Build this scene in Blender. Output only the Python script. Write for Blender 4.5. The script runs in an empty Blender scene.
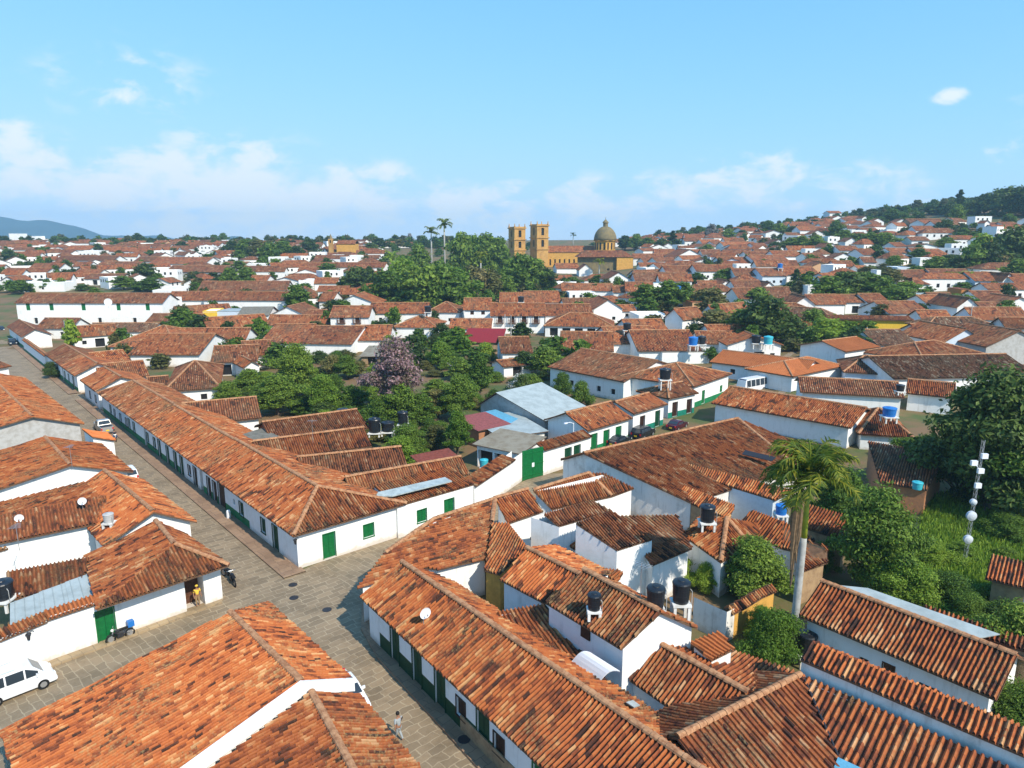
import bpy, math, random
import numpy as np
random.seed(7); RNG = np.random.default_rng(7)
R = math.radians
sc = bpy.context.scene
COL = sc.collection

# ---------------------------------------------------------------- camera, sky, sun, exposure
F = 700.0; HZ = 238.0; CAMH = 28.0
TH = math.atan((384 - HZ) / F); CT, ST = math.cos(TH), math.sin(TH)
cd = bpy.data.cameras.new('camera'); cam = bpy.data.objects.new('camera', cd); COL.objects.link(cam)
cam.location = (0, 0, CAMH); cam.rotation_euler = (math.pi / 2 - TH, 0, 0)
cd.sensor_width = 36; cd.lens = 36 * F / 1024; cd.clip_start = 0.5; cd.clip_end = 30000
sc.camera = cam
SUN_EL, SUN_DIR = R(42), (0.667, -0.745)
sl = bpy.data.lights.new('sun', 'SUN'); sl.energy = 3.5; sl.angle = R(0.5); sl.color = (1.0, 0.92, 0.79)
so = bpy.data.objects.new('sun', sl); COL.objects.link(so)
_az = math.atan2(SUN_DIR[0], SUN_DIR[1])
so.rotation_euler = (math.pi / 2 - SUN_EL, 0, math.pi - _az)
so.location = (60, -60, 90)
w = bpy.data.worlds.new('World'); sc.world = w; w.use_nodes = True
nt = w.node_tree; nt.nodes.clear()
def N(t, ty, **kw):
    n = t.nodes.new(ty)
    for k, v in kw.items():
        if k in n.inputs.keys() if not hasattr(n, k) else False: n.inputs[k].default_value = v
        else: setattr(n, k, v)
    return n
def LK(t, a, b): t.links.new(a, b)
out = N(nt, 'ShaderNodeOutputWorld'); bg = N(nt, 'ShaderNodeBackground')
sky = N(nt, 'ShaderNodeTexSky'); sky.sky_type = 'NISHITA'; sky.sun_disc = False
sky.sun_elevation = SUN_EL; sky.sun_rotation = _az; sky.altitude = 0; sky.air_density = 1.0; sky.dust_density = 0.0; sky.ozone_density = 6.0
bg.inputs['Strength'].default_value = 0.15
SKYOUT = sky.outputs[0]
# clouds: noise on the view direction, gathered in banks low over the horizon
tc = N(nt, 'ShaderNodeTexCoord'); 
def M(t, op, a, b=None, c=None):
    n = t.nodes.new('ShaderNodeMath'); n.operation = op
    for i, v in enumerate((a, b, c)):
        if v is None: continue
        if isinstance(v, (int, float)): n.inputs[i].default_value = v
        else: t.links.new(v, n.inputs[i])
    return n.outputs[0]
def MR(t, v, a, b, c=0.0, d=1.0, kind='SMOOTHSTEP'):
    n = t.nodes.new('ShaderNodeMapRange'); n.interpolation_type = kind
    t.links.new(v, n.inputs['Value'])
    for k, x in zip(('From Min', 'From Max', 'To Min', 'To Max'), (a, b, c, d)): n.inputs[k].default_value = x
    return n.outputs['Result']
def skydir(px, py):
    x, y = (px - 512) / F, (384 - py) / F
    d = np.array((x, CT + y * ST, -ST + y * CT)); return d / np.linalg.norm(d)
sp = N(nt, 'ShaderNodeSeparateColor'); LK(nt, SKYOUT, sp.inputs[0]); cb_ = N(nt, 'ShaderNodeCombineColor')      # soften the bright rim of the sky towards the horizon
for k, (a_, b_) in enumerate(((1.02, 1.5), (2.3, 3.3), (3.75, 4.2))):
    x_ = M(nt, 'MULTIPLY', sp.outputs[k], .15); LK(nt, M(nt, 'DIVIDE', M(nt, 'MULTIPLY', x_, a_ / .15), M(nt, 'ADD', M(nt, 'MULTIPLY', x_, b_), 1.0)), cb_.inputs[k])
LK(nt, cb_.outputs[0], bg.inputs['Color'])
mp = N(nt, 'ShaderNodeMapping'); mp.inputs['Scale'].default_value = (1, 1, 1.9); LK(nt, tc.outputs['Generated'], mp.inputs['Vector'])
n1 = N(nt, 'ShaderNodeTexNoise'); n1.inputs['Scale'].default_value = 16; n1.inputs['Detail'].default_value = 9; n1.inputs['Roughness'].default_value = 0.6; n1.inputs['Distortion'].default_value = 0.25
LK(nt, mp.outputs[0], n1.inputs['Vector'])
mask = None
for px, py, rad, amp in ((230,190,.22,1.),(340,200,.18,.95),(110,185,.18,.8),(30,175,.14,.7),(3,140,.07,.9),(480,210,.16,.75),(590,205,.14,.6),(745,178,.12,.75),(660,200,.12,.6),(952,96,.03,.7),(1018,98,.06,.6),(990,150,.10,.35),(130,85,.16,.35),(850,200,.16,.5),(-150,160,.25,.8),(1250,150,.3,.7),(-500,120,.4,.8),(1700,100,.4,.8)):
    d = skydir(px, py)
    vm = N(nt, 'ShaderNodeVectorMath'); vm.operation = 'SUBTRACT'; LK(nt, tc.outputs['Generated'], vm.inputs[0]); vm.inputs[1].default_value = d
    vs = N(nt, 'ShaderNodeVectorMath'); vs.operation = 'MULTIPLY'; LK(nt, vm.outputs[0], vs.inputs[0]); vs.inputs[1].default_value = (1, 1, 2.1)
    ln = N(nt, 'ShaderNodeVectorMath'); ln.operation = 'LENGTH'; LK(nt, vs.outputs[0], ln.inputs[0])
    g = MR(nt, ln.outputs['Value'], 0.0, rad, amp, 0.0)
    mask = g if mask is None else M(nt, 'MAXIMUM', mask, g)
dens = M(nt, 'ADD', M(nt, 'MULTIPLY', mask, 0.33), n1.outputs['Fac'])
cl = M(nt, 'MULTIPLY', M(nt, 'MULTIPLY', MR(nt, dens, 0.55, 0.80), MR(nt, mask, 0.0, 0.35)), 0.85)
bgc = N(nt, 'ShaderNodeBackground'); bgc.inputs['Color'].default_value = (0.90, 0.95, 1.0, 1); bgc.inputs['Strength'].default_value = 0.66
mx = N(nt, 'ShaderNodeMixShader'); LK(nt, cl, mx.inputs[0]); LK(nt, bg.outputs[0], mx.inputs[1]); LK(nt, bgc.outputs[0], mx.inputs[2])
LK(nt, mx.outputs[0], out.inputs['Surface'])
vs_ = sc.view_settings; vs_.view_transform = 'Standard'; vs_.look = 'None'; vs_.gamma = 1; vs_.exposure = 0.72
sc.cycles.max_bounces = 5; sc.cycles.diffuse_bounces = 3; sc.cycles.glossy_bounces = 2; sc.cycles.transparent_max_bounces = 6; sc.cycles.volume_bounces = 1
sc.cycles.use_denoising = True

# ---------------------------------------------------------------- terrain and picture-to-place helpers
TY = np.array([0, 80, 140, 180, 220, 270, 340, 440, 560, 800, 1500, 2600, 9000.])
TT = np.array([-.74, -.2, .1, .38, .74])
TZ = np.array([[0, 0, 0, 0, .5, 3, 7, 12.5, 20, 24, 20, -60, -200],
               [0, 0, 0, .5, 1.5, 4.5, 8.5, 13.5, 19, 24, 22, -60, -200],
               [0, 0, 0, 1, 3, 5, 7, 9, 17, 25, 24, -60, -200],
               [0, 0, 1, 3, 6, 10, 15, 22.5, 34, 38, 30, -60, -200],
               [0, 0, 2, 5, 9, 14, 25, 44, 62, 64, 40, -60, -200.]])
def terr(x, y):
    if y <= 1: return 0.0
    t = max(-.74, min(.74, x / y))
    j = int(np.clip(np.searchsorted(TT, t) - 1, 0, len(TT) - 2))
    f = (t - TT[j]) / (TT[j + 1] - TT[j])
    return float((1 - f) * np.interp(y, TY, TZ[j]) + f * np.interp(y, TY, TZ[j + 1]))
def ray(px, py):
    x, y = (px - 512) / F, (384 - py) / F
    return (x, CT + y * ST, -ST + y * CT)
def P(px, py, z=0.0):
    d = ray(px, py); t = (z - CAMH) / d[2]
    return (d[0] * t, d[1] * t)
def PT(px, py, h=0.0):                       # where the sight line meets the ground raised by h
    d = ray(px, py); t = 25.0; last = t
    while t < 1600:
        if CAMH + d[2] * t <= terr(d[0] * t, d[1] * t) + h:
            lo, hi = last, t
            for _ in range(24):
                m = (lo + hi) / 2
                if CAMH + d[2] * m <= terr(d[0] * m, d[1] * m) + h: hi = m
                else: lo = m
            return (d[0] * hi, d[1] * hi, CAMH + d[2] * hi)
        last = t; t *= 1.01
    return (d[0] * 600, d[1] * 600, CAMH + d[2] * 600)
def proj(X, Y, Z):
    Z -= CAMH; dep = Y * CT - Z * ST; up = Y * ST + Z * CT
    return (512 + F * X / dep, 384 - F * up / dep)

# ---------------------------------------------------------------- materials
MATS = {}
def mat(name, col=(.5, .5, .5), rough=.8, metal=0.0, noise=0.0, nscale=3.0, spec=.3, col2=None, bump=0.0, emit=None):
    if name in MATS: return MATS[name]
    m = bpy.data.materials.new(name); m.use_nodes = True; MATS[name] = m
    t = m.node_tree; b = t.nodes['Principled BSDF']
    b.inputs['Roughness'].default_value = rough; b.inputs['Metallic'].default_value = metal; b.inputs['Specular IOR Level'].default_value = spec
    b.inputs['Base Color'].default_value = (*col, 1)
    if noise or col2:
        g = N(t, 'ShaderNodeNewGeometry')
        no = N(t, 'ShaderNodeTexNoise'); no.inputs['Scale'].default_value = nscale; no.inputs['Detail'].default_value = 6; no.inputs['Roughness'].default_value = .65
        LK(t, g.outputs['Position'], no.inputs['Vector'])
        mxn = N(t, 'ShaderNodeMix'); mxn.data_type = 'RGBA'
        c2 = col2 or tuple(c * (1 - noise) for c in col)
        mxn.inputs[6].default_value = (*col, 1); mxn.inputs[7].default_value = (*c2, 1)
        LK(t, MR(t, no.outputs['Fac'], .38, .68), mxn.inputs[0]); LK(t, mxn.outputs[2], b.inputs['Base Color'])
        if bump:
            bp = N(t, 'ShaderNodeBump'); bp.inputs['Strength'].default_value = bump; bp.inputs['Distance'].default_value = .05
            LK(t, no.outputs['Fac'], bp.inputs['Height']); LK(t, bp.outputs[0], b.inputs['Normal'])
    return m
def tile_mat(name, stops, stain=(.07, .05, .035), stain_amt=.6, lich=(.36, .25, .11), sat=1.0):
    m = bpy.data.materials.new(name); m.use_nodes = True; MATS[name] = m
    t = m.node_tree; b = t.nodes['Principled BSDF']; b.inputs['Roughness'].default_value = .85; b.inputs['Specular IOR Level'].default_value = .2
    uv = N(t, 'ShaderNodeUVMap'); fl = N(t, 'ShaderNodeVectorMath'); fl.operation = 'FLOOR'; LK(t, uv.outputs[0], fl.inputs[0])
    oi = N(t, 'ShaderNodeObjectInfo'); ad = N(t, 'ShaderNodeVectorMath'); ad.operation = 'ADD'
    LK(t, fl.outputs[0], ad.inputs[0]); cb = N(t, 'ShaderNodeCombineXYZ'); LK(t, M(t, 'MULTIPLY', oi.outputs['Random'], 91.0), cb.inputs[2]); LK(t, cb.outputs[0], ad.inputs[1])
    wn = N(t, 'ShaderNodeTexWhiteNoise'); wn.noise_dimensions = '3D'; LK(t, ad.outputs[0], wn.inputs['Vector'])
    geo = N(t, 'ShaderNodeNewGeometry')
    n0 = N(t, 'ShaderNodeTexNoise'); n0.inputs['Scale'].default_value = .55; n0.inputs['Detail'].default_value = 5; n0.inputs['Roughness'].default_value = .7; LK(t, geo.outputs['Position'], n0.inputs['Vector'])
    # weathered tiles gather in drifts: shift the tile's own random value by the drift
    sx0 = N(t, 'ShaderNodeSeparateXYZ'); LK(t, ad.outputs[0], sx0.inputs[0]); cx0 = N(t, 'ShaderNodeCombineXYZ'); LK(t, sx0.outputs[0], cx0.inputs[0]); LK(t, M(t, 'FLOOR', M(t, 'MULTIPLY', sx0.outputs[1], .34)), cx0.inputs[1]); LK(t, sx0.outputs[2], cx0.inputs[2])
    wc = N(t, 'ShaderNodeTexWhiteNoise'); wc.noise_dimensions = '3D'; LK(t, cx0.outputs[0], wc.inputs['Vector'])      # runs of tiles from one batch
    v = M(t, 'ADD', M(t, 'ADD', M(t, 'MULTIPLY', wn.outputs['Value'], .40), M(t, 'MULTIPLY', wc.outputs['Value'], .28)), M(t, 'MULTIPLY', MR(t, n0.outputs['Fac'], .3, .7), .32)); v = MR(t, v, .18, .82, .05, .95, 'LINEAR')
    cr = N(t, 'ShaderNodeValToRGB'); el = cr.color_ramp.elements
    while len(el) > 1: el.remove(el[-1])
    el[0].position = stops[0][0]; el[0].color = (*stops[0][1], 1)
    for p, c in stops[1:]:
        e = el.new(p); e.color = (*c, 1)
    LK(t, v, cr.inputs[0])
    n2 = N(t, 'ShaderNodeTexNoise'); n2.inputs['Scale'].default_value = 3.2; n2.inputs['Detail'].default_value = 8; n2.inputs['Roughness'].default_value = .75; LK(t, geo.outputs['Position'], n2.inputs['Vector'])
    ms_ = N(t, 'ShaderNodeMapping'); ms_.inputs['Scale'].default_value = (.75, .085, 1); LK(t, uv.outputs[0], ms_.inputs['Vector']); n5 = N(t, 'ShaderNodeTexNoise'); n5.inputs['Scale'].default_value = 1.0; n5.inputs['Detail'].default_value = 5; LK(t, ms_.outputs[0], n5.inputs['Vector'])
    n3 = N(t, 'ShaderNodeTexNoise'); n3.inputs['Scale'].default_value = .22; n3.inputs['Detail'].default_value = 4; LK(t, geo.outputs['Position'], n3.inputs['Vector'])
    s = M(t, 'MULTIPLY', MR(t, M(t, 'ADD', M(t, 'MULTIPLY', n2.outputs['Fac'], .3), M(t, 'ADD', M(t, 'MULTIPLY', n3.outputs['Fac'], .35), M(t, 'MULTIPLY', n5.outputs['Fac'], .35))), .5, .66), stain_amt)
    m1 = N(t, 'ShaderNodeMix'); m1.data_type = 'RGBA'; LK(t, s, m1.inputs[0]); LK(t, cr.outputs[0], m1.inputs[6]); m1.inputs[7].default_value = (*stain, 1)
    n4 = N(t, 'ShaderNodeTexNoise'); n4.inputs['Scale'].default_value = 6; n4.inputs['Detail'].default_value = 4; LK(t, geo.outputs['Position'], n4.inputs['Vector'])
    m2 = N(t, 'ShaderNodeMix'); m2.data_type = 'RGBA'; LK(t, M(t, 'MULTIPLY', M(t, 'MULTIPLY', MR(t, n4.outputs['Fac'], .48, .66), MR(t, n3.outputs['Fac'], .46, .6)), .5), m2.inputs[0]); LK(t, m1.outputs[2], m2.inputs[6]); m2.inputs[7].default_value = (*lich, 1)
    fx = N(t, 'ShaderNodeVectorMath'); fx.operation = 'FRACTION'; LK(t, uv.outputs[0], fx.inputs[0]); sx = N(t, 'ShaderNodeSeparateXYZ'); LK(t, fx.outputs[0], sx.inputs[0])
    ch = MR(t, M(t, 'ABSOLUTE', M(t, 'SUBTRACT', sx.outputs[0], .5)), .24, .32)          # channel shade painted into the tile colour, with gathered dirt and moss
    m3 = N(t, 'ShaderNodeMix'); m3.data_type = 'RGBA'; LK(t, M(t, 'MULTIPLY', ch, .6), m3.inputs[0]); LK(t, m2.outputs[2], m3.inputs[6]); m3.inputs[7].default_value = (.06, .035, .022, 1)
    hs = N(t, 'ShaderNodeHueSaturation'); LK(t, m3.outputs[2], hs.inputs['Color']); hs.inputs['Saturation'].default_value = sat
    LK(t, MR(t, oi.outputs['Random'], 0, 1, .76, 1.10, 'LINEAR'), hs.inputs['Value'])
    LK(t, hs.outputs[0], b.inputs['Base Color'])
    return m
def st(*cs): return [(i / (len(cs) - 1) * .9 + .05, c) for i, c in enumerate(cs)]
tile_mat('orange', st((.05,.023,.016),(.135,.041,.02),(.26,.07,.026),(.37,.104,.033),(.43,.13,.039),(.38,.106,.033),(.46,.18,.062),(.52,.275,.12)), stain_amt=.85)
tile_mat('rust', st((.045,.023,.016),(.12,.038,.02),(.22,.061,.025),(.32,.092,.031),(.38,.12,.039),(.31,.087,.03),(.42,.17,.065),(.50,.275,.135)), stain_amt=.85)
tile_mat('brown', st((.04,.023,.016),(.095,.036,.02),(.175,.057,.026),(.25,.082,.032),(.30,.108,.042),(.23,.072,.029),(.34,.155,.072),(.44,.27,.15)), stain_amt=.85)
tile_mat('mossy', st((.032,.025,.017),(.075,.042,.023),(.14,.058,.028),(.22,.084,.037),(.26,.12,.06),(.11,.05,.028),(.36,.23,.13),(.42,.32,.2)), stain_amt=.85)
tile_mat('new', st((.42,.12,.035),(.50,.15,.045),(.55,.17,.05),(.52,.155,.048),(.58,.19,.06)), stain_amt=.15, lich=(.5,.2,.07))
def plaster_mat(name, col, patch, amt, splash=(.42, .33, .23)):
    m = bpy.data.materials.new(name); m.use_nodes = True; MATS[name] = m; t = m.node_tree; b = t.nodes['Principled BSDF']; b.inputs['Roughness'].default_value = .92; b.inputs['Specular IOR Level'].default_value = .2
    g = N(t, 'ShaderNodeNewGeometry'); sz = N(t, 'ShaderNodeSeparateXYZ'); LK(t, g.outputs['Position'], sz.inputs[0])
    def nz(sc_, det, vec=None):
        n = N(t, 'ShaderNodeTexNoise'); n.inputs['Scale'].default_value = sc_; n.inputs['Detail'].default_value = det; n.inputs['Roughness'].default_value = .65; LK(t, vec or g.outputs['Position'], n.inputs['Vector']); return n.outputs['Fac']
    mp = N(t, 'ShaderNodeMapping'); mp.inputs['Scale'].default_value = (1, 1, .16); LK(t, g.outputs['Position'], mp.inputs['Vector'])
    drips = M(t, 'MULTIPLY', MR(t, nz(2.2, 5, mp.outputs[0]), .52, .74), .45 * amt); blot = M(t, 'MULTIPLY', MR(t, nz(.7, 6), .48, .72), .6 * amt)
    base = M(t, 'MULTIPLY', MR(t, M(t, 'ADD', sz.outputs[2], M(t, 'MULTIPLY', nz(1.6, 5), -1.1)), .15, -.45), .6)
    def mixc(f, a, c):
        x = N(t, 'ShaderNodeMix'); x.data_type = 'RGBA'; LK(t, f, x.inputs[0])
        if isinstance(a, tuple): x.inputs[6].default_value = (*a, 1)
        else: LK(t, a, x.inputs[6])
        x.inputs[7].default_value = (*c, 1); return x.outputs[2]
    c = mixc(blot, col, patch); c = mixc(drips, c, tuple(q * .62 for q in patch)); c = mixc(base, c, splash); LK(t, c, b.inputs['Base Color'])
    bp = N(t, 'ShaderNodeBump'); bp.inputs['Strength'].default_value = .25; bp.inputs['Distance'].default_value = .06; LK(t, nz(1.1, 7), bp.inputs['Height']); LK(t, bp.outputs[0], b.inputs['Normal'])
plaster_mat('plaster', (.85, .84, .81), (.66, .64, .58), .75)
plaster_mat('plaster_aged', (.76, .74, .69), (.46, .42, .36), 1.1)
mat('plaster_grey', (.46, .45, .43), .92, col2=(.36, .34, .31), nscale=1.5)
mat('plaster_blue', (.62, .70, .78), .9, noise=.1)
mat('ochre', (.66, .36, .08), .9, noise=.25, nscale=1.2)
mat('yellow', (.78, .50, .05), .9, noise=.15)
mat('peach', (.72, .42, .22), .9, noise=.15)
mat('orange_wall', (.58, .22, .05), .9, noise=.3)
mat('clay', (.45, .20, .09), .95, col2=(.32, .16, .09), nscale=2.5, bump=.5)
mat('earth_wall', (.40, .27, .15), .95, col2=(.28, .18, .10), nscale=2, bump=.5)
mat('sandstone', (.52, .30, .09), .9, col2=(.38, .21, .07), nscale=.35)
mat('dome_stone', (.22, .17, .08), .9, col2=(.14, .12, .07), nscale=.6)
mat('green_paint', (.004, .14, .035), .45, noise=.3, nscale=4, spec=.4)
mat('green_dado', (.012, .20, .075), .7, noise=.35, nscale=2)
mat('teal_dado', (.01, .20, .14), .7, noise=.3, nscale=2)
mat('dark_green', (.006, .06, .025), .6, noise=.3)
mat('dark_wood', (.045, .02, .012), .6, noise=.4, nscale=5)
mat('brown_wood', (.12, .05, .025), .65, noise=.4, nscale=5)
mat('opening', (.015, .014, .014), .5)
mat('glass', (.03, .04, .05), .08, spec=.6)
mat('eave_wood', (.16, .09, .05), .9, noise=.4, nscale=4)
mat('mortar', (.46, .24, .12), .95, col2=(.26, .11, .05), nscale=3)
mat('sheet_metal', (.40, .45, .44), .6, .08, col2=(.31, .35, .34), nscale=.8)
mat('sheet_rusty', (.30, .26, .19), .7, .1, col2=(.22, .17, .11), nscale=.8)
mat('skylight', (.42, .47, .45), .25, noise=.3, nscale=1.5, spec=.5)
mat('sheet_red', (.28, .018, .022), .8, 0, noise=.3)
mat('sheet_faded', (.30, .085, .075), .7, 0, noise=.35)
mat('sheet_rust', (.22, .055, .035), .8, 0, noise=.4)
mat('sheet_blue', (.14, .40, .55), .5, .1, noise=.2)
mat('asbestos', (.20, .18, .145), .9, col2=(.13, .12, .09), nscale=1.4)
mat('black_plastic', (.012, .014, .018), .38, spec=.45)
mat('blue_plastic', (.02, .16, .48), .4)
mat('teal_plastic', (.05, .42, .50), .4)
mat('white_paint', (.82, .83, .84), .35, spec=.5)
mat('white_metal', (.78, .78, .78), .4)
mat('dark_metal', (.05, .05, .055), .45, .5)
mat('dish_grey', (.52, .55, .58), .5)
mat('steel', (.45, .46, .47), .35, .7)
mat('rubber', (.012, .012, .012), .8)
mat('car_dark', (.012, .016, .024), .2, .2, spec=.6)
mat('car_maroon', (.07, .008, .02), .2, .2, spec=.6)
mat('car_silver', (.45, .44, .42), .3, .5)
mat('car_white', (.80, .80, .80), .22, spec=.6)
mat('lamp_red', (.5, .02, .02), .3); mat('lamp_clear', (.8, .8, .75), .15)
mat('plate_yellow', (.8, .55, .03), .5)
mat('skin', (.30, .15, .09), .6); mat('hair', (.012, .01, .01), .7)
mat('cloth_grey', (.30, .33, .34), .9, noise=.2); mat('cloth_yellow', (.75, .50, .06), .9); mat('cloth_dark', (.03, .035, .05), .9); mat('cloth_blue', (.05, .09, .2), .9); mat('cloth_khaki', (.3, .2, .1), .9)
mat('bark', (.13, .10, .075), .95, noise=.4, nscale=4, bump=.4)
mat('bark_pale', (.42, .41, .38), .9, col2=(.28, .27, .24), nscale=2.5)
mat('crownshaft', (.42, .42, .03), .5, col2=(.20, .28, .03), nscale=1.5)
mat('dead_frond', (.20, .13, .07), .95, noise=.4, nscale=5)
mat('sign_blue', (.03, .10, .35), .6)
def leaf_mat(name, stops, transl=.25, var=.3):
    m = bpy.data.materials.new(name); m.use_nodes = True; MATS[name] = m
    t = m.node_tree; b = t.nodes['Principled BSDF']; b.inputs['Roughness'].default_value = .55; b.inputs['Specular IOR Level'].default_value = .25
    uv = N(t, 'ShaderNodeUVMap'); fl = N(t, 'ShaderNodeVectorMath'); fl.operation = 'FLOOR'; LK(t, uv.outputs[0], fl.inputs[0])
    wn = N(t, 'ShaderNodeTexWhiteNoise'); wn.noise_dimensions = '2D'; LK(t, fl.outputs[0], wn.inputs['Vector'])
    cr = N(t, 'ShaderNodeValToRGB'); el = cr.color_ramp.elements
    while len(el) > 1: el.remove(el[-1])
    el[0].position = stops[0][0]; el[0].color = (*stops[0][1], 1)
    for p, c in stops[1:]: e = el.new(p); e.color = (*c, 1)
    LK(t, wn.outputs['Value'], cr.inputs[0])
    oi = N(t, 'ShaderNodeObjectInfo'); hs = N(t, 'ShaderNodeHueSaturation'); LK(t, cr.outputs[0], hs.inputs['Color'])
    LK(t, MR(t, oi.outputs['Random'], 0, 1, 1 - var, 1 + var, 'LINEAR'), hs.inputs['Value']); LK(t, MR(t, oi.outputs['Random'], 0, 1, .5 + var * .05, .5 - var * .05, 'LINEAR'), hs.inputs['Hue'])
    LK(t, hs.outputs[0], b.inputs['Base Color'])
    tr = N(t, 'ShaderNodeBsdfTranslucent'); LK(t, hs.outputs[0], tr.inputs['Color'])
    ms = N(t, 'ShaderNodeMixShader'); ms.inputs[0].default_value = transl
    LK(t, b.outputs[0], ms.inputs[1]); LK(t, tr.outputs[0], ms.inputs[2]); LK(t, ms.outputs[0], t.nodes['Material Output'].inputs['Surface'])
leaf_mat('leaf_mid', st((.06,.105,.016),(.105,.18,.022),(.15,.245,.03),(.21,.31,.045)), .38)
leaf_mat('leaf_dark', st((.032,.06,.013),(.055,.10,.02),(.085,.14,.027),(.13,.185,.04)), .35)
leaf_mat('leaf_light', st((.10,.17,.018),(.155,.26,.025),(.21,.33,.033),(.28,.39,.055)), .42)
leaf_mat('leaf_olive', st((.09,.095,.026),(.14,.145,.036),(.19,.185,.05),(.24,.215,.07)), .35)
leaf_mat('leaf_pink', st((.10,.075,.05),(.26,.15,.15),(.40,.24,.25),(.50,.33,.34),(.10,.12,.03),(.40,.26,.27)), .35, .02)
leaf_mat('leaf_white', st((.05,.10,.03),(.5,.5,.45),(.7,.7,.66)))
leaf_mat('leaf_palm', st((.07,.11,.014),(.13,.20,.022),(.22,.28,.028),(.42,.38,.04)), .5)
leaf_mat('leaf_dry', st((.14,.12,.04),(.24,.20,.06),(.32,.26,.10)))
leaf_mat('twigs', st((.20,.19,.17),(.26,.25,.23)), .1)

# ---------------------------------------------------------------- mesh helpers
class MB:
    def __init__(s): s.v = []; s.f = []; s.mi = []; s.uv = []; s.n = 0
    def add(s, V, Fc, mi=0, uv=None):
        V = np.asarray(V, float).reshape(-1, 3); k = s.n
        s.v.append(V); s.n += len(V)
        for i, f in enumerate(Fc):
            s.f.append([j + k for j in f]); s.mi.append(mi)
            s.uv.append(uv[i] if uv is not None else None)
    def poly(s, pts, mi=0): s.add(pts, [list(range(len(pts)))], mi)
    def box(s, c, size, rz=0, mi=0, taper=1.0):
        x, y, z = [q / 2 for q in size]; ca, sa = math.cos(rz), math.sin(rz)
        V = []
        for sz in (-1, 1):
            k = taper if sz > 0 else 1
            for sx, sy in ((-1, -1), (1, -1), (1, 1), (-1, 1)):
                px, py = sx * x * k, sy * y * k
                V.append((c[0] + px * ca - py * sa, c[1] + px * sa + py * ca, c[2] + sz * z))
        s.add(V, [(3, 2, 1, 0), (4, 5, 6, 7), (0, 1, 5, 4), (1, 2, 6, 5), (2, 3, 7, 6), (3, 0, 4, 7)], mi)
    def tube(s, pts, rad, seg=8, mi=0, cap=True):
        pts = [np.array(p, float) for p in pts]
        if not hasattr(rad, '__len__'): rad = [rad] * len(pts)
        V = []
        for i, p in enumerate(pts):
            d = pts[min(i + 1, len(pts) - 1)] - pts[max(i - 1, 0)]; d /= (np.linalg.norm(d) + 1e-9)
            a = np.cross(d, (0, 0, 1) if abs(d[2]) < .9 else (1, 0, 0)); a /= np.linalg.norm(a); b = np.cross(d, a)
            for k in range(seg):
                t = 2 * math.pi * k / seg; V.append(p + rad[i] * (math.cos(t) * a + math.sin(t) * b))
        Fc = [(i * seg + k, i * seg + (k + 1) % seg, (i + 1) * seg + (k + 1) % seg, (i + 1) * seg + k) for i in range(len(pts) - 1) for k in range(seg)]
        if cap: Fc += [tuple(range(seg))[::-1], tuple((len(pts) - 1) * seg + k for k in range(seg))]
        s.add(V, Fc, mi)
    def lathe(s, c, prof, seg=16, mi=0, cap=True):          # prof: (radius, z)
        V = [(c[0] + r * math.cos(2 * math.pi * k / seg), c[1] + r * math.sin(2 * math.pi * k / seg), c[2] + z) for r, z in prof for k in range(seg)]
        Fc = [(i * seg + k, i * seg + (k + 1) % seg, (i + 1) * seg + (k + 1) % seg, (i + 1) * seg + k) for i in range(len(prof) - 1) for k in range(seg)]
        if cap: Fc += [tuple(range(seg))[::-1], tuple((len(prof) - 1) * seg + k for k in range(seg))]
        s.add(V, Fc, mi)
    def mesh(s, name, mats, smooth=False):
        me = bpy.data.meshes.new(name)
        V = np.concatenate(s.v) if s.v else np.zeros((0, 3))
        me.from_pydata(V, [], s.f)
        for m in (mats if isinstance(mats, (list, tuple)) else [mats]): me.materials.append(MATS[m])
        if len(s.mi): me.polygons.foreach_set('material_index', s.mi)
        if any(u is not None for u in s.uv):
            l = me.uv_layers.new(name='UVMap'); data = []
            for f, u in zip(s.f, s.uv): data.extend(u if u is not None else [(0, 0)] * len(f))
            l.data.foreach_set('uv', np.asarray(data, np.float32).ravel())
        if smooth: me.polygons.foreach_set('use_smooth', [True] * len(me.polygons))
        return me
    def build(s, name, mats, parent=None, smooth=False, loc=None):
        o = bpy.data.objects.new(name, s.mesh(name, mats, smooth)); COL.objects.link(o)
        if parent is not None: o.parent = parent; o.matrix_parent_inverse = parent.matrix_basis.inverted() if False else o.matrix_parent_inverse
        if loc: o.location = loc
        return o
def tag(o, label=None, cat=None, group=None, kind=None):
    if label: o['label'] = label
    if cat: o['category'] = cat
    if group: o['group'] = group
    if kind: o['kind'] = kind
    return o
def empty(name, loc=(0, 0, 0), rz=0, label=None, cat=None, group=None):
    o = bpy.data.objects.new(name, None); COL.objects.link(o); o.location = loc; o.rotation_euler.z = rz
    o.empty_display_size = .3
    return tag(o, label, cat, group)
def copy_tree(o, parent=None):
    c = o.copy(); COL.objects.link(c); c.parent = parent
    for ch in list(o.children): copy_tree(ch, c)
    return c
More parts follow.
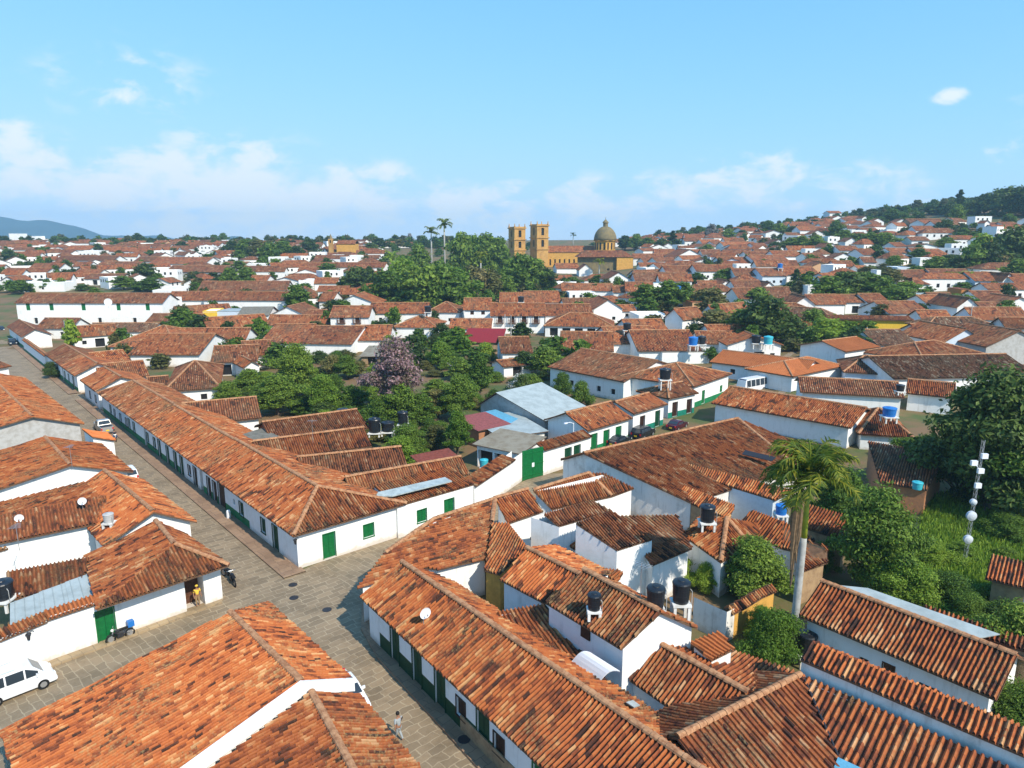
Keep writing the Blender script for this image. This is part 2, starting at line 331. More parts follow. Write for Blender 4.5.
def np_grid_mesh(name, V, Q, UV, mats, parent, mi=None):     # fast path for the tiled roofs
    me = bpy.data.meshes.new(name)
    me.vertices.add(len(V)); me.vertices.foreach_set('co', V.astype(np.float32).ravel())
    nq = len(Q); me.loops.add(nq * 4); me.loops.foreach_set('vertex_index', Q.astype(np.int32).ravel())
    me.polygons.add(nq); me.polygons.foreach_set('loop_start', np.arange(0, nq * 4, 4, dtype=np.int32)); 
    try: me.polygons.foreach_set('loop_total', np.full(nq, 4, np.int32))
    except Exception: pass
    l = me.uv_layers.new(name='UVMap'); l.data.foreach_set('uv', UV[Q.ravel()].astype(np.float32).ravel())
    for m in mats: me.materials.append(MATS[m])
    if mi is not None: me.polygons.foreach_set('material_index', mi.astype(np.int32))
    me.update(calc_edges=True); me.validate()
    if name != 'ground': me.polygons.foreach_set('use_smooth', np.zeros(len(me.polygons), bool))
    o = bpy.data.objects.new(name, me); COL.objects.link(o)
    if parent is not None: o.parent = parent
    return o

# ---------------------------------------------------------------- tiled roofs
class Tiles:
    """collects planes of barrel tiles (columns running down the slope) into one roof mesh"""
    def __init__(s, lod, ts=1.0): s.ts = ts; s.V = []; s.Q = []; s.UV = []; s.MI = []; s.n = 0; s.lod = lod; s.k = 0; s.mi0 = 0
    def grid(s, pts, uv, mi=0, close=False):                  # pts [a][b] grid
        a, b = pts.shape[:2]; idx = np.arange(a * b).reshape(a, b) + s.n
        q = np.stack([idx[:-1, :-1], idx[:-1, 1:], idx[1:, 1:], idx[1:, :-1]], -1).reshape(-1, 4)
        s.V.append(pts.reshape(-1, 3)); s.UV.append(uv.reshape(-1, 2)); s.Q.append(q); s.MI.append(np.full(len(q), mi)); s.n += a * b
    def quad(s, p, mi=1):
        p = np.asarray(p, float)
        if len(p) == 3: p = np.vstack([p, p[2:]])
        s.grid(np.array([[p[0], p[1]], [p[3], p[2]]]), np.zeros((2, 2, 2)), mi)
    def plane(s, poly, az=None, sag=.05):
        poly = np.asarray(poly, float); n = len(poly)
        if az is None:
            e = poly[1, :2] - poly[0, :2]; e /= np.linalg.norm(e)
            up = np.array([-e[1], e[0]]); c = poly[:, :2].mean(0) - poly[0, :2]
            if up @ c < 0: up = -up
        else: up = np.array([math.sin(R(az)), math.cos(R(az))])
        e = np.array([up[1], -up[0]])
        U = poly[:, :2] @ e; W = poly[:, :2] @ up
        pitch = (.26 * s.ts, .32, 1.44)[s.lod]; row = (.46 * s.ts, .46, .5)[s.lod]
        u0, u1 = U.min(), U.max(); nc = max(1, int(round((u1 - u0) / pitch))); pitch = (u1 - u0) / nc
        s.k += 37
        # base sheet and underside
        off = (.0, .0, .0)[s.lod]
        def cut(u):
            hit = []
            for i in range(n):
                j = (i + 1) % n
                if (U[i] - u) * (U[j] - u) <= 0 and abs(U[i] - U[j]) > 1e-6:
                    t = (u - U[i]) / (U[j] - U[i]); hit.append((W[i] + t * (W[j] - W[i]), poly[i, 2] + t * (poly[j, 2] - poly[i, 2])))
            return (min(hit), max(hit)) if len(hit) >= 2 else None
        if s.lod == 0:
            pu = np.array([-.5, -.29, -.22, 0, .22, .29, .5]); ph = np.array([-.06, -.05, .065, .12, .065, -.05, -.06])
        elif s.lod == 1:
            pu = np.array([-.5, -.22, .22, .5]); ph = np.array([-.02, .09, .09, -.02])
        else: pu = np.array([-.5, .5]); ph = np.array([0., 0.])
        for k in range(nc):
            uc = u0 + (k + .5) * pitch; c = cut(uc)
            if c is None: continue
            (w0, z0), (w1, z1) = c
            if w1 - w0 < .08: continue
            if s.lod == 0:
                w0 -= random.uniform(0, .12); nr = max(1, int(round((w1 - w0) / row))); rr = np.arange(nr)
                bd = np.concatenate([[0], np.clip((np.arange(1, nr) + random.uniform(-.48, .48)) / nr, .02, .98), [1]]) if nr > 1 else np.array([0, 1.]); wl = w0 + (w1 - w0) * bd[:-1]; wh = w0 + (w1 - w0) * bd[1:]
                ww = np.stack([wl, wh], 1).ravel(); fr = (ww - w0) / (w1 - w0)
                zz = z0 + (z1 - z0) * fr
                lift = np.tile([.018, .0], nr) + np.repeat(RNG.uniform(-.006, .008, nr), 2)
                du = np.repeat(RNG.normal(0, .007, nr), 2)
                tw = np.repeat(RNG.normal(0, .005, nr), 2) * np.tile([1, -1], nr)
                uu = uc + (pu * pitch)[None, :] + (du + tw)[:, None]
                sgn = (np.sin(uc * .9 + s.k) * .5 + np.sin(ww * 1.3 + uc * .4 + s.k)) * sag * np.sin(np.pi * np.clip(fr, 0, 1)) - sag * np.sin(np.pi * fr)
                h = zz[:, None] + ph[None, :] + (lift + sgn)[:, None] + off
                XY = uu[..., None] * e + ww[:, None, None] * up
                pts = np.concatenate([XY, h[..., None]], -1)
                uvr = np.repeat(rr + .5, 2)
                uv = np.stack(np.broadcast_arrays(s.k * 3 + k + .5 + (pu * .98)[None, :] + 0 * h, uvr[:, None] + 0 * h), -1)
                s.grid(pts, uv, s.mi0)
            else:
                nr = max(2, int((w1 - w0) / 2.5)); ww = np.linspace(w0, w1, nr + 1); fr = (ww - w0) / (w1 - w0)
                edge = [cut(np.clip(uc + x * pitch, u0 + 1e-4, u1 - 1e-4)) if s.lod == 2 else c for x in pu]
                W0 = np.array([q[0][0] if q else w0 for q in edge]); Z0 = np.array([q[0][1] if q else z0 for q in edge])
                W1 = np.array([q[1][0] if q else w1 for q in edge]); Z1 = np.array([q[1][1] if q else z1 for q in edge])
                sg = (sag * 1.6) * np.sin(np.pi * fr) * (np.sin(uc * .8 + s.k) * .6 - 1) * (1 if s.lod == 1 else 0)
                w_ = W0[None, :] + (W1 - W0)[None, :] * fr[:, None]; h = Z0[None, :] + (Z1 - Z0)[None, :] * fr[:, None] + ph[None, :] + sg[:, None]
                uu = np.broadcast_to(uc + pu * pitch, w_.shape)
                pts = np.concatenate([uu[..., None] * e + w_[..., None] * up, h[..., None]], -1)
                uv = np.stack([((uu - u0) / .36 if s.lod == 2 else k + .5 + (pu * .98)[None, :] + 0 * uu) + s.k * 3, (w_ - w0) / .5 + 50.], -1)
                s.grid(pts, uv, s.mi0)
        lo = poly.copy(); lo[:, 2] -= (.07 + sag * (1.6 if s.lod < 2 else .4))
        cen = lo.mean(0)
        for i in range(n):                                     # underside fan + eave edge
            j = (i + 1) % n
            s.quad([lo[i], lo[j], cen], 1)
            s.quad([lo[i], lo[j], poly[j] + (0, 0, -.01), poly[i] + (0, 0, -.01)], 1)
    def cap(s, a, b, r=.19, mi=2):
        a, b = np.array(a, float), np.array(b, float); d = b - a; L = np.linalg.norm(d)
        if L < .3: return
        d /= L; side = np.cross(d, (0, 0, 1)); side /= np.linalg.norm(side) + 1e-9; up = np.cross(side, d)
        n = max(1, int(L / .45)) if s.lod == 0 else max(1, int(L / 1.2)); s.k += 11
        ang = np.linspace(-.05, math.pi + .05, 6 if s.lod == 0 else 4)
        rows = []; uvs = []
        for i in range(n):
            for t, q in ((i / n, 1.12), ((i + 1) / n, .95)):
                p = a + d * L * t + (0, 0, .05)
                rr = r * q * (1 + random.uniform(-.07, .07))
                rows.append([p + rr * (np.cos(x) * side + np.sin(x) * up * .8) for x in ang]); uvs.append([(s.k + .5, i + .5)] * len(ang))
        s.grid(np.array(rows), np.array(uvs, float), mi)
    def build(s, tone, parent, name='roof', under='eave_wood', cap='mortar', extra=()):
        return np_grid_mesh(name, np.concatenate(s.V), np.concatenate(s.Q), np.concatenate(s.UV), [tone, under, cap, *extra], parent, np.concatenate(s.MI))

# ---------------------------------------------------------------- walls with real openings
OPEN = {   # kind: (width, sill, head, panel material, part name, depth)
    'd': (1.15, .12, 2.45, 'green_paint', 'door', .10), 'D': (2.6, .05, 2.9, 'green_paint', 'door', .10), 'w': (1.05, .95, 2.2, 'green_paint', 'window', .08),
    'b': (1.15, .12, 2.4, 'dark_wood', 'door', .12), 'B': (1.9, .05, 2.7, 'dark_wood', 'door', .12), 'k': (.95, .9, 2.1, 'dark_wood', 'window', .12), 'K': (1.1, .5, 2.4, 'brown_wood', 'window', .12),
    'o': (1.0, 1.0, 2.0, 'opening', 'window', .3), 'O': (2.2, .1, 2.3, 'opening', 'doorway', .6), 's': (.6, 1.5, 2.1, 'opening', 'window', .25), 'n': (.75, 1.5, 2.4, 'opening', 'window', .3),
    'g': (1.0, .9, 2.3, 'dark_green', 'window', .1), 'h': (1.15, .1, 2.5, 'dark_green', 'door', .1), 't': (1.0, .9, 2.3, 'teal_dado', 'window', .1), 'u': (1.1, 3.6, 4.7, 'dark_wood', 'window', .12), 'U': (1.2, 3.1, 5.2, 'dark_wood', 'door', .12),
    'z': (1.3, 4.4, 6.7, 'green_paint', 'door', .12), 'y': (1.4, .1, 2.6, 'brown_wood', 'doorway', 1.2)}
class Wall:
    def __init__(s, parent, mats=('plaster', 'green_dado'), detail=True): s.mb = MB(); s.p = parent; s.mats = list(mats); s.detail = detail; s.q = []
    def strip(s, A, B, z0, zA, zB=None, ops=(), dado=0.0, apex=None, dspan=None):
        """outer face of a wall from A to B (seen from outside A is left); ops: (kind, metres or fraction from A)"""
        zB = zA if zB is None else zB; A = np.array(A[:2], float); B = np.array(B[:2], float); L = np.linalg.norm(B - A)
        if L < .05: return
        d = (B - A) / L; nrm = np.array([d[1], -d[0]]); zt = min(zA, zB); S3 = lambda u, z, dp=0: (*(A + d * u - nrm * dp), z)
        rec = []
        for o in ops:
            k, x = o[0], o[1]; wd, s0, s1, pm, nm, dep = OPEN[k]
            if len(o) > 2: wd *= o[2]
            u = x * L if x <= 1 else x
            a, b = u - wd / 2, u + wd / 2
            if a < .1 or b > L - .1: continue
            if any(a < r[1] + .05 and b > r[0] - .05 for r in rec): continue
            s1 = min(s1, zt - z0 - .12)
            rec.append((a, b, z0 + s0, z0 + s1, pm, nm, dep))
            if k == 'U': s.q.append((A + d * u + nrm * .45, math.atan2(d[1], d[0]), z0 + s0))
        us = sorted({0.0, L, *[r[0] for r in rec], *[r[1] for r in rec], *([dspan[0] * L, dspan[1] * L] if dspan and dado else [])})
        zs = sorted({z0, zt, *([z0 + dado] if dado else []), *[r[2] for r in rec], *[r[3] for r in rec]})
        for i in range(len(us) - 1):
            for j in range(len(zs) - 1):
                um, zm = (us[i] + us[i + 1]) / 2, (zs[j] + zs[j + 1]) / 2
                if any(r[0] < um < r[1] and r[2] < zm < r[3] for r in rec): continue
                ind = dado and zm < z0 + dado and (not dspan or dspan[0] * L < um < dspan[1] * L)
                s.mb.add([S3(us[i], zs[j]), S3(us[i + 1], zs[j]), S3(us[i + 1], zs[j + 1]), S3(us[i], zs[j + 1])], [(0, 1, 2, 3)], 1 if ind else 0)
        if zA != zB or apex:
            pts = [S3(0, zt), S3(L, zt)]
            if zB > zt: pts.append(S3(L, zB))
            if apex: pts.append(S3(apex[0] * L, apex[1]))
            if zA > zt: pts.append(S3(0, zA))
            if len(pts) > 2: s.mb.poly(pts, 0)
        rz = math.atan2(d[1], d[0])
        for a, b, c0, c1, pm, nm, dep in rec:
            for p, q in (((a, c0), (a, c1)), ((a, c1), (b, c1)), ((b, c1), (b, c0)), ((b, c0), (a, c0))):
                s.mb.add([S3(*p), S3(*q), S3(*q, dep + .05), S3(*p, dep + .05)], [(0, 1, 2, 3)], 0)
            pb = MB(); mid = A + d * (a + b) / 2 - nrm * (dep + .03); wd = b - a
            if s.detail and nm != 'doorway' and pm != 'opening':
                g = .02
                for sx in (-1, 1):
                    c = mid + d * sx * (wd / 4)
                    pb.box((c[0], c[1], (c0 + c1) / 2), (wd / 2 - g, .05, c1 - c0 - .02), rz)
                    for fz in (.27, .73):
                        c2 = mid + d * sx * (wd / 4) + nrm * .03
                        pb.box((c2[0], c2[1], c0 + (c1 - c0) * fz), (wd / 2 - .2, .03, (c1 - c0) * .34), rz)
            else: pb.box((mid[0], mid[1], (c0 + c1) / 2), (wd, .05, c1 - c0), rz)
            po = pb.build(nm, pm, s.p)
            if s.detail and pm != 'opening' and nm != 'doorway':
                fb = MB(); fm = A + d * (a + b) / 2 + nrm * .015
                if nm == 'window':
                    fb.box((fm[0], fm[1], c0 - .05), (wd + .2, .12, .08), rz)
                for sx in (-1, 1):
                    c = fm + d * sx * (wd / 2 + .03); fb.box((c[0], c[1], (c0 + c1) / 2), (.06, .07, c1 - c0), rz)
                fb.box((fm[0], fm[1], c1 + .03), (wd + .12, .07, .06), rz)
                fb.build('frame', pm, po)
    def build(s, name='wall'):
        for c, rz, z in s.q:
            b = MB(); b.box((c[0], c[1], z - .08), (2.2, .95, .14), rz); f = np.array((math.sin(rz), -math.cos(rz))) * .42; r = np.array((math.cos(rz), math.sin(rz)))
            b.box((c[0] + f[0], c[1] + f[1], z + .9), (2.2, .08, .1), rz)
            for t in np.linspace(-1.05, 1.05, 11): b.box((c[0] + f[0] + r[0] * t, c[1] + f[1] + r[1] * t, z + .43), (.09, .06, .9), rz)
            for t in (-1.05, 1.05): b.box((c[0] + r[0] * t, c[1] + r[1] * t, z + 1.0), (.12, .12, 2.0), rz)
            b.build('balcony', 'brown_wood', s.p)
        return s.mb.build(name, s.mats, s.p) if s.mb.n else None

AUTO = []                                   # things whose label is worked out from what stands round them
WALLWORD = dict(plaster='white', plaster_aged='stained white', plaster_grey='grey', plaster_blue='pale blue', ochre='ochre', yellow='yellow', peach='peach', orange_wall='orange', clay='bare clay', earth_wall='bare earth')
TONEWORD = dict(orange='orange', rust='rust red', brown='brown', mossy='dark mossy', new='bright orange', sheet_metal='grey metal', asbestos='grey sheet', sheet_red='red metal', sheet_faded='faded red metal', sheet_rust='rust red sheet', sheet_rusty='rusty metal', plaster='flat white', sheet_blue='blue metal')
def house(e0, e1, z0, h, D, rise, typ='G', tone='rust', wall='plaster', ops=None, label=None, cat='house', group=None, name='house', ov=.45, asym=.5, az=None, dado=0, dspan=None, lod=None, dadomat='green_dado', hipf=.5, cap=True, away=True, walls=True, detail=None):
    """e0, e1: the front eave line as seen from the camera's side, left to right"""
    e0, e1 = np.array(e0[:2], float), np.array(e1[:2], float)
    e = (e1 - e0) / np.linalg.norm(e1 - e0); n = np.array([-e[1], e[0]])
    if n @ ((e0 + e1) / 2) < 0: e0, e1 = e1, e0; e = -e; n = -n
    if not away: e0, e1 = e1, e0; e = -e; n = -n
    if az is not None: n = np.array([math.sin(R(az)), math.cos(R(az))])
    L = np.linalg.norm(e1 - e0); mid = (e0 + e1) / 2 + n * D / 2; Y = mid[1]
    if lod is None: lod = 0 if Y < 90 else 1 if Y < 170 else 2
    if detail is None: detail = Y < 120
    root = empty(name, (0, 0, 0)); ze = z0 + h; zr = ze + rise
    F0, F1, B1, B0 = e0, e1, e1 + n * D, e0 + n * D
    V = lambda p, z: np.array([p[0], p[1], z])
    metal = tone in ('sheet_metal', 'asbestos', 'sheet_red', 'sheet_faded', 'sheet_rust', 'sheet_rusty', 'plaster', 'sheet_blue')
    T = Tiles(2 if metal else lod); caps = []
    if typ in 'GH' or typ in ('HL', 'HR'):
        k0 = min(D * asym, L * .48) if typ in ('H', 'HL') else 0; k1 = min(D * asym, L * .48) if typ in ('H', 'HR') else 0
        R0 = V(F0 + n * D * asym + e * k0, zr); R1 = V(F1 + n * D * asym - e * k1, zr)
        T.plane([V(F0, ze), V(F1, ze), R1, R0]); T.plane([V(B1, ze), V(B0, ze), R0, R1])
        caps.append((R0, R1))
        if k0: T.plane([V(B0, ze), V(F0, ze), R0]); caps += [(V(F0, ze), R0), (V(B0, ze), R0)]
        if k1: T.plane([V(F1, ze), V(B1, ze), R1]); caps += [(V(F1, ze), R1), (V(B1, ze), R1)]
    elif typ == 'V':
        Rf = V(e0 + e * L * asym, zr); Rb = V(B0 + e * L * asym, zr)
        T.plane([V(F1, ze), V(B1, ze), Rb, Rf]); T.plane([V(B0, ze), V(F0, ze), Rf, Rb]); caps.append((Rf, Rb))
    elif typ == 'S': T.plane([V(F0, ze), V(F1, ze), V(B1, zr), V(B0, zr)])
    elif typ == 'R': T.plane([V(B1, ze), V(B0, ze), V(F0, zr), V(F1, zr)])
    elif typ == 'F': T.plane([V(F0, ze), V(F1, ze), V(B1, ze + .1), V(B0, ze + .1)], sag=0)
    if cap and not metal:
        for a, b in caps: T.cap(a, b)
    T.build(tone, root, under='plaster' if tone == 'plaster' else 'eave_wood')
    if walls:
        ops = ops or {}
        ovx = min(ov, L * .15, D * .15) if typ != 'F' else .02
        W = Wall(root, (wall, dadomat), detail)
        f0, f1, b1, b0 = F0 + e * ovx + n * ovx, F1 - e * ovx + n * ovx, B1 - e * ovx - n * ovx, B0 + e * ovx - n * ovx
        def zat(p):
            u = (p - F0) @ e / L; v = (p - F0) @ n / D
            if typ in ('G', 'H', 'HL', 'HR'): z = ze + rise * (v / asym if v < asym else (1 - v) / (1 - asym))
            elif typ == 'V': z = ze + rise * (u / asym if u < asym else (1 - u) / (1 - asym))
            elif typ == 'S': z = ze + rise * v
            elif typ == 'R': z = ze + rise * (1 - v)
            else: z = ze
            return z - .1
        zz = {k: zat(p) for k, p in dict(f0=f0, f1=f1, b1=b1, b0=b0).items()}
        if typ == 'F' and tone == 'plaster': zz = {k: ze + .35 for k in zz}
        gz = zr - .1
        W.strip(f0, f1, z0, zz['f0'], zz['f1'], ops.get('f', ()), dado, (asym, gz) if typ == 'V' else None, dspan); W.strip(f0, f1, z0 - 2.5, z0) if z0 > .3 and Y > 150 else 0
        zb = (z0 - 2.5 if Y > 150 else z0 - .6) if z0 > .3 else z0
        W.strip(f1, b1, zb, zz['f1'], zz['b1'], ops.get('r', ()), 0, (asym, gz) if typ in ('G', 'HL') else None)
        W.strip(b1, b0, zb, zz['b1'], zz['b0'], (), 0, (1 - asym, gz) if typ == 'V' else None)
        W.strip(b0, f0, zb, zz['b0'], zz['f0'], ops.get('l', ()), 0, (1 - asym, gz) if typ in ('G', 'HR') else None)
        W.build()
    tag(root, label, cat, group)
    if not label: AUTO.append((root, cat, proj(mid[0], mid[1], ze), (WALLWORD.get(wall, 'white'), TONEWORD.get(tone, 'red'))))
    return root
def mids(x0, y0, x1, y1, h, D, rise, typ='G', tone='rust', wall='plaster', nop=0, kind='o', label=None, name='house', cat='house', **kw):
    """a house further off: front eave pixels, eave height above the ground there"""
    if y0 < 345: h *= .84
    elif 'dado' not in kw and y0 < 440: h *= .85; D *= 1.5 if x0 < 300 else 1.25; rise *= 1.25 if x0 < 300 else 1.1
    a, b = PT(x0, y0, h), PT(x1, y1, h); z = (a[2] + b[2]) / 2
    Y = (a[1] + b[1]) / 2
    if Y < 150: a, b = P(x0, y0, z), P(x1, y1, z)
    else:
        Y = min(Y, 640); ra, rb = ray(x0, y0), ray(x1, y1); z = CAMH + (ra[2] / ra[1] + rb[2] / rb[1]) / 2 * Y
        yaw = kw.pop('yaw', random.uniform(-.14, .14)) * (rb[0] / rb[1] - ra[0] / ra[1]) * Y / 2
        a, b = (ra[0] / ra[1] * (Y - yaw), Y - yaw), (rb[0] / rb[1] * (Y + yaw), Y + yaw)
    kw.pop('yaw', 0)
    if Y > 150:
        D *= 1.5; rise *= 1.35; m_ = ((a[0] + b[0]) / 2, (a[1] + b[1]) / 2); a, b = [(m_[0] + (q[0] - m_[0]) * 1.08, m_[1] + (q[1] - m_[1]) * 1.08) for q in (a, b)]
    ops = {'f': [(kind, (i + .7) / (nop + .4)) for i in range(nop)]} if nop else None
    if 'side' in kw: ops = dict(ops or {}); ops.update(kw.pop('side'))
    return house(a, b, z - h, h, D, rise, typ, tone, wall, ops, label, cat, name=name, **kw)
# ---------------------------------------------------------------- ground
def ground():
    ys = np.concatenate([np.arange(-30, 140, 10), np.arange(140, 600, 12), np.arange(600, 1600, 60), np.geomspace(1600, 4200, 14)])
    xs = np.sinh(np.linspace(-6.4, 6.4, 150)) / math.sinh(6.4) * 4400
    xs = np.unique(np.concatenate([xs[np.abs(xs) > 420], np.arange(-420, 421, 12)]))
    X, Y = np.meshgrid(xs, ys)
    Z = np.vectorize(terr)(X, Y)
    V = np.stack([X, Y, Z], -1).reshape(-1, 3); a, b = X.shape; idx = np.arange(a * b).reshape(a, b)
    q = np.stack([idx[:-1, :-1], idx[:-1, 1:], idx[1:, 1:], idx[1:, :-1]], -1).reshape(-1, 4)
    o = np_grid_mesh('ground', V, q, V[:, :2] * .1, ['soil'], None); tag(o, 'brown earth and dry grass ground under the town', kind='structure')
m = mat('soil', (.20, .12, .06), .95, col2=(.075, .11, .03), nscale=.12)
ground()
def stone_mat(name, c1, c2, mort, sx, sy, rot, mortar=.035):
    m = bpy.data.materials.new(name); m.use_nodes = True; MATS[name] = m; t = m.node_tree; b = t.nodes['Principled BSDF']; b.inputs['Roughness'].default_value = .8
    g = N(t, 'ShaderNodeNewGeometry'); mp = N(t, 'ShaderNodeMapping'); mp.inputs['Rotation'].default_value = (0, 0, rot); LK(t, g.outputs['Position'], mp.inputs['Vector'])
    nz = N(t, 'ShaderNodeTexNoise'); nz.inputs['Scale'].default_value = .9; nz.inputs['Detail'].default_value = 3; LK(t, mp.outputs[0], nz.inputs['Vector'])
    va = N(t, 'ShaderNodeVectorMath'); va.operation = 'MULTIPLY_ADD'; LK(t, nz.outputs['Color'], va.inputs[0]); va.inputs[1].default_value = (.55, .55, 0); LK(t, mp.outputs[0], va.inputs[2])
    br = N(t, 'ShaderNodeTexBrick'); br.offset = .43; br.squash = 1.25; br.squash_frequency = 3; LK(t, va.outputs[0], br.inputs['Vector'])
    for k, v in (('Scale', 1.0), ('Mortar Size', mortar), ('Mortar Smooth', .4), ('Bias', .1), ('Brick Width', sx), ('Row Height', sy)): br.inputs[k].default_value = v
    br.inputs['Color1'].default_value = (*c1, 1); br.inputs['Color2'].default_value = (*c2, 1); br.inputs['Mortar'].default_value = (*mort, 1)
    n2 = N(t, 'ShaderNodeTexNoise'); n2.inputs['Scale'].default_value = .35; n2.inputs['Detail'].default_value = 7; n2.inputs['Roughness'].default_value = .7; LK(t, g.outputs['Position'], n2.inputs['Vector'])
    mxn = N(t, 'ShaderNodeMix'); mxn.data_type = 'RGBA'; LK(t, MR(t, n2.outputs['Fac'], .42, .7, 0, .65), mxn.inputs[0]); LK(t, br.outputs['Color'], mxn.inputs[6]); mxn.inputs[7].default_value = (c2[0] * .62, c2[1] * .6, c2[2] * .55, 1)
    LK(t, mxn.outputs[2], b.inputs['Base Color'])
    bp = N(t, 'ShaderNodeBump'); bp.inputs['Strength'].default_value = .35; bp.inputs['Distance'].default_value = .02; LK(t, br.outputs['Fac'], bp.inputs['Height']); bp.invert = True; LK(t, bp.outputs[0], b.inputs['Normal'])
azA = math.atan2(-.656, .755); azB = math.atan2(.66, .75)
stone_mat('paving_a', (.32, .23, .135), (.22, .16, .095), (.40, .31, .195), .95, .58, azA)
stone_mat('paving_b', (.31, .225, .135), (.22, .165, .10), (.38, .30, .19), .95, .58, azB)
stone_mat('flags', (.36, .225, .13), (.28, .17, .10), (.20, .13, .08), .8, .7, azA, .03)
stone_mat('flags_b', (.42, .31, .18), (.34, .245, .14), (.24, .18, .11), .8, .7, azB, .03)
def strip(name, pts_l, pts_r, z, m, label, h=0.0):
    """a strip between two polylines, draped on the ground; h > 0 gives it a kerb step"""
    mb = MB()
    def dense(pl):
        o = []
        for a, b in zip(pl[:-1], pl[1:]):
            k = max(1, int(math.dist(a, b) / 6)); o += [(a[0] + (b[0] - a[0]) * i / k, a[1] + (b[1] - a[1]) * i / k) for i in range(k)]
        return o + [pl[-1]]
    n = 40
    def res(pl):
        d = np.array(dense(pl)); s_ = np.concatenate([[0], np.cumsum(np.linalg.norm(np.diff(d, axis=0), axis=1))]); t = np.linspace(0, s_[-1], n)
        return np.stack([np.interp(t, s_, d[:, 0]), np.interp(t, s_, d[:, 1])], 1)
    l, r = res(pts_l), res(pts_r)
    g = lambda p: (p[0], p[1], terr(*p) + z + h)
    for i in range(n - 1):
        mb.add([g(l[i]), g(r[i]), g(r[i + 1]), g(l[i + 1])], [(0, 1, 2, 3)])
        if h:
            for e in (l, r):
                a, b = g(e[i]), g(e[i + 1]); mb.add([a, b, (b[0], b[1], b[2] - h - .02), (a[0], a[1], a[2] - h - .02)], [(0, 1, 2, 3)])
    return tag(mb.build(name, m), label, kind='structure')
C1 = np.array([-18.3, 55.8]); A_ = np.array([-.659, .752]); AN = np.array([-.752, -.659]); B_ = np.array([.63, .777]); BN = np.array([.777, -.63])
B0_ = np.array([.672, .74])
pa = lambda s, o: tuple(C1 + A_ * s + AN * o)
# street A: north arm, and its south arm past the corner house
strip('street', [pa(-3, 9.5), pa(60, 9.5), pa(110, 10), pa(185, 11)], [pa(-3, -.3), pa(60, -.3), pa(110, -.3), pa(185, -.3)], .010, 'paving_a', 'stone paved street running up past the white row')
SA0 = np.array(P(365, 610)); SA1 = np.array(P(545, 800)); SA_ = (SA1 - SA0) / np.linalg.norm(SA1 - SA0); SAN = np.array([-SA_[1], SA_[0]]) ; SAN = -SAN if SAN @ (SA0) < 0 and SAN[0] > 0 else SAN
SAN = np.array([-.81, -.58])
strip('street', [tuple(SA0 - SA_ * 9 + SAN * 10), tuple(SA1 + SA_ * 8 + SAN * 10)], [tuple(SA0 - SA_ * 9 - SAN * .2), tuple(SA1 + SA_ * 8 - SAN * .2)], .014, 'paving_a', 'stone slab street in the foreground with a walking person')
strip('street', [(-47.5, 25.5), (-30.5, 44), (-22, 53)], [(-35, 22), (-18, 41), (-10, 50)], .006, 'paving_b', 'stone street beside the parked white van')
strip('street', [(-21, 52), tuple(C1 + B0_ * 2), (2.4, 79.4), (42, 130), (70, 168)], [(-10, 45), (-6, 50), (8, 68), (50, 124), (77, 163)], .002, 'paving_b', 'stone cross street between the white walls and the corner roofs')
strip('pavement', [pa(-.8, 1.75), pa(40, 1.75), pa(78, 1.75), pa(87, 1.75)], [pa(-.8, -.2), pa(40, -.2), pa(78, -.2), pa(87, -.2)], .016, 'flags', 'reddish flagstone pavement along the white row', .13)
strip('pavement', [pa(93, 1.75), pa(180, 1.75)], [pa(93, -.2), pa(180, -.2)], .016, 'flags', 'reddish flagstone pavement up the street', .13)
kx = [P(x, y) for x, y in ((361, 630), (378, 660), (420, 706), (476, 768), (520, 815))]
strip('pavement', kx, [tuple(SA0 - SA_ * 1.0 - SAN * .2), tuple(SA1 + SA_ * 5 - SAN * .2)], .018, 'flags', 'reddish flagstone pavement below the green-banded house', .14)
strip('pavement', [tuple(C1 + (-1.2, .2)), tuple(C1 + B0_ * 11 + BN * 1.1)], [tuple(C1 + (-1.0, 1.2)), tuple(C1 + B0_ * 11 - BN * .2)], .02, 'flags_b', 'tan flagstone pavement along the sunlit white wall', .12)
strip('pavement', [P(0, 694), P(54, 667), P(222, 603)], [P(0, 683), P(54, 657), P(225, 597)], .02, 'flags_b', 'tan flagstone pavement by the green door', .12)
for i, (x, y) in enumerate(((293, 585), (294, 598), (327, 610), (464, 742), (150, 400))):
    q = P(x, y); mb = MB(); mb.lathe((q[0], q[1], .02 + (.14 if x == 464 else 0)), [(.36, 0), (.36, .02), (.05, .025)], 18)
    tag(mb.build('manhole_cover', 'dark_metal'), ('round dark manhole cover at the crossing, upper of two', 'round dark manhole cover at the crossing, lower of two', 'faint dark manhole cover beside the corner shadow', 'oval dark cover in the reddish pavement', 'dark manhole cover far up the left street')[i], 'manhole cover')

# ---------------------------------------------------------------- distant mountain
def mountain():
    mb = MB(); rows = []
    xs = np.linspace(-4200, -1400, 60)
    for j, (yy, k) in enumerate(((3300, 0), (3500, .6), (3700, 1.0), (4100, .3))):
        rows.append([(x, yy, -60 + k * (60 + 26 + 135 * (1 / (1 + math.exp((x + 2300) / 130))) * (1 + .12 * math.sin(x / 180.)) + 9 * math.sin(x / 73. + j) + 4 * math.sin(x / 31. + 2 * j))) for x in xs])
    V = np.array(rows).reshape(-1, 3); n = len(xs)
    Fc = [(i * n + k, i * n + k + 1, (i + 1) * n + k + 1, (i + 1) * n + k) for i in range(3) for k in range(n - 1)]
    mb.add(V, Fc); tag(mb.build('mountain', 'forest_far', smooth=True), 'hazy blue mountain ridge beyond the town', kind='structure')
mat('forest_far', (.03, .06, .07), .95, noise=.4, nscale=.01)
mountain()
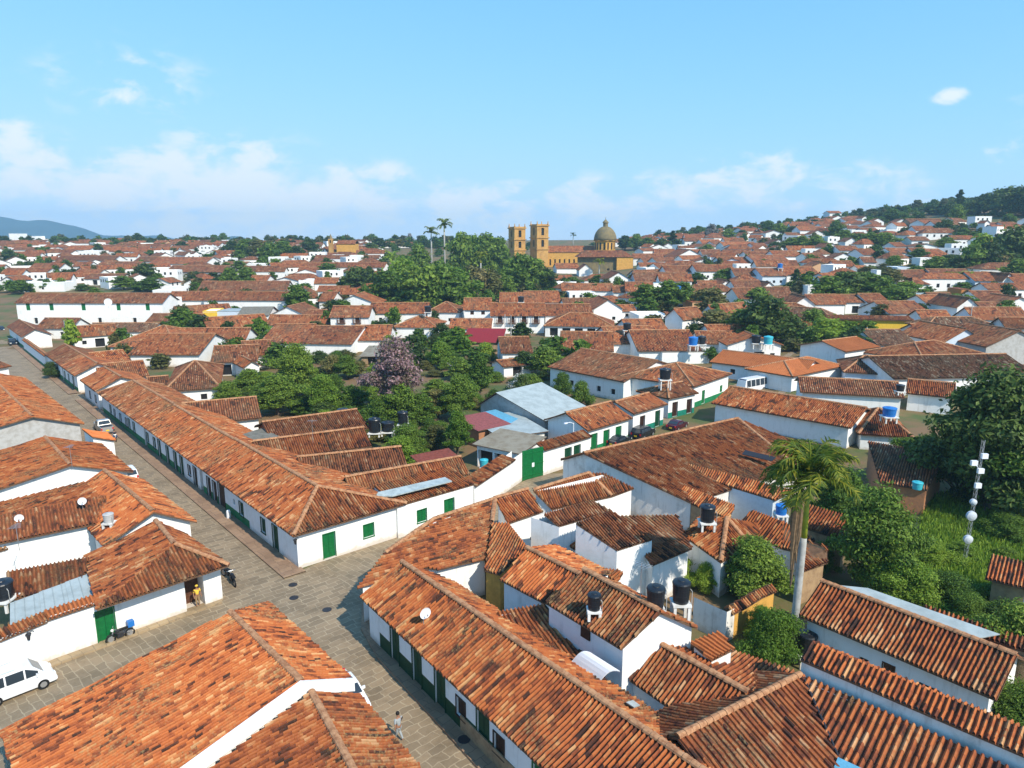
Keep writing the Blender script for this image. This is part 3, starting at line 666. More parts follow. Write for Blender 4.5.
# ---------------------------------------------------------------- near houses, traced roof by roof
def fr(A, B, px, z=1.3):                     # how far along A-B the sight column px meets it
    lo, hi = 0.0, 1.0; A = np.array(A[:2], float); B = np.array(B[:2], float)
    f = lambda t: proj(*(A + (B - A) * t), z)[0] - px
    if f(lo) * f(hi) > 0: return .0
    for _ in range(30):
        m = (lo + hi) / 2
        if f(lo) * f(m) <= 0: hi = m
        else: lo = m
    return lo
W3 = lambda p: np.array(p, float) if len(p) == 3 and p[0] < 100 and p[1] < 0 else p
def q3(p): return np.array([*P(p[0], p[1], p[2]), p[2]])
def custom(label, planes, walls=(), caps=(), tone='rust', wall='plaster', name='house', cat='house', lod=0, outline=None, z0=0.0, ov=.3, mats=None, ts=1.0):
    root = empty(name); tag(root, label, cat); T = Tiles(lod, ts)
    for pl in planes:
        az = None
        if isinstance(pl, tuple): pl, az = pl
        T.plane([np.array(p, float) for p in pl], az)
    for a, b in caps: T.cap(a, b)
    T.build(tone, root)
    Wl = Wall(root, mats or (wall, 'green_dado'), True)
    if outline is not None:
        o = np.array(outline, float); c = o[:, :2].mean(0); d = o[:, :2] - c; ln = np.linalg.norm(d, axis=1, keepdims=True); o[:, :2] = c + d * (1 - ov / ln)
        ar = sum(o[i, 0] * o[(i + 1) % len(o), 1] - o[(i + 1) % len(o), 0] * o[i, 1] for i in range(len(o)))
        if ar < 0: o = o[::-1]
        for i in range(len(o)):
            a, b = o[i], o[(i + 1) % len(o)]; Wl.strip(a, b, z0, a[2] - .12, b[2] - .12)
    for wl in walls: Wl.strip(*wl[:2], *wl[2:5], ops=wl[5] if len(wl) > 5 else (), dado=wl[6] if len(wl) > 6 else 0, dspan=wl[7] if len(wl) > 7 else None)
    Wl.build(); return root
def lift(p, z): return (*p[:2], z)
def cols(A, B, s, z=1.3):                    # 'd:334 w:376' -> openings along A-B
    r = []
    for it in s.split():
        k, x = it.split(':'); f = fr(A, B, float(x), z)
        if f > 0: r.append((k, f * math.dist(A[:2], B[:2])))
    return r

# lower-left corner: two long roofs that share the street front
n1a, n1b = (-17.7, 40.1, 5.0), (-11.1, 33.0, 5.0); n1e0, n1e1 = (-16.9, 44.4, 3.3), (-9.1, 35.7, 3.3); n1l0, n1l1 = (-26.5, 31.8, 3.0), (-18.8, 23.8, 3.0)
h = custom('long low house in the lower-left corner whose weathered roof faces the van', [[n1l0, n1l1, n1b, n1a], [n1e0, n1e1, n1b, n1a]], caps=[(n1a, n1b)], tone='orange', ts=.86,
    outline=[n1l0, n1l1, (-11.3, 32.8, 4.95), n1e1, n1e0, (-17.6, 40.3, 4.95)])
mb = MB()                                    # whitewashed verge along the shared gable
for a, b in ((n1l1, n1b), (n1b, n1e1)):
    a, b = np.array(a) + (.05, -.12, 0), np.array(b) + (.05, -.12, 0); d = (b - a) / np.linalg.norm(b - a); sd = np.array([-d[1], d[0], 0]) * .13
    for k in range(1):
        mb.add([a - sd - (0, 0, .6), b - sd - (0, 0, .6), b - sd + (0, 0, .16), a - sd + (0, 0, .16), a + sd - (0, 0, .6), b + sd - (0, 0, .6), b + sd + (0, 0, .16), a + sd + (0, 0, .16)],
               [(0, 1, 2, 3), (7, 6, 5, 4), (3, 2, 6, 7), (0, 3, 7, 4), (1, 5, 6, 2)])
mb.build('verge', 'plaster', h)
n2r0, n2r1 = (-10.6, 32.9, 4.5), (-5.2, 24.2, 4.5); n2e0, n2e1 = (-8.6, 34.8, 3.0), (-1.4, 25.2, 3.0); n2l0, n2l1 = (-18.0, 23.9, 2.6), (-12.5, 15.5, 2.6)
custom('house at the bottom edge with a dark streaked roof left of the walking person', [[n2l0, n2l1, n2r1, n2r0], [n2e0, n2e1, n2r1, n2r0]], caps=[(n2r0, n2r1)], tone='rust', ts=.9,
    outline=[n2l0, n2l1, n2r1, n2e1, n2e0, n2r0])

# corner house in the middle: green band towards the lower street
s0, s1 = np.array((-10.7, 45.2)), np.array((5.2, 23.9)); sd = (s1 - s0) / np.linalg.norm(s1 - s0); sn = np.array([-sd[1], sd[0]]); sn = sn if sn[0] > 0 else -sn
r0, r1 = s0 + sn * 3.3 + sd * .1, s1 + sn * 4.3
z3 = lambda p, z: (p[0], p[1], z)
k0, k1 = r0 + sn * 3.0 + sd * 2.2, r1 + sn * 3.2
f0, f1 = s0 + sn * .5 + sd * .3, s1 + sn * .5
ops = cols(f0, f1, 'h:373 h:395 h:417 h:440 k:461 b:480.5 k:499 d:540')
cor = custom('corner house with a dark green band and doors along the shaded lower street', [[z3(s0, 3.3), z3(s1, 3.3), z3(r1, 5.0), z3(r0, 5.0)], [z3(k1, 3.4), z3(k0, 3.4), z3(r0, 5.0), z3(r1, 5.0)]], caps=[(z3(r0, 5.0), z3(r1, 5.0))], tone='orange',
    walls=[(f0, f1, 0, 3.35, 3.35, ops, 1.25, (.06, .60)), (r0 + sd * .4, f0, 0, 4.85, 3.35), (k0 + sd * .3, r0 + sd * .4, 0, 3.3, 4.85), (k1, k0, 0, 3.3)], mats=('plaster', 'dark_green'))
mb = MB(); mb.box((*(f0 + sd * 16.5 - sn * .03), .55), (9, .08, 1.1), math.atan2(sd[1], sd[0])); mb.build('stone_base', 'earth_wall', cor)
# its wing along the cross street
L = [q3(p) for p in ((404, 564, 3.3), (438, 569, 3.3), (491, 557, 3.3), (494, 499, 4.9), (434, 519, 4.7), (385, 553, 3.9), (357, 588, 3.1))]
custom('wing along the cross street whose orange roof meets the green-banded corner house', [(L, 58)], tone='rust', caps=[(L[5], L[4]), (L[4], L[3])], outline=[L[6], L[0], L[1], L[2], L[3], L[4], L[5]], ov=.5)
R2 = [q3(p) for p in ((508, 523, 3.5), (543, 511, 3.5), (528, 489, 4.9), (495, 498, 4.9))]
custom('small roof at a dark yard, between the orange wing and the green gate', [R2], tone='orange', caps=[(R2[2], R2[3]), (R2[3], q3((492, 522, 4.3)))], outline=R2)
L2 = [q3(p) for p in ((484, 570, 3.2), (500, 574, 3.2), (527, 547, 4.4), (508, 523, 4.5), (492, 523, 4.4))]
custom('narrow orange roof beside the dark yard behind the corner house', [(L2, 20)], tone='orange', wall='ochre', outline=L2)
R3 = [q3(p) for p in ((552, 509, 3.4), (612, 496, 3.4), (589, 473, 5.2), (533, 490, 5.0))]
b3 = [q3((522, 487, 4.2)), q3((563, 473, 4.3))]
custom('orange roofed house just below the green street gate', [R3, [q3((612, 496, 3.4)), q3((634, 488, 3.6)), q3((604, 473, 5.2)), q3((589, 473, 5.2))]], tone='orange', caps=[(R3[2], R3[3]), (R3[2], R3[1])], outline=[R3[0], R3[1], q3((634, 488, 3.6)), q3((604, 473, 5.2)), R3[3]])
U = [q3(p) for p in ((500, 579, 4.0), (545, 603, 4.0), (583, 576, 5.4), (527, 548, 5.4))]
hU = custom('orange roof over a shaded yard wall behind the corner house', [U, [q3((610, 572, 3.9)), q3((555, 545, 3.9)), U[3], U[2]]], tone='orange', caps=[(U[3], U[2])], outline=[U[0], U[1], q3((612, 574, 4)), q3((555, 545, 4))], wall='plaster')
# two-storey house with the tanks
m0, m1, mr0, mr1, mb0, mb1 = (2.1, 40.3, 5.6), (6.1, 35.2, 5.6), (4.6, 41.5, 7.2), (8.45, 36.3, 7.2), (7.1, 42.6, 5.6), (10.9, 37.3, 5.6)
g0, g1 = np.array((2.35, 40.5)), np.array((6.25, 35.55))
hM = custom('tall white gabled house with a single black tank on its front roof slope', [[m0, m1, mr1, mr0], [mb1, mb0, mr0, mr1]], caps=[(mr0, mr1)], tone='rust',
    walls=[(g0, g1, 0, 5.7, 5.7, [('o', 3.2, 1)]), (g1, (8.5, 36.55), 0, 5.7, 7.1), ((8.5, 36.55), (10.6, 37.5), 0, 7.1, 5.75), ((10.6, 37.5), (6.9, 42.4), 0, 5.7), ((6.9, 42.4), g0, 0, 5.7)])
mb = MB(); c = g0 + (g1 - g0) * .53; mb.box((c[0] - .02, c[1] - .02, 4.95), (.75, .12, .75), math.atan2(-4.95, 3.9)); mb.build('window', 'dark_wood', hM)
Yp = [q3(p) for p in ((512, 640, 3.3), (570, 664, 3.3), (588, 651, 3.5), (545, 604, 4.3), (497, 612, 4.2))]
custom('orange roof with downhill tiles between the long ridge and the tall gabled house', [(Yp, -25)], tone='orange', outline=Yp)
X = [q3(p) for p in ((622, 674, 3.3), (684, 717, 3.3), (749, 693, 4.9), (662, 645, 4.9))]
Xb = [q3((795, 672, 3.2)), q3((700, 640, 3.2))]
custom('ribbed orange roof in front of the tall gable, right of the grey awning', [X, [Xb[0], Xb[1], X[3], X[2]]], tone='rust', caps=[(X[3], X[2])], outline=[X[0], X[1], Xb[0], Xb[1]])
FR0, FR1, FR2, FV = (7.7, 28.6, 5.2), (15.4, 33.4, 5.2), (24.5, 24.0, 5.2), (15.5, 27.3, 3.3)
fr_ = custom('large brown roof filling the lower right corner with a dark valley line', [[(10.4, 24.2, 3.3), FV, FR1, FR0], [FV, (22.6, 19.9, 3.3), FR2, FR1], [(13.4, 36.3, 3.4), (5.7, 31.4, 3.4), FR0, FR1]],
    caps=[(FR0, FR1)], ts=1.2, tone='rust', outline=[(10.4, 24.2, 3.3), FV, (22.6, 19.9, 3.3), FR2, FR1, (13.4, 36.3, 3.4), (5.7, 31.4, 3.4)])
mb = MB(); mb.tube([(15.47, 33.2, 5.2), (15.5, 30, 4.22), (15.52, 27.2, 3.32)], .07, 6); mb.build('valley_gutter', 'dark_metal', fr_)
# tall white wall with a tiled coping
cw0, cw1 = np.array((15.55, 33.75)), np.array((25.2, 23.8)); cd_ = (cw1 - cw0) / np.linalg.norm(cw1 - cw0); cn = np.array([-cd_[1], cd_[0]])
rw = empty('boundary_wall'); tag(rw, 'tall white wall with a tiled coping beside the lower right roof', 'wall')
T = Tiles(0); T.plane([z3(cw0 - cn * .15, 5.95), z3(cw1 - cn * .15, 5.95), z3(cw1 + cn * .95, 6.5), z3(cw0 + cn * .95, 6.5)]); T.plane([z3(cw1 + cn * 1.7, 6.1), z3(cw0 + cn * 1.7, 6.1), z3(cw0 + cn * .95, 6.5), z3(cw1 + cn * .95, 6.5)]); T.build('orange', rw, 'coping')
W = Wall(rw, ('plaster_aged', 'plaster')); W.strip(cw0, cw1, 0, 5.95); W.strip(cw1 + cn * 1.5, cw0 + cn * 1.5, 0, 6.1); W.strip(cw0 + cn * 1.5, cw0, 0, 6.1, 5.95); W.build()
# house right of the palm, with its grey roof sheet
house((19.1, 42.6), (26.4, 33.8), 0, 3.4, 5.6, 1.5, 'G', 'rust', ops={'f': [('s', .36), ('K', .5, .6), ('k', .72)]}, label='white house right of the palm with a rust brown roof and small dark window')
bm_ = MB(); a = [q3(p) for p in ((838, 585, 4.9), (868, 588, 4.9), (1000, 634, 4.6), (968, 640, 4.4))]
bm_.add([*a, *[p - (0, 0, .06) for p in a]], [(0, 1, 2, 3), (7, 6, 5, 4), (0, 3, 7, 4), (3, 2, 6, 7), (1, 5, 6, 2), (0, 4, 5, 1)])
tag(bm_.build('roof_sheet', 'sheet_metal'), 'long grey metal sheet lying behind the rust roofed house right of the palm', 'roof sheet')
custom('thin strip of orange tiles behind the long grey metal sheet', [[q3((938, 622, 4.0)), q3((1060, 662, 4.0)), q3((1060, 650, 4.4)), q3((924, 605, 4.4))]], tone='orange', outline=[q3((938, 622, 4.0)), q3((1060, 662, 4.0)), q3((1060, 650, 4.4)), q3((924, 605, 4.4))], wall='earth_wall')
# white houses in the middle of the block
def wl(p, q, z0, zt, zt2=None, ops=()): return (p, q, z0, zt, zt2 if zt2 is not None else zt, list(ops))
qa, qb, qc, qd = q3((576, 523, 6.3)), q3((617, 550, 5.0)), q3((652, 539, 5.0)), q3((612, 511, 6.3))
custom('white cube-like house with a brown lean-to roof and one small square window', [([qb, qc, qd, qa], None)], tone='brown',
    walls=[wl(qa, qb, 0, 6.2, 4.9, [('n', .62, 1.2)]), wl(qb, qc, 0, 4.9), wl(qc, qd, 0, 4.9, 6.2), wl(qd, qa, 0, 6.2)])
ua, ub, uc, ud = q3((544, 514, 6.0)), q3((559, 526, 5.3)), q3((612, 511, 5.3)), q3((592, 500, 6.0))
ue = q3((531, 516, 5.6))
custom('white house with a dark upright window facing the dark yard', [[ub, uc, ud, ua]], tone='brown', walls=[wl(ue, ub, 0, 5.5, 5.2, [('n', .66, 1.2)]), wl(ub, uc, 0, 5.2), wl(uc, ud, 0, 5.2, 5.9), wl(ud, ue, 0, 5.9, 5.5)])
va, vb, vc, vd = q3((618, 516, 5.0)), q3((652, 565, 3.6)), q3((692, 548, 3.6)), q3((677, 515, 5.0))
custom('brown roofed annexe with a white fascia right of the cube-like house', [[vb, vc, vd, va]], tone='brown', outline=[va, vb, vc, vd])
ta, tb = q3((560, 583, 2.6)), q3((616, 600, 2.6))
for i, (pp, lb) in enumerate(((((648, 565, 3.2), (606, 546, 3.2)), 'x'),)): pass
c1, c2 = q3((556, 541, 3.4)), q3((618, 571, 3.0))
rt = empty('terrace_wall'); tag(rt, 'low white terrace wall with short tile copings below the cube-like house', 'wall')
W = Wall(rt, ('plaster_aged', 'plaster')); W.strip(q3((551, 545, 3.2)), q3((622, 585, 2.8)), 0, 3.1, 2.8); W.build()
T = Tiles(0)
for a, b, z in (((558, 537), (575, 549), 3.3), ((581, 560), (617, 582), 3.0), ((530, 538), (552, 552), 3.1)):
    p, q = q3((*a, z)), q3((*b, z)); up = np.array((.62, .78, 0)) * .9 + (0, 0, .4); T.plane([p, q, q + up, p + up])
T.build('orange', rt, 'coping')
# hip roof with a black tank, and its neighbours
ap = q3((727, 518, 4.9)); hl, hr, hx, hy = q3((683, 535, 3.3)), q3((721, 562, 3.2)), q3((750, 545, 3.3)), q3((765, 525, 3.4))
hz_ = q3((700, 516, 3.6))
custom('orange hipped roof beside the small tree, under a black water tank', [[hl, hr, ap, hz_], [hr, hx, ap], [hx, hy, ap]], tone='orange', caps=[(ap, hr), (ap, hx)], outline=[hl, hr, hx, hy, hz_])
bbe0, bbe1, bbr0, bbr1 = (17.1, 63.4, 3.2), (31.5, 73.6, 3.2), (7.6, 71.4, 5.6), (28.6, 86.0, 5.6)
custom('broad weathered roof between the cross street and the palm', [[bbe0, bbe1, bbr1, bbr0], [(26.6, 89.2, 3.9), (5.4, 74.4, 3.9), bbr0, bbr1], [bbe1, (37, 78, 3.3), bbr1]], tone='rust', caps=[(bbr0, bbr1), (bbr1, bbe1)],
    outline=[bbe0, bbe1, (37, 78, 3.3), bbr1, (26.6, 89.2, 3.9), (5.4, 74.4, 3.9), bbr0], wall='plaster_aged')
e1_, e2_ = q3((684, 488, 3.0)), q3((770, 512, 3.0)); e3_, e4_ = q3((800, 488, 4.2)), q3((690, 470, 4.2))
custom('strip of bright tiles over a white-blue wall below the broad brown roof', [[q3((690, 474, 3.6)), q3((776, 500, 3.4)), q3((792, 490, 4.2)), q3((684, 463, 4.4))]], tone='orange', wall='plaster_blue', outline=[q3((690, 474, 3.6)), q3((776, 500, 3.4)), q3((792, 490, 4.2)), q3((684, 463, 4.4))])
custom('jumbled orange tiles above the black tank, left of the palm', [[q3((676, 497, 3.0)), q3((729, 519, 3.0)), q3((735, 505, 3.9)), q3((684, 486, 3.9))]], tone='orange', wall='earth_wall', outline=[q3((676, 497, 3.0)), q3((729, 519, 3.0)), q3((735, 505, 3.9)), q3((684, 486, 3.9))])
custom('orange roof with a skylight right behind the palm trunk', [[q3((733, 528, 3.0)), q3((782, 548, 3.0)), q3((782, 521, 4.4)), q3((752, 510, 4.4))], [q3((782, 521, 4.4)), q3((815, 540, 3.4)), q3((800, 552, 3.2)), q3((782, 548, 3.0))]], tone='orange', outline=[q3((733, 528, 3.0)), q3((782, 548, 3.0)), q3((800, 552, 3.2)), q3((815, 540, 3.4)), q3((752, 510, 4.4))])
custom('ruined orange roof on an ochre wall just right of the palm trunk', [[q3((800, 572, 2.9)), q3((828, 562, 2.9)), q3((828, 546, 4.0)), q3((800, 538, 4.0))]], tone='orange', wall='earth_wall', outline=[q3((800, 572, 2.9)), q3((828, 562, 2.9)), q3((828, 546, 4.0)), q3((800, 538, 4.0))])
custom('dark red roof in the shade behind the palm', [[q3((806, 528, 3.2)), q3((845, 540, 3.2)), q3((852, 517, 4.4)), q3((806, 504, 4.4))]], tone='rust', outline=[q3((806, 528, 3.2)), q3((845, 540, 3.2)), q3((852, 517, 4.4)), q3((806, 504, 4.4))], wall='earth_wall')
# earth wall with a tile coping round the garden, ochre in the sun
gw = empty('garden_wall'); tag(gw, 'curved ochre earth wall with tile coping beside the bamboo bush', 'wall')
W = Wall(gw, ('ochre', 'earth_wall')); T = Tiles(0); pl = [q3((727, 640, 0.2)), q3((734, 625, .2)), q3((752, 610, .2)), q3((772, 600, .2))]; pl = [np.array(P(x, y, 2.2)) for x, y in ((728, 611), (742, 604), (758, 594), (772, 588))]
for a, b in zip(pl[:-1], pl[1:]):
    d = (b - a) / np.linalg.norm(b - a); n_ = np.array([d[1], -d[0]]); W.strip(a + n_ * .2, b + n_ * .2, 0, 2.2); W.strip(b - n_ * .2, a - n_ * .2, 0, 2.2)
    T.plane([z3(a + n_ * .4, 2.15), z3(b + n_ * .4, 2.15), z3(b, 2.5), z3(a, 2.5)]); T.plane([z3(b - n_ * .4, 2.15), z3(a - n_ * .4, 2.15), z3(a, 2.5), z3(b, 2.5)])
W.strip(pl[0] - (.25, .1), pl[0] + (.25, -.1), 0, 2.2); W.build(); T.build('orange', gw, 'coping')
yw = empty('yard_wall'); tag(yw, 'white yard wall behind the two black tanks', 'wall'); W = Wall(yw, ('plaster_aged', 'plaster')); W.strip(P(694, 597, 2.4), P(727, 612, 2.4), 0, 2.4); W.strip(P(727, 612, 2.4), P(735, 608, 2.4), 0, 2.4); W.build()
# tiny white shed on the ribbed roof
sa, sb, sc_, sdd = q3((691, 642, 5.0)), q3((711, 660, 4.8)), q3((735, 648, 5.0)), q3((719, 631, 5.4))
custom('tiny white shed with four rows of red tiles right of the ribbed roof', [([sb, sc_, sdd, sa], -40)], tone='new', outline=[sa, sb, sc_, sdd], z0=2.6, ov=.2)
aw = empty('awning'); tag(aw, 'white curved awning over a doorway of the tall gabled house', 'awning')
mb = MB(); a, b, c, d = q3((572, 661, 3.9)), q3((600, 681, 3.7)), q3((620, 671, 4.4)), q3((590, 652, 4.6))
for i in range(6):
    t0, t1 = i / 6, (i + 1) / 6; bz = lambda t: (0, 0, .3 * math.sin(math.pi * t))
    p = lambda t, u, v: u + (v - u) * t + np.array(bz(t))
    mb.add([p(t0, a, d), p(t1, a, d), p(t1, b, c), p(t0, b, c)], [(0, 1, 2, 3)]); mb.add([p(t0, a, d) - (0, 0, .05), p(t1, a, d) - (0, 0, .05), p(t1, b, c) - (0, 0, .05), p(t0, b, c) - (0, 0, .05)], [(3, 2, 1, 0)])
    mb.add([p(t0, b, c), p(t1, b, c), p(t1, b, c) - (0, 0, .05), p(t0, b, c) - (0, 0, .05)], [(0, 1, 2, 3)])
mb.build('canopy', 'white_metal', aw); mb = MB()
for q in (a, b): mb.tube([q, q - (0, 0, 1.2)], .04, 6)
mb.build('bracket', 'white_paint', aw)

# ------------------------------------------------ left side of the street
ga = lambda A, B, s: cols(A, B, s)
house((-57.8, 91.5), (-87.4, 123.2), 0, 3.4, 17, 2.0, 'G', 'orange', 'plaster_grey', label='upper left house with a grey gable wall, beside the pickup', asym=.33, away=False, lod=0)
house((-40.9, 72.0), (-50.3, 82.4), 0, 3.3, 17, 2.0, 'G', 'orange', 'plaster', label='house with a grey skylight in its orange roof, left of the white car', asym=.33, away=False, lod=0)
custom('small orange annexe roof with a white end wall by the street, near the pickup', [[(-50.0, 85.0, 3.0), (-53.2, 88.6, 3.0), (-55.2, 86.8, 4.0), (-51.8, 83.2, 4.0)]], tone='new', outline=[(-50.0, 85.0, 3.0), (-53.2, 88.6, 3.0), (-55.2, 86.8, 4.0), (-51.8, 83.2, 4.0)])
house((-28.0, 58.4), (-38.5, 69.4), 0, 3.3, 7.4, 1.9, 'G', 'orange', 'plaster', label='orange roofed house across the street from the dark wooden doors, white verge', asym=.46, away=False, lod=0)
l3 = [q3(v) for v in ((-40, 545, 3.6), (0, 533, 3.6), (66, 514, 3.9), (104, 500, 4.6), (84, 482, 4.6), (-40, 512, 3.7))]
custom('low wing of rust tiles left of the white verge house, above the long plain wall', [([l3[0], l3[2], l3[3], l3[4], l3[5]], 30)], tone='rust', outline=[l3[0], l3[2], l3[3], l3[4], l3[5]])
a, b = P(0, 543, 3.7), P(113, 520, 3.7); a = tuple(np.array(a) + (np.array(a) - np.array(b)) * .2)
house(a, b, 0, 3.7, 4.2, 1.0, 'S', 'rust', 'plaster', label='long plain white wall under a short rust tiled lean-to on the left', lod=0)
q_r0, q_r1 = (-29.6, 54.6, 5.0), (-25.9, 50.1, 5.0); q_c, q_b, q_l0, q_l1 = q3((229, 565, 3.3)), q3((186, 535, 3.3)), q3((97, 609, 3.3)), q3((85, 556, 3.3))
A, B = np.array(P(56, 660)), np.array(P(223, 600))
lb4 = custom('corner house with the yellow-clad person in its doorway', [[q_c, q_b, q_r0, q_r1], [q_l0, q_l1, q_r0, q_r1], [q_c, q_l0, q_r1]], tone='rust', caps=[(q_r0, q_r1), (q_c, q_r1)],
    walls=[(A, B, 0, 3.25, 3.25, cols(A, B, 'd:106 y:195')), (B, q_b[:2] + (-.4, -.3), 0, 3.25), (q_l1[:2], A, 0, 2.3), (q_b[:2] + (-.4, -.3), q_l1[:2], 0, 3.3)])
T = Tiles(0); T.plane([(*(A + (0, -.25)), 3.15), (*(A + (B - A) * .34 + (0, -.25)), 3.2), (*(A + (B - A) * .34 + (-.5, .4)), 3.5), (*(A + (-.5, .4)), 3.45)]); T.build('new', lb4, 'coping')
C = np.array(P(-40, 702)); gl = empty('garden_wall'); tag(gl, 'white street wall behind the parked van, with a tile edge', 'wall'); W = Wall(gl); W.strip(C, A, 0, 3.0, 3.1); W.build()
T = Tiles(0); T.plane([z3(C + (0, -.25), 2.95), z3(A + (0, -.25), 3.05), z3(A + (-.5, .5), 3.4), z3(C + (-.5, .5), 3.3)]); T.build('orange', gl, 'coping')
l5 = [q3(p) for p in ((14, 599, 2.9), (83, 583, 2.9), (89, 557, 3.7), (6, 572, 3.7))]
custom('short strip of ribbed red tiles below the long plain white wall', [l5], tone='rust', outline=l5)
mb = MB(); a = [q3(p) for p in ((10, 634, 2.55), (0, 0, 0), (0, 0, 0), (101, 604, 2.6), (91, 574, 3.05), (0, 0, 0), (10, 603, 3.0))]; u_ = a[6]; v_ = a[4]; x_ = a[0]; y_ = a[3]
for f0, f1, dz, gx in ((0, .36, .0, .0), (.34, .68, .05, .5), (.66, 1.0, .1, -.2)):
    c = [x_ + (y_ - x_) * f0, x_ + (y_ - x_) * f1, u_ + (v_ - u_) * f1, u_ + (v_ - u_) * f0]; sl = (c[3] - c[0]) * .05 * gx; c = [q + (0, 0, dz) + (sl if i < 2 else 0) for i, q in enumerate(c)]
    mb.add([*c, *[q - (0, 0, .04) for q in c]], [(0, 1, 2, 3), (7, 6, 5, 4)] + [(i, i + 4, (i + 1) % 4 + 4, (i + 1) % 4) for i in range(4)])
for i in range(9):
    t = (i + .5) / 9; p = a[6] + (a[4] - a[6]) * t; q = a[0] + (a[3] - a[0]) * t; dz = .0 if t < .36 else .05 if t < .67 else .1; mb.tube([p + (0, 0, .015 + dz), q + (0, 0, .015 + dz)], .03, 4)
ms = mb.build('roof_sheet', 'sheet_metal'); tag(ms, 'grey corrugated metal sheets over the yard behind the green door', 'roof sheet')
custom('low orange lean-to at the left edge beside the black tank', [[q3((-30, 560, 3.0)), q3((8, 548, 3.0)), q3((8, 541, 3.4)), q3((-30, 550, 3.4))]], tone='orange', outline=[q3((-30, 560, 3.0)), q3((8, 548, 3.0)), q3((8, 541, 3.4)), q3((-30, 550, 3.4))])
mids(-60, 380, 12, 366, 3.2, 9, 1.8, 'G', 'orange', label='orange roof at the left edge beside the upper street', name='house')

# ------------------------------------------------ the long white row along the street
def row(sA, sB, D, rise, typ, tone, ops, label, asym=.45, dado=.95, dspan=None, side=None, lod=None, h=3.35):
    a, b = np.array(pa(sB, .5)), np.array(pa(sA, .5))
    o = {'f': [(k, f) for k, f in [(it.split(':')[0], fr(a, b, float(it.split(':')[1]))) for it in ops.split()] if f > 0]}
    if side: o.update(side)
    return house(a, b, 0, h, D, rise, typ, tone, 'plaster', o, label, asym=asym, dado=dado, dspan=dspan, ov=.5, lod=lod, detail=True)
def sidef(sA, D, ops):
    a = np.array(pa(sA, 0)); b = a - AN * D
    return [(k, f) for k, f in [(it.split(':')[0], fr(a, b, float(it.split(':')[1]))) for it in ops.split()] if f > 0]
row(-.3, 25, 11.3, 2.1, 'HR', 'rust', 'h:293 h:271.5 g:259 B:216 b:209 g:236.5 s:229 b:203 k:198', 'corner end of the white row, hipped roof and green doors at the crossing', asym=.4, dspan=(.0, .55), side={'r': sidef(-.3, 11, 'd:334 w:376')}, lod=0)
row(25.02, 48, 10, 2.0, 'G', 'rust', 'b:192 k:186 h:178 h:171.5 h:163.5 h:155 g:150 g:143', 'middle house of the white row with a green dado and brown door', dspan=(0, .7), lod=0)
row(48.02, 74, 10, 2.1, 'HL', 'brown', 'g:131 g:126 k:123 k:117 k:111 g:107', 'upper end of the white row with a curved mossy roof end', lod=0, asym=.45)
row(75.5, 88, 9, 1.9, 'G', 'orange', 'h:99 k:93 k:87', 'white house above the row with a bright white gable end', dado=0)
row(93, 108, 9, 1.8, 'G', 'rust', 'h:71 g:66 g:62', 'white house beyond the side lane with a green dado', dado=.9)
row(108.1, 126, 9, 1.8, 'G', 'brown', 'h:55 g:51', 'second white house beyond the side lane, its wall streaked green', dado=.9)
row(126.5, 160, 1.2, .3, 'G', 'orange', '', 'low white street wall climbing past the white courtyard house', dado=.6, h=2.8)
row(160.5, 190, 7, 1.8, 'G', 'rust', '', 'last white house at the far top of the left street', dado=.9)
# along the cross street
mids(397, 506, 474, 484, 3.3, 4.2, .9, 'S', 'orange', ov=.04, label='lean-to tiled roof over a green window and green door on the cross street', side={'f': [('w', .30), ('d', .66)]})
mb = MB(); a = [q3(p) for p in ((376, 496, 4.0), (392, 496, 4.0), (452, 481, 4.2), (445, 477, 4.3), (378, 492, 4.2))]
mb.add([*a, *[p - (0, 0, .1) for p in a]], [tuple(range(5)), tuple(range(9, 4, -1))] + [(i, i + 5, (i + 1) % 5 + 5, (i + 1) % 5) for i in range(5)])
tag(mb.build('skylight', 'skylight'), 'long pale translucent roof sheet above the green window on the cross street', 'skylight')
mids(352, 497, 470, 474, 3.4, 4.0, 1.4, 'G', 'rust', label='rust roof just behind the long pale roof sheet')
mids(300, 478, 408, 466, 3.6, 7.0, 1.2, 'G', 'brown', label='brown roof with a white parapet strip behind the corner of the row', lod=0)
mids(258, 462, 372, 446, 3.8, 6.5, 1.5, 'G', 'rust', label='long rust roof behind the white row, in front of the brick gable')
mids(272, 443, 370, 428, 3.6, 9, 1.6, 'G', 'brown', 'clay', label='house with a bare brick side under a brown roof, by the black tanks')
mb = MB(); a = [q3(p) for p in ((233, 437, 4.4), (257, 448, 4.2), (287, 440, 4.2), (262, 428, 4.4))]
mb.add([*a, *[p - (0, 0, .12) for p in a]], [(0, 1, 2, 3), (7, 6, 5, 4)] + [(i, i + 4, (i + 1) % 4 + 4, (i + 1) % 4) for i in range(4)])
tag(mb.build('roof_sheet', 'asbestos'), 'square grey sheet roof behind the middle of the white row', 'roof sheet')
mids(183, 426, 262, 418, 3.4, 8, 1.5, 'G', 'brown', label='brown roof between the white row and the garden trees')
mids(422, 466, 461, 458, 2.2, 3.0, .5, 'S', 'sheet_rust', 'clay', label='small brick shed with a flat rust red roof under the round tree')
g0_, g1_ = np.array(P(522, 481)), np.array(P(543, 475.5)); w0_ = np.array(P(474, 484, 3.3)); w1_ = np.array(P(590, 460))
bw = empty('street_wall'); tag(bw, 'white street wall rising to the green gate', 'wall'); W = Wall(bw); W.strip(w0_, g0_, 0, 3.2, 3.5); W.strip(g0_ + (-1.2, .9), w0_ + (-.4, .4), 0, 3.4, 3.2); W.build()
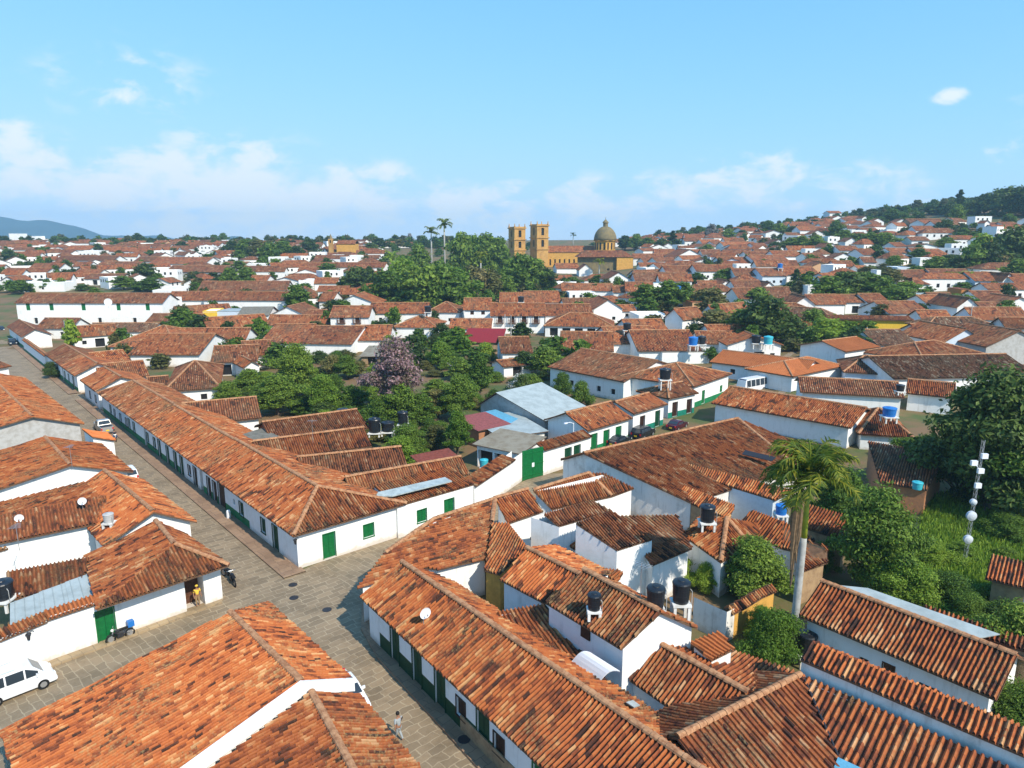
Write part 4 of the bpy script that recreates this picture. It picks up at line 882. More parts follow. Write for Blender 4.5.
T = Tiles(0); dd = (g0_ - w0_) / np.linalg.norm(g0_ - w0_); nn = np.array([-dd[1], dd[0]]); T.plane([z3(w0_ - nn * .3, 3.15), z3(w0_ + dd * 9 - nn * .3, 3.35), z3(w0_ + dd * 9 + nn * 1.4, 3.7), z3(w0_ + nn * 1.4, 3.5)]); T.build('rust', bw, 'coping')
W2 = empty('street_wall'); tag(W2, 'white street wall with two green windows right of the green gate', 'wall'); W = Wall(W2); W.strip(g1_, w1_, 0, 3.3, 3.3, [('h', fr(g1_, w1_, 568) * math.dist(g1_, w1_)), ('h', fr(g1_, w1_, 577) * math.dist(g1_, w1_))]); W.strip(w1_ + (-.3, .4), g1_ + (-.3, .4), 0, 3.3); W.build()
T = Tiles(0); dd = (w1_ - g1_) / np.linalg.norm(w1_ - g1_); nn = np.array([-dd[1], dd[0]]); T.plane([z3(g1_ - nn * .3, 3.25), z3(w1_ - nn * .3, 3.25), z3(w1_ + nn * 1.2, 3.8), z3(g1_ + nn * 1.2, 3.8)]); T.build('rust', W2, 'coping')
gt = empty('street_gate'); tag(gt, 'large green double gate in the white street wall', 'gate'); ang = math.atan2(*(g1_ - g0_)[::-1]); c = (g0_ + g1_) / 2; Lg = math.dist(g0_, g1_)
for sx in (-1, 1):
    mb = MB(); cc = c + (g1_ - g0_) / Lg * sx * Lg * .25; mb.box((*cc, 1.85), (Lg * .49, .08, 3.6), ang)
    for z in (.5, 1.8, 3.2): mb.box((*(cc + np.array((math.sin(ang), -math.cos(ang))) * .06), z), (Lg * .49, .06, .12), ang)
    mb.build('gate_leaf', 'green_paint', gt)
mb = MB(); mb.box((*(c + np.array((math.sin(ang), -math.cos(ang))) * .08), 1.7), (.35, .03, .5), ang); mb.build('notice', 'white_paint', gt)
mids(588, 431, 633, 418, 3.3, 8, 1.7, 'G', 'orange', label='white street house with four green doors near the parked cars', side={'f': [('d', .16), ('d', .45), ('d', .75), ('d', .95)]}, dado=.8, dadomat='green_dado')
mids(634, 414, 668, 404, 3.3, 7, 1.2, 'G', 'rust', label='white street house with a teal dado and a sign', side={'f': [('b', .3), ('h', .8)]}, dado=.9, dadomat='teal_dado')
mids(669, 399, 699, 393, 3.3, 7, 1.3, 'HL', 'brown', label='small hipped house with two dark doors and a teal dado', side={'f': [('b', .25), ('b', .8)]}, dado=.9, dadomat='teal_dado')
mids(694, 387, 732, 374, 3.8, 14, 2.2, 'H', 'rust', label='hipped house at the far end of the cross street beside the bus', side={'f': [('d', .3), ('w', .8)]}, dado=.9, dadomat='green_dado')
mids(472, 444, 520, 454, 3.0, 6, .7, 'S', 'sheet_rusty', 'plaster', label='open porch with a tan sheet roof beside the green gate', side={'f': [('O', .2), ('O', .6)]}, cat='porch', name='porch')
mids(545, 421, 590, 408, 3.4, 11, 2.4, 'G', 'sheet_metal', 'plaster_grey', label='large shed with a pale grey metal roof in the middle of the block', asym=.7, cat='shed', name='shed')
mids(500, 438, 549, 431, 2.8, 8, .5, 'S', 'sheet_metal', 'plaster_aged', label='low grey metal roof in front of the large metal shed', cat='shed', name='shed')
mids(478, 431, 512, 424, 3.1, 5, .5, 'S', 'sheet_faded', 'clay', label='small shed with a faded red metal roof beside the metal shed', cat='shed', name='shed')
mids(511, 424, 524, 421, 3.1, 5, .5, 'S', 'sheet_blue', 'plaster_aged', label='small bright blue roof panel beside the faded red metal roof', cat='shed', name='shed')
# right of the cross street
mids(711, 403, 851, 428, 3.6, 9, 1.6, 'G', 'rust', label='long rust roof over a pale shaded wall behind the palm', lod=0, ov=.5)
mids(800, 392, 905, 398, 3.8, 8, 1.4, 'G', 'brown', label='brown roof behind the blue water tank')
mids(858, 434, 914, 438, 2.6, 9, 2.2, 'H', 'rust', label='small hipped roof under the blue water tank', lod=0)
mids(905, 393, 955, 398, 3.4, 7, 1.4, 'G', 'orange', label='orange roof beside the big dark tree, behind the blue tank', lod=0)
br = [q3(v) for v in ((880, 482, 2.9), (927, 490, 2.9), (946, 455, 4.2), (868, 441, 4.2))]
custom('bare brick building with a dark roof by the overgrown lot', [br], tone='brown', wall='clay', outline=br)
mids(985, 578, 1040, 592, 2.4, 3.2, .8, 'S', 'orange', 'earth_wall', label='small tiled shelter in the overgrown lot at the right edge', side={'f': [('O', .35), ('O', .75)]}, cat='shelter', name='shelter', lod=0)
mids(894, 379, 1040, 376, 3.4, 13, 2.4, 'G', 'mossy', label='broad dark roof beyond the big dark tree', lod=0)
mids(843, 372, 895, 375, 3.4, 11, 2.0, 'HL', 'brown', 'plaster_blue', label='brown hipped roof with a pale blue wall beside the bright orange roofs')
mids(709, 362, 803, 374, 3.4, 9, 1.6, 'G', 'new', label='long low house with a bright new orange roof beside the bus', side={'f': [('O', .55), ('o', .25)]})
mids(793, 377, 845, 366, 3.3, 8, 1.5, 'H', 'new', label='bright orange hipped roof, lower of the two at the right')
mids(846, 352, 881, 347, 4.6, 9, 1.4, 'G', 'new', label='white house with a bright orange roof and air conditioners on its side', side={'f': [('o', .25)], 'l': [('o', .3), ('o', .6)]})

# ---------------------------------------------------------------- middle and far houses: x0 y0 x1 y1, eave height, depth, rise, type, tone, wall, openings
FARH = '''
36 329 70 328 3.6 6 1.8 G brown plaster o2
86 334 150 330 3.0 7 1.4 G mossy plaster -
157 300 166 300 7 6 .2 F plaster plaster -
0 281 14 281 5 8 1.4 V rust plaster -
22 283 62 283 4.5 6 .3 F plaster plaster o1
0 274 43 273 3.6 8 1.8 G rust plaster -
56 261 111 260 4.5 9 2 G brown plaster o4
66 250 89 250 5 10 2.2 G orange plaster -
109 252 131 251 5 9 2 G orange plaster o1
112 267 136 266 3.4 9 1.8 G brown plaster O1
72 275 96 275 3.4 8 1.8 G rust plaster -
84 280 119 278 3.4 9 1.6 G brown plaster O2
12 250 34 250 4 8 1.4 G brown plaster o1
9 234 18 234 6 7 .3 F plaster plaster -
26 237 35 236 5 7 .3 F plaster plaster -
36 240 50 239 7 8 .3 F plaster plaster o1
51 241 64 241 4 8 1.8 G orange plaster -
0 243 20 243 4 8 1.6 G rust plaster o1
21 244 34 243 4 8 1.6 G rust plaster -
44 252 56 252 4 8 1.5 V rust plaster -
109 240 130 240 6 9 1.2 G rust peach o2
95 244 109 243 4 8 1.4 G orange plaster -
133 244 147 243 4 8 1.6 G orange plaster -
130 250 147 249 4 8 1.6 G rust plaster o1
134 262 161 261 3.5 10 2 G brown plaster -
153 243 164 243 6 9 1.4 G orange peach o1
164 245 180 244 6 9 1.8 H brown plaster o1
181 246 200 245 4 9 1.8 G rust plaster o1
201 246 218 246 4 9 1.8 G orange plaster -
192 253 204 252 5 7 .3 F plaster plaster o1
205 254 220 253 4 8 1.5 V rust plaster o1
160 251 176 251 4 8 1.8 G orange plaster -
150 265 202 263 3.4 14 2.6 G rust plaster -
167 272 222 272 3.4 10 2.2 G brown plaster_grey O3
203 260 222 259 3.5 8 1.4 V rust plaster -
222 265 245 264 4 8 1.0 G brown plaster -
246 265 263 264 4 8 .3 F plaster plaster -
240 272 271 271 3.4 9 1.8 G brown plaster -
248 281 266 281 3.4 9 1.6 G orange plaster -
264 283 306 283 4 12 1.8 V orange plaster -
200 291 284 290 3.4 10 2.4 G brown plaster -
166 301 204 300 5 8 2 G rust plaster o3
205 301 284 300 5 8 2 G rust plaster o2
183 284 198 283 3 6 1.2 V mossy plaster -
238 315 268 316 4 9 1.6 G asbestos plaster o1
269 316 306 316 3.4 10 2.2 V brown plaster -
216 311 236 312 5 6 .2 F sheet_metal plaster_blue -
203 312 216 312 5 6 .2 F plaster yellow -
110 348 174 346 3.2 10 2.2 H orange plaster -
130 358 196 352 3.2 9 2 G rust plaster -
163 341 198 341 3.2 8 1.8 G rust plaster_blue -
200 343 243 341 3.6 8 2 G rust plaster -
210 363 258 361 3.4 9 2 G brown plaster O2
98 367 134 363 3.2 9 1.6 G orange plaster -
163 392 221 388 3.4 16 2.4 H brown plaster o2
100 381 150 376 3.2 9 1.6 G rust plaster -
243 357 276 355 3.4 9 2 G brown plaster -
260 345 300 342 3.4 10 2 G rust plaster -
147 386 170 384 3.0 4 .8 G brown plaster -
243 368 262 366 3.2 5 1 V orange plaster -
330 318 368 317 5.6 9 2 G rust plaster U2
369 314 425 313 4 10 2 G orange plaster o3
427 313 459 312 4.5 9 2 H rust plaster o2
394 329 436 326 3.6 10 1.8 H orange plaster -
300 346 350 342 3.4 12 2 G rust plaster -
351 342 388 339 3.4 12 2 G orange plaster -
333 306 376 302 5 10 2.2 V orange plaster -
318 302 332 301 4 8 2.2 G rust plaster -
314 284 337 283 3.5 8 1.6 G orange plaster o2
299 281 313 281 5 8 .2 F plaster plaster -
298 272 320 271 3.5 8 1.4 G rust plaster -
313 256 352 255 3.5 8 1.2 G rust plaster o1
353 259 378 258 3.5 8 1.4 G brown plaster o2
309 268 348 267 3.2 9 1.8 G rust plaster -
349 268 383 267 3.2 9 1.8 G rust plaster -
345 271 367 270 3.2 8 1.8 V orange plaster -
366 277 385 276 3.2 8 1.6 G orange plaster -
378 245 394 244 3.5 8 1.8 G orange plaster o1
395 245 413 244 3.5 8 1.4 G rust plaster -
408 259 424 258 4 8 1.4 G rust plaster o1
303 317 322 316 3.2 7 1.2 G rust plaster o1
500 303 526 301 4 9 2 G orange plaster o1
464 310 491 310 6 9 2.2 G orange plaster u2
492 315 544 317 6 9 2.2 G orange plaster U4
546 317 592 314 4.5 9 2 G rust plaster -
526 303 560 302 3.6 11 2.4 G orange plaster -
563 292 612 290 3.6 9 1.8 G rust plaster -
613 293 625 292 4 8 1.6 G rust plaster -
566 309 594 308 3.4 9 2 G brown plaster -
546 327 612 326 3.4 9 2.2 H orange plaster O5
557 269 579 268 3.4 9 2 G orange plaster -
579 271 593 270 3.6 9 2.4 V orange plaster -
450 330 490 328 3.2 8 1.6 G orange plaster o1
462 345 500 340 3.4 7 1.2 S sheet_red brown -
607 281 631 279 5 10 2.4 V rust plaster o1
637 285 690 278 3.6 12 2.4 G brown plaster -
626 292 653 291 4.5 8 2.2 G rust plaster o2
672 294 693 292 5 8 2 V orange plaster -
667 273 697 272 4.4 9 2 G rust plaster o2
698 272 735 271 4.4 9 2 G rust plaster o2
634 259 666 258 4 9 2 G rust plaster o1
676 258 704 256 5 14 3 V rust plaster -
655 254 675 255 4 9 2.4 G rust plaster o1
664 266 682 265 3 5 .3 F plaster plaster -
690 264 718 262 3.4 9 1.6 V orange plaster -
594 311 623 308 5 10 2.2 V orange plaster o2
607 312 636 311 3.2 6 1.2 G orange plaster o2
640 316 668 317 3.2 8 .2 F plaster plaster -
669 316 693 314 3.6 6 .2 F orange orange_wall -
693 303 706 302 3.5 6 .3 F rust peach -
630 331 668 332 3.2 9 1.8 G orange plaster o2
736 276 762 276 4.4 9 2 G brown plaster o1
763 276 787 276 4.4 9 2 G brown plaster_blue o3
719 262 746 264 4.2 10 1.6 V rust plaster_blue -
736 289 764 288 3.6 9 1.8 G brown plaster -
764 288 776 287 3.6 8 1.4 V brown plaster -
700 289 719 288 3.4 9 1.8 G rust plaster -
720 286 734 285 3.6 9 1.4 V rust plaster -
740 299 768 299 3.2 10 2.2 G rust plaster -
769 298 793 298 3.2 10 2.2 G brown plaster_blue -
794 306 816 304 4.6 9 1.8 V orange plaster -
816 305 846 304 4 9 1.8 G rust plaster -
846 303 868 302 4 8 1.4 G rust plaster O1
868 303 890 302 4 8 1.6 G rust plaster -
724 266 757 265 3.2 18 2.6 G orange plaster -
758 264 792 263 3.2 18 2.6 G rust plaster -
750 257 775 257 3.2 10 2 G rust plaster -
776 257 802 256 3.2 10 2 G orange plaster -
788 275 820 275 3.4 10 2.2 G orange plaster -
808 269 834 268 4 9 2 V rust peach o1
836 267 856 266 4 8 1.6 G rust plaster o1
808 258 826 257 4 8 1.4 G rust plaster -
725 247 757 245 4 9 1.8 G orange plaster o2
770 244 788 244 3.8 9 2 V brown plaster -
766 233 782 233 5 9 1.4 V rust plaster -
801 231 827 230 5.5 9 2 G orange plaster -
825 248 840 247 4 8 1.6 V rust plaster -
840 251 860 250 3.6 8 1.6 G rust plaster -
789 236 808 236 3.4 8 1.6 G brown plaster -
758 241 772 241 3.4 8 1.6 G brown plaster -
703 244 722 243 3.4 9 2 G orange plaster -
703 255 722 254 3.4 9 2 G brown plaster o1
719 235 730 235 3.4 8 1.8 G rust plaster -
845 221 857 220 5 8 1.4 G rust plaster o1
848 229 861 228 5 8 1.4 G rust plaster o1
830 213 842 213 4 8 1.4 G orange plaster -
912 225 945 222 3.4 10 2.2 G brown earth_wall O2
985 223 991 223 6 4 1 V rust plaster -
991 227 1006 226 3.4 8 1.6 G brown plaster -
1006 228 1022 223 3.4 8 1.4 G rust plaster -
864 232 880 230 4 8 1.4 G rust plaster o1
887 232 899 228 4 7 .4 F plaster plaster -
862 219 869 218 5 7 1.4 V rust plaster -
895 223 910 222 3.6 8 1.8 V rust plaster -
912 241 930 240 3.6 8 1.4 G brown plaster O1
896 247 908 246 3.6 8 1.4 G rust plaster -
916 246 938 247 3.6 8 1 V brown plaster -
893 254 913 252 3.6 9 1.6 G rust plaster -
914 253 930 253 3.6 9 1.6 G rust plaster -
931 254 948 254 3.6 9 1.6 G orange plaster -
864 256 880 254 3.6 10 2 G rust plaster -
864 263 877 262 3.6 8 1.6 G brown plaster o1
898 268 910 268 4 7 .3 F plaster plaster_blue -
864 273 875 272 3.4 9 1.8 G orange plaster -
877 271 881 271 9 3 .2 F plaster plaster -
900 279 936 278 3.2 11 2 G rust plaster -
937 278 976 277 3.2 11 2 G brown plaster O2
976 281 1003 281 4 9 2 G orange plaster_blue O1
1003 282 1016 281 4 9 2 V orange plaster o1
1016 283 1040 283 4 9 2 G orange plaster -
922 296 960 296 3.2 8 .6 F sheet_metal plaster -
962 290 972 289 3.2 6 .4 F rust orange_wall -
936 302 960 299 3.2 8 1.4 G brown plaster o1
891 313 930 314 3.4 10 2 G rust plaster -
925 321 955 323 3.6 8 1.8 G orange plaster o1
930 308 953 303 3.6 9 1.8 G orange plaster o2
957 311 981 305 5.5 10 2 V orange plaster o1
982 316 1010 314 3.4 10 2 G brown plaster -
982 302 1012 300 3.4 10 1.8 G rust plaster -
1001 306 1040 308 3.6 9 2 V orange plaster -
925 338 945 337 3.2 8 1.8 G rust plaster -
879 345 918 345 3.0 9 1.6 G mossy plaster O2
945 341 986 344 4 10 2.2 V rust plaster_blue -
986 347 1050 346 4.6 12 3 V brown plaster_grey -
925 362 986 354 3.6 11 2.2 H rust plaster -
547 367 624 382 4.4 15 2.4 G brown plaster o5
626 384 660 376 3.4 12 2 H rust plaster -
640 352 700 350 3.4 11 2.2 G rust plaster -
612 345 660 343 3.4 10 2 G orange plaster O1
664 352 708 352 3.2 8 .3 F asbestos plaster -
700 344 730 344 3.2 8 1.6 G rust plaster -
560 352 612 350 3.4 11 2 G rust plaster -
502 354 532 352 3.6 7 1.8 G brown plaster o2
503 367 534 364 2.8 5 .8 G rust plaster O1
455 370 470 369 2.6 5 .4 S sheet_rusty clay -
360 358 384 355 2.6 6 .5 S sheet_rusty brown O1
780 330 815 329 3.2 7 1.6 G rust plaster -
714 337 760 336 3.2 8 1.6 G orange plaster -
'''
for ln in FARH.strip().split('\n'):
    f = ln.split(); x0, y0, x1, y1, hh, D, ri = map(float, f[:7]); o = f[10]
    mids(x0, y0, x1, y1, hh, D, ri, f[7], f[8], {'brown': 'earth_wall'}.get(f[9], f[9]), int(o[1]) if o != '-' else 0, o[0] if o != '-' else 'o', cat='house')
# the long two-storey courtyard house
lh = mids(19, 303.5, 157, 303, 8.0, 8, 2.0, 'G', 'brown', 'plaster', side={'f': [('z', .08), ('z', .24), ('z', .46), ('z', .70), ('z', .90), ('O', .12, .6), ('O', .34, .6), ('O', .56, .6), ('O', .8, .6)]}, label='long white two-storey courtyard house with green upper doors and a gallery', yaw=0.0)
a, b = PT(22, 332, 0), PT(157, 332, 0); z = a[2]; mb = MB(); Yb = min(a[1], b[1])
q0, q1 = np.array(P(22, 317, z + 3.2)), np.array(P(157, 317, z + 3.2)); mb.box(((q0[0] + q1[0]) / 2, q0[1], z + 3.1), (abs(q1[0] - q0[0]), 1.0, .2)); mb.box(((q0[0] + q1[0]) / 2, q0[1] - .45, z + 4.1), (abs(q1[0] - q0[0]), .08, .1))
for i in range(60): mb.box((q0[0] + (q1[0] - q0[0]) * i / 59, q0[1] - .45, z + 3.6), (.06, .06, 1.0))
mb.build('gallery', 'plaster', lh)
wl_ = empty('garden_wall'); tag(wl_, 'long ochre garden wall under a line of tiles, creepers on it', 'wall'); a, b = PT(822, 336, 0), PT(912, 336, 0)
W = Wall(wl_, ('ochre', 'yellow')); m_ = tuple(np.array(a[:2]) * .42 + np.array(b[:2]) * .58); zz = (a[2] + b[2]) / 2
W.strip(a, m_, zz - .5, zz + 4.2); W.strip(m_, b, zz - .5, zz + 4.2, dado=4.6, dspan=(.0, .9)); W.build()
T = Tiles(1); bb = lambda p, d, z: (p[0] + .02 * d, p[1] + d, z); T.plane([bb(a, -.6, zz + 4.2), bb(b, -.6, zz + 4.2), bb(b, 2.5, zz + 5.0), bb(a, 2.5, zz + 5.0)]); T.build('rust', wl_, 'coping')

# ---------------------------------------------------------------- cathedral and chapel
def cathedral():
    Y0 = 440.; X = lambda px: (px - 512) / F * (Y0 * CT) / 1.0 ; s = Y0 / F * .985
    zpx = lambda py: CAMH + (math.tan(math.atan((384 - py) / F) - TH)) * Y0
    xp = lambda px: (px - 512) * s
    zb = zpx(266); root = empty('cathedral'); tag(root, 'sandstone cathedral with two square towers and a dark dome on the skyline', 'church')
    def tower(p0, p1, ytop):
        x0, x1 = xp(p0), xp(p1); zt = zpx(ytop); w_ = x1 - x0; c = (x0 + x1) / 2; yc = Y0 + w_ / 2 + (3 if p0 < 520 else 0); rz = .5; sw = w_ * .74
        tw = MB(); ww = Wall(root, ('sandstone', 'sandstone'), False); H_ = zt - zb
        cs = [np.array((c, yc)) + np.array((math.cos(rz + math.pi / 4 + k * math.pi / 2), math.sin(rz + math.pi / 4 + k * math.pi / 2))) * sw * .707 for k in (2, 3, 0, 1)]
        for i in range(4):
            A, B = cs[i], cs[(i + 1) % 4]; L_ = math.dist(A, B)
            for f0, f1 in ((.0, .42), (.42, .70), (.70, 1.0)):
                wl = Wall(root, ('sandstone', 'sandstone'), False); z0, z1 = zb + H_ * f0, zb + H_ * f1
                OPEN['x'] = (2.0, (z1 - z0) * .2, (z1 - z0) * .8, 'opening', 'window', .8)
                wl.strip(A, B, z0, z1, ops=[('x', .5)] if f0 > .3 else [])
                wl.build('tower_wall')
        cn = MB()
        for f in (.42, .70, 1.0): cn.box((c, yc, zb + H_ * f), (sw + 1.0, sw + 1.0, .7), rz)
        cn.build('cornice', 'sandstone', root)
        cap_ = MB(); cap_.box((c, yc, zt + .5), (sw - 1.2, sw - 1.2, .7), rz); cap_.build('parapet', 'sandstone', root)
        for q in cs:
            pb = MB(); d = (q - np.array((c, yc))) * .93 + np.array((c, yc)); pb.lathe((*d, zt + .3), [(.5, 0), (.5, .8), (.25, 1.1), (.3, 1.7), (.02, 2.6)], 8); pb.build('pinnacle', 'sandstone', root)
    tower(508.5, 525.5, 228); tower(530.5, 548.5, 225.5)
    # nave
    x0, x1 = xp(546), xp(604); ze, zr = zpx(252.5), zpx(246); yn = Y0 + 6
    T = Tiles(2); T.plane([(x0, yn, ze), (x1, yn, ze), (x1, yn + 9, zr), (x0, yn + 9, zr)]); T.plane([(x1, yn + 18, ze), (x0, yn + 18, ze), (x0, yn + 9, zr), (x1, yn + 9, zr)]); T.build('orange', root, 'nave_roof')
    OPEN['x'] = (1.0, 3.2, 7.0, 'opening', 'window', .4)
    W = Wall(root, ('ochre', 'sandstone'), False); W.strip((x0, yn + .4), (x1, yn + .4), zb - 3, ze, ops=[('x', (i + 1) / 12) for i in range(11)]); W.strip((x1, yn + 17.6), (x0, yn + 17.6), zb - 3, ze); W.build('nave_wall')
    Yt = 402.; xq = lambda px: (px - 512) * Yt / F * .985; zq = lambda py: CAMH + math.tan(math.atan((384 - py) / F) - TH) * Yt
    x2, x3, x4 = xq(577), xq(617), xq(634); z2, z3_ = zq(257), zq(250.5); ya = Yt
    T = Tiles(2); T.plane([(x2, ya, z2), (x4, ya, z2), (x4 - 5, ya + 8, z3_), (x2 + 5, ya + 8, z3_)]); T.plane([(x4, ya + 16, z2), (x2, ya + 16, z2), (x2 + 5, ya + 8, z3_), (x4 - 5, ya + 8, z3_)]); T.plane([(x4, ya, z2), (x4, ya + 16, z2), (x4 - 5, ya + 8, z3_)]); T.plane([(x2, ya + 16, z2), (x2, ya, z2), (x2 + 5, ya + 8, z3_)]); T.build('rust', root, 'transept_roof')
    OPEN['x'] = (1.4, 3.0, 6.0, 'opening', 'window', .4)
    W = Wall(root, ('dome_stone', 'ochre'), False); W.strip((x2 + .5, ya + 2.5), (x3, ya + 2.5), zb - 6, z2, ops=[('x', .8)]); W.build('transept_wall')
    W = Wall(root, ('ochre', 'ochre'), False); W.strip((x3, ya + .5), (x4 - .4, ya + .5), zb - 6, z2); W.strip((x4 - .4, ya + .5), (x4 - .4, ya + 15), zb - 6, z2); W.strip((x3, ya + 2.5), (x3, ya + .5), zb - 6, z2); W.build('sacristy_wall')
    # dome
    xc = xp(605.5); yd = Y0 + 4; r_ = 11.5 * s; zd0, zd1, zt = zpx(253), zpx(240.5), zpx(226)
    d = MB(); d.lathe((xc, yd, 0), [(r_ * .9, zd0), (r_ * .9, zd1 - .4), (r_ * 1.03, zd1 - .3), (r_ * 1.03, zd1)], 8); d.build('drum', 'ochre', root)
    for k in range(8):
        a = math.pi / 8 + k * math.pi / 4; b_ = MB(); rr = r_ * .9 * math.cos(math.pi / 8)
        for j in (-.18, .18): b_.box((xc + rr * math.cos(a) - math.sin(a) * j * r_, yd + rr * math.sin(a) + math.cos(a) * j * r_, (zd0 * .45 + zd1 * .55)), (.25, 1.0, (zd1 - zd0) * .55), a)
        b_.build('drum_window', 'opening', root)
    d = MB(); d.lathe((xc, yd, zd1), [(r_ * math.cos(t), (zt - zd1) * math.sin(t)) for t in np.linspace(0, 1.45, 9)], 16); d.build('dome', 'dome_stone', root, smooth=True)
    d = MB(); d.lathe((xc, yd, zt - .4), [(1.5, 0), (1.5, 2.2), (1.9, 2.3), (1.9, 2.6), (1.3, 3.4), (.4, 4.3), (.12, 4.6), (.1, 6.0)], 10); d.build('lantern', 'dome_stone', root)
cathedral()
def chapel():
    root = empty('chapel'); tag(root, 'small ochre chapel with a slim pointed belfry on the left skyline', 'church')
    Y = 470.; s = Y / F * .985; xp = lambda px: (px - 512) * s; zp = lambda py: CAMH + math.tan(math.atan((384 - py) / F) - TH) * Y
    x0, x1 = xp(337), xp(356); ze, zr, zb = zp(244), zp(240), zp(254)
    T = Tiles(2); T.plane([(x0, Y, ze), (x1, Y, ze), (x1, Y + 6, zr), (x0, Y + 6, zr)]); T.plane([(x1, Y + 12, ze), (x0, Y + 12, ze), (x0, Y + 6, zr), (x1, Y + 6, zr)]); T.build('rust', root)
    W = Wall(root, ('ochre', 'ochre'), False); W.strip((x0, Y + .4), (x1, Y + .4), zb - 4, ze); W.strip((x1 - .3, Y + .4), (x1 - .3, Y + 11.6), zb - 4, ze); W.strip((x0 + .3, Y + 11.6), (x0 + .3, Y + .4), zb - 4, ze); W.build()
    c = (xp(331), Y + 2); mb = MB(); w_ = 4.2 * s; mb.box((*c, (zb - 4 + zp(239)) / 2), (w_, w_, zp(239) - zb + 4)); mb.build('belfry', 'sandstone', root)
    for k, (dx, dy) in enumerate(((0, -1), (1, 0))):
        o = MB(); o.box((c[0] + dx * w_ / 2, c[1] + dy * w_ / 2, zp(241.5)), (.9 if dx == 0 else .2, .2 if dx == 0 else .9, 1.8)); o.build('belfry_window', 'opening', root)
    mb = MB(); mb.lathe((*c, zp(239)), [(w_ * .6, 0), (w_ * .45, .6), (.05, zp(234) - zp(239))], 4); mb.build('spire', 'dome_stone', root)
chapel()

# ---------------------------------------------------------------- trees
def leaf_cloud(mb, lobes, n, size, droop=.0, flat=.5):
    """n small bent leaf cards spread through the outer shell of the lobes; lobes (x, y, z, rx, ry, rz)"""
    lobes = np.array(lobes, float); vol = np.array([(l[3] * l[4] * l[5]) ** (2 / 3) for l in lobes]); pk = RNG.choice(len(lobes), n, p=vol / vol.sum())
    d = RNG.normal(size=(n, 3)); d /= np.linalg.norm(d, axis=1, keepdims=True)
    rad = np.where(RNG.uniform(size=(n, 1)) < .12, RNG.uniform(.9, 1.45, (n, 1)), RNG.uniform(.5, 1.08, (n, 1))); c = lobes[pk, :3] + d * lobes[pk, 3:] * rad
    nrm = d * (1 - flat) + RNG.normal(size=(n, 3)) * .55 + np.array((0, 0, flat)); nrm /= np.linalg.norm(nrm, axis=1, keepdims=True)
    t = np.cross(nrm, RNG.normal(size=(n, 3))); t /= np.linalg.norm(t, axis=1, keepdims=True); b = np.cross(nrm, t)
    s_ = size * RNG.uniform(.6, 1.4, (n, 1))
    P4 = np.stack([c - t * s_, c - b * s_ * .5 + nrm * s_ * .15, c + t * s_ - np.array((0, 0, droop)) * s_, c + b * s_ * .5 + nrm * s_ * .15], 1)
    uv = np.floor(RNG.uniform(0, 400, (n, 1, 2))) + .5
    k = mb.n; mb.v.append(P4.reshape(-1, 3)); mb.n += 4 * n
    mb.f += (np.arange(4 * n).reshape(n, 4) + k).tolist(); mb.mi += [0] * n; mb.uv += [[tuple(u[0])] * 4 for u in uv]
def tree_proto(kind, seed, n, size):
    """unit tree: 1 m tall, trunk at the origin; returns (crown mesh, trunk mesh)"""
    r = random.Random(seed); lobes = []; tb = MB()
    kw = dict(broad=(.12, .62, 10, .42), tall=(.12, .60, 10, .27), dark=(.04, .52, 12, .44), bush=(.0, .45, 8, .55), airy=(.22, .66, 9, .42), conifer=(.1, .5, 10, .2), park=(.02, .6, 12, .48))[kind]
    base, mid_, nl, wd = kw
    nl = int(nl * 2.6) if kind != 'conifer' else nl
    for i in range(nl):
        a = 2 * math.pi * i / nl * 1.618 * 2 + r.uniform(-.4, .4); f = (i + .5) / nl
        if kind == 'conifer': z = base + (1 - base) * f; rr = wd * (1.05 - f) * .6; q = (wd * (1.1 - f) * .62, wd * (1.1 - f) * .62, .055)
        else:
            z = base + .14 + (1 - base - .26) * f * r.uniform(.85, 1.1); k = math.sin(math.pi * min(1, .25 + f * .72)); rr = wd * k * r.uniform(.30, .92); q0 = wd * r.uniform(.17, .40); q = (q0, q0, q0 * r.uniform(.5, .75))
            if kind == 'airy': q = tuple(x * .72 for x in q)
            z = min(z, 1 - q[2] * .95)
        lobes.append((rr * math.cos(a), rr * math.sin(a), max(z, q[2] * .8), *q))
    if kind != 'conifer': lobes.append((0, 0, .86, wd * .42, wd * .42, .14)); lobes.append((0, 0, .55 if kind != 'bush' else .45, wd * .6, wd * .6, .3))
    cb = MB(); leaf_cloud(cb, lobes, n, size, flat=.35)
    tb.tube([(0, 0, -.03), (.008, .005, base * .6), (-.004, .01, base + .22), (0, 0, .8)], [.032, .024, .017, .006] if kind != 'bush' else [.015] * 4, 7)
    for l in lobes[::2]:
        z0 = min(base + .04, l[2] * .7); tb.tube([(0, 0, z0), (l[0] * .5, l[1] * .5, (z0 + l[2]) / 2 + .02), (l[0], l[1], l[2])], [.014, .009, .003], 5, cap=False)
    return cb, tb
PROTO = {}
def proto(kind, leaf, lodn, bark='bark', pick=0):
    key = (kind, leaf, lodn, bark)
    if key not in PROTO:
        n, size = {0: (22000, .019), 1: (9000, .028), 2: (2600, .05), 3: (650, .085)}[lodn]
        if kind == 'airy': n = int(n * .55)
        PROTO[key] = [(lambda cb, tb: (cb.mesh('crown', leaf), tb.mesh('trunk', bark)))(*tree_proto(kind, hash(kind) % 97 * 0 + 11 * v + len(kind), n, size)) for v in range(3)]
    return PROTO[key][pick % 3]
LEAFWORD = dict(leaf_mid='green', leaf_dark='dark green', leaf_light='bright green', leaf_olive='olive', leaf_pink='pink', leaf_white='white-flowered', leaf_dry='dry yellowish', twigs='bare grey')
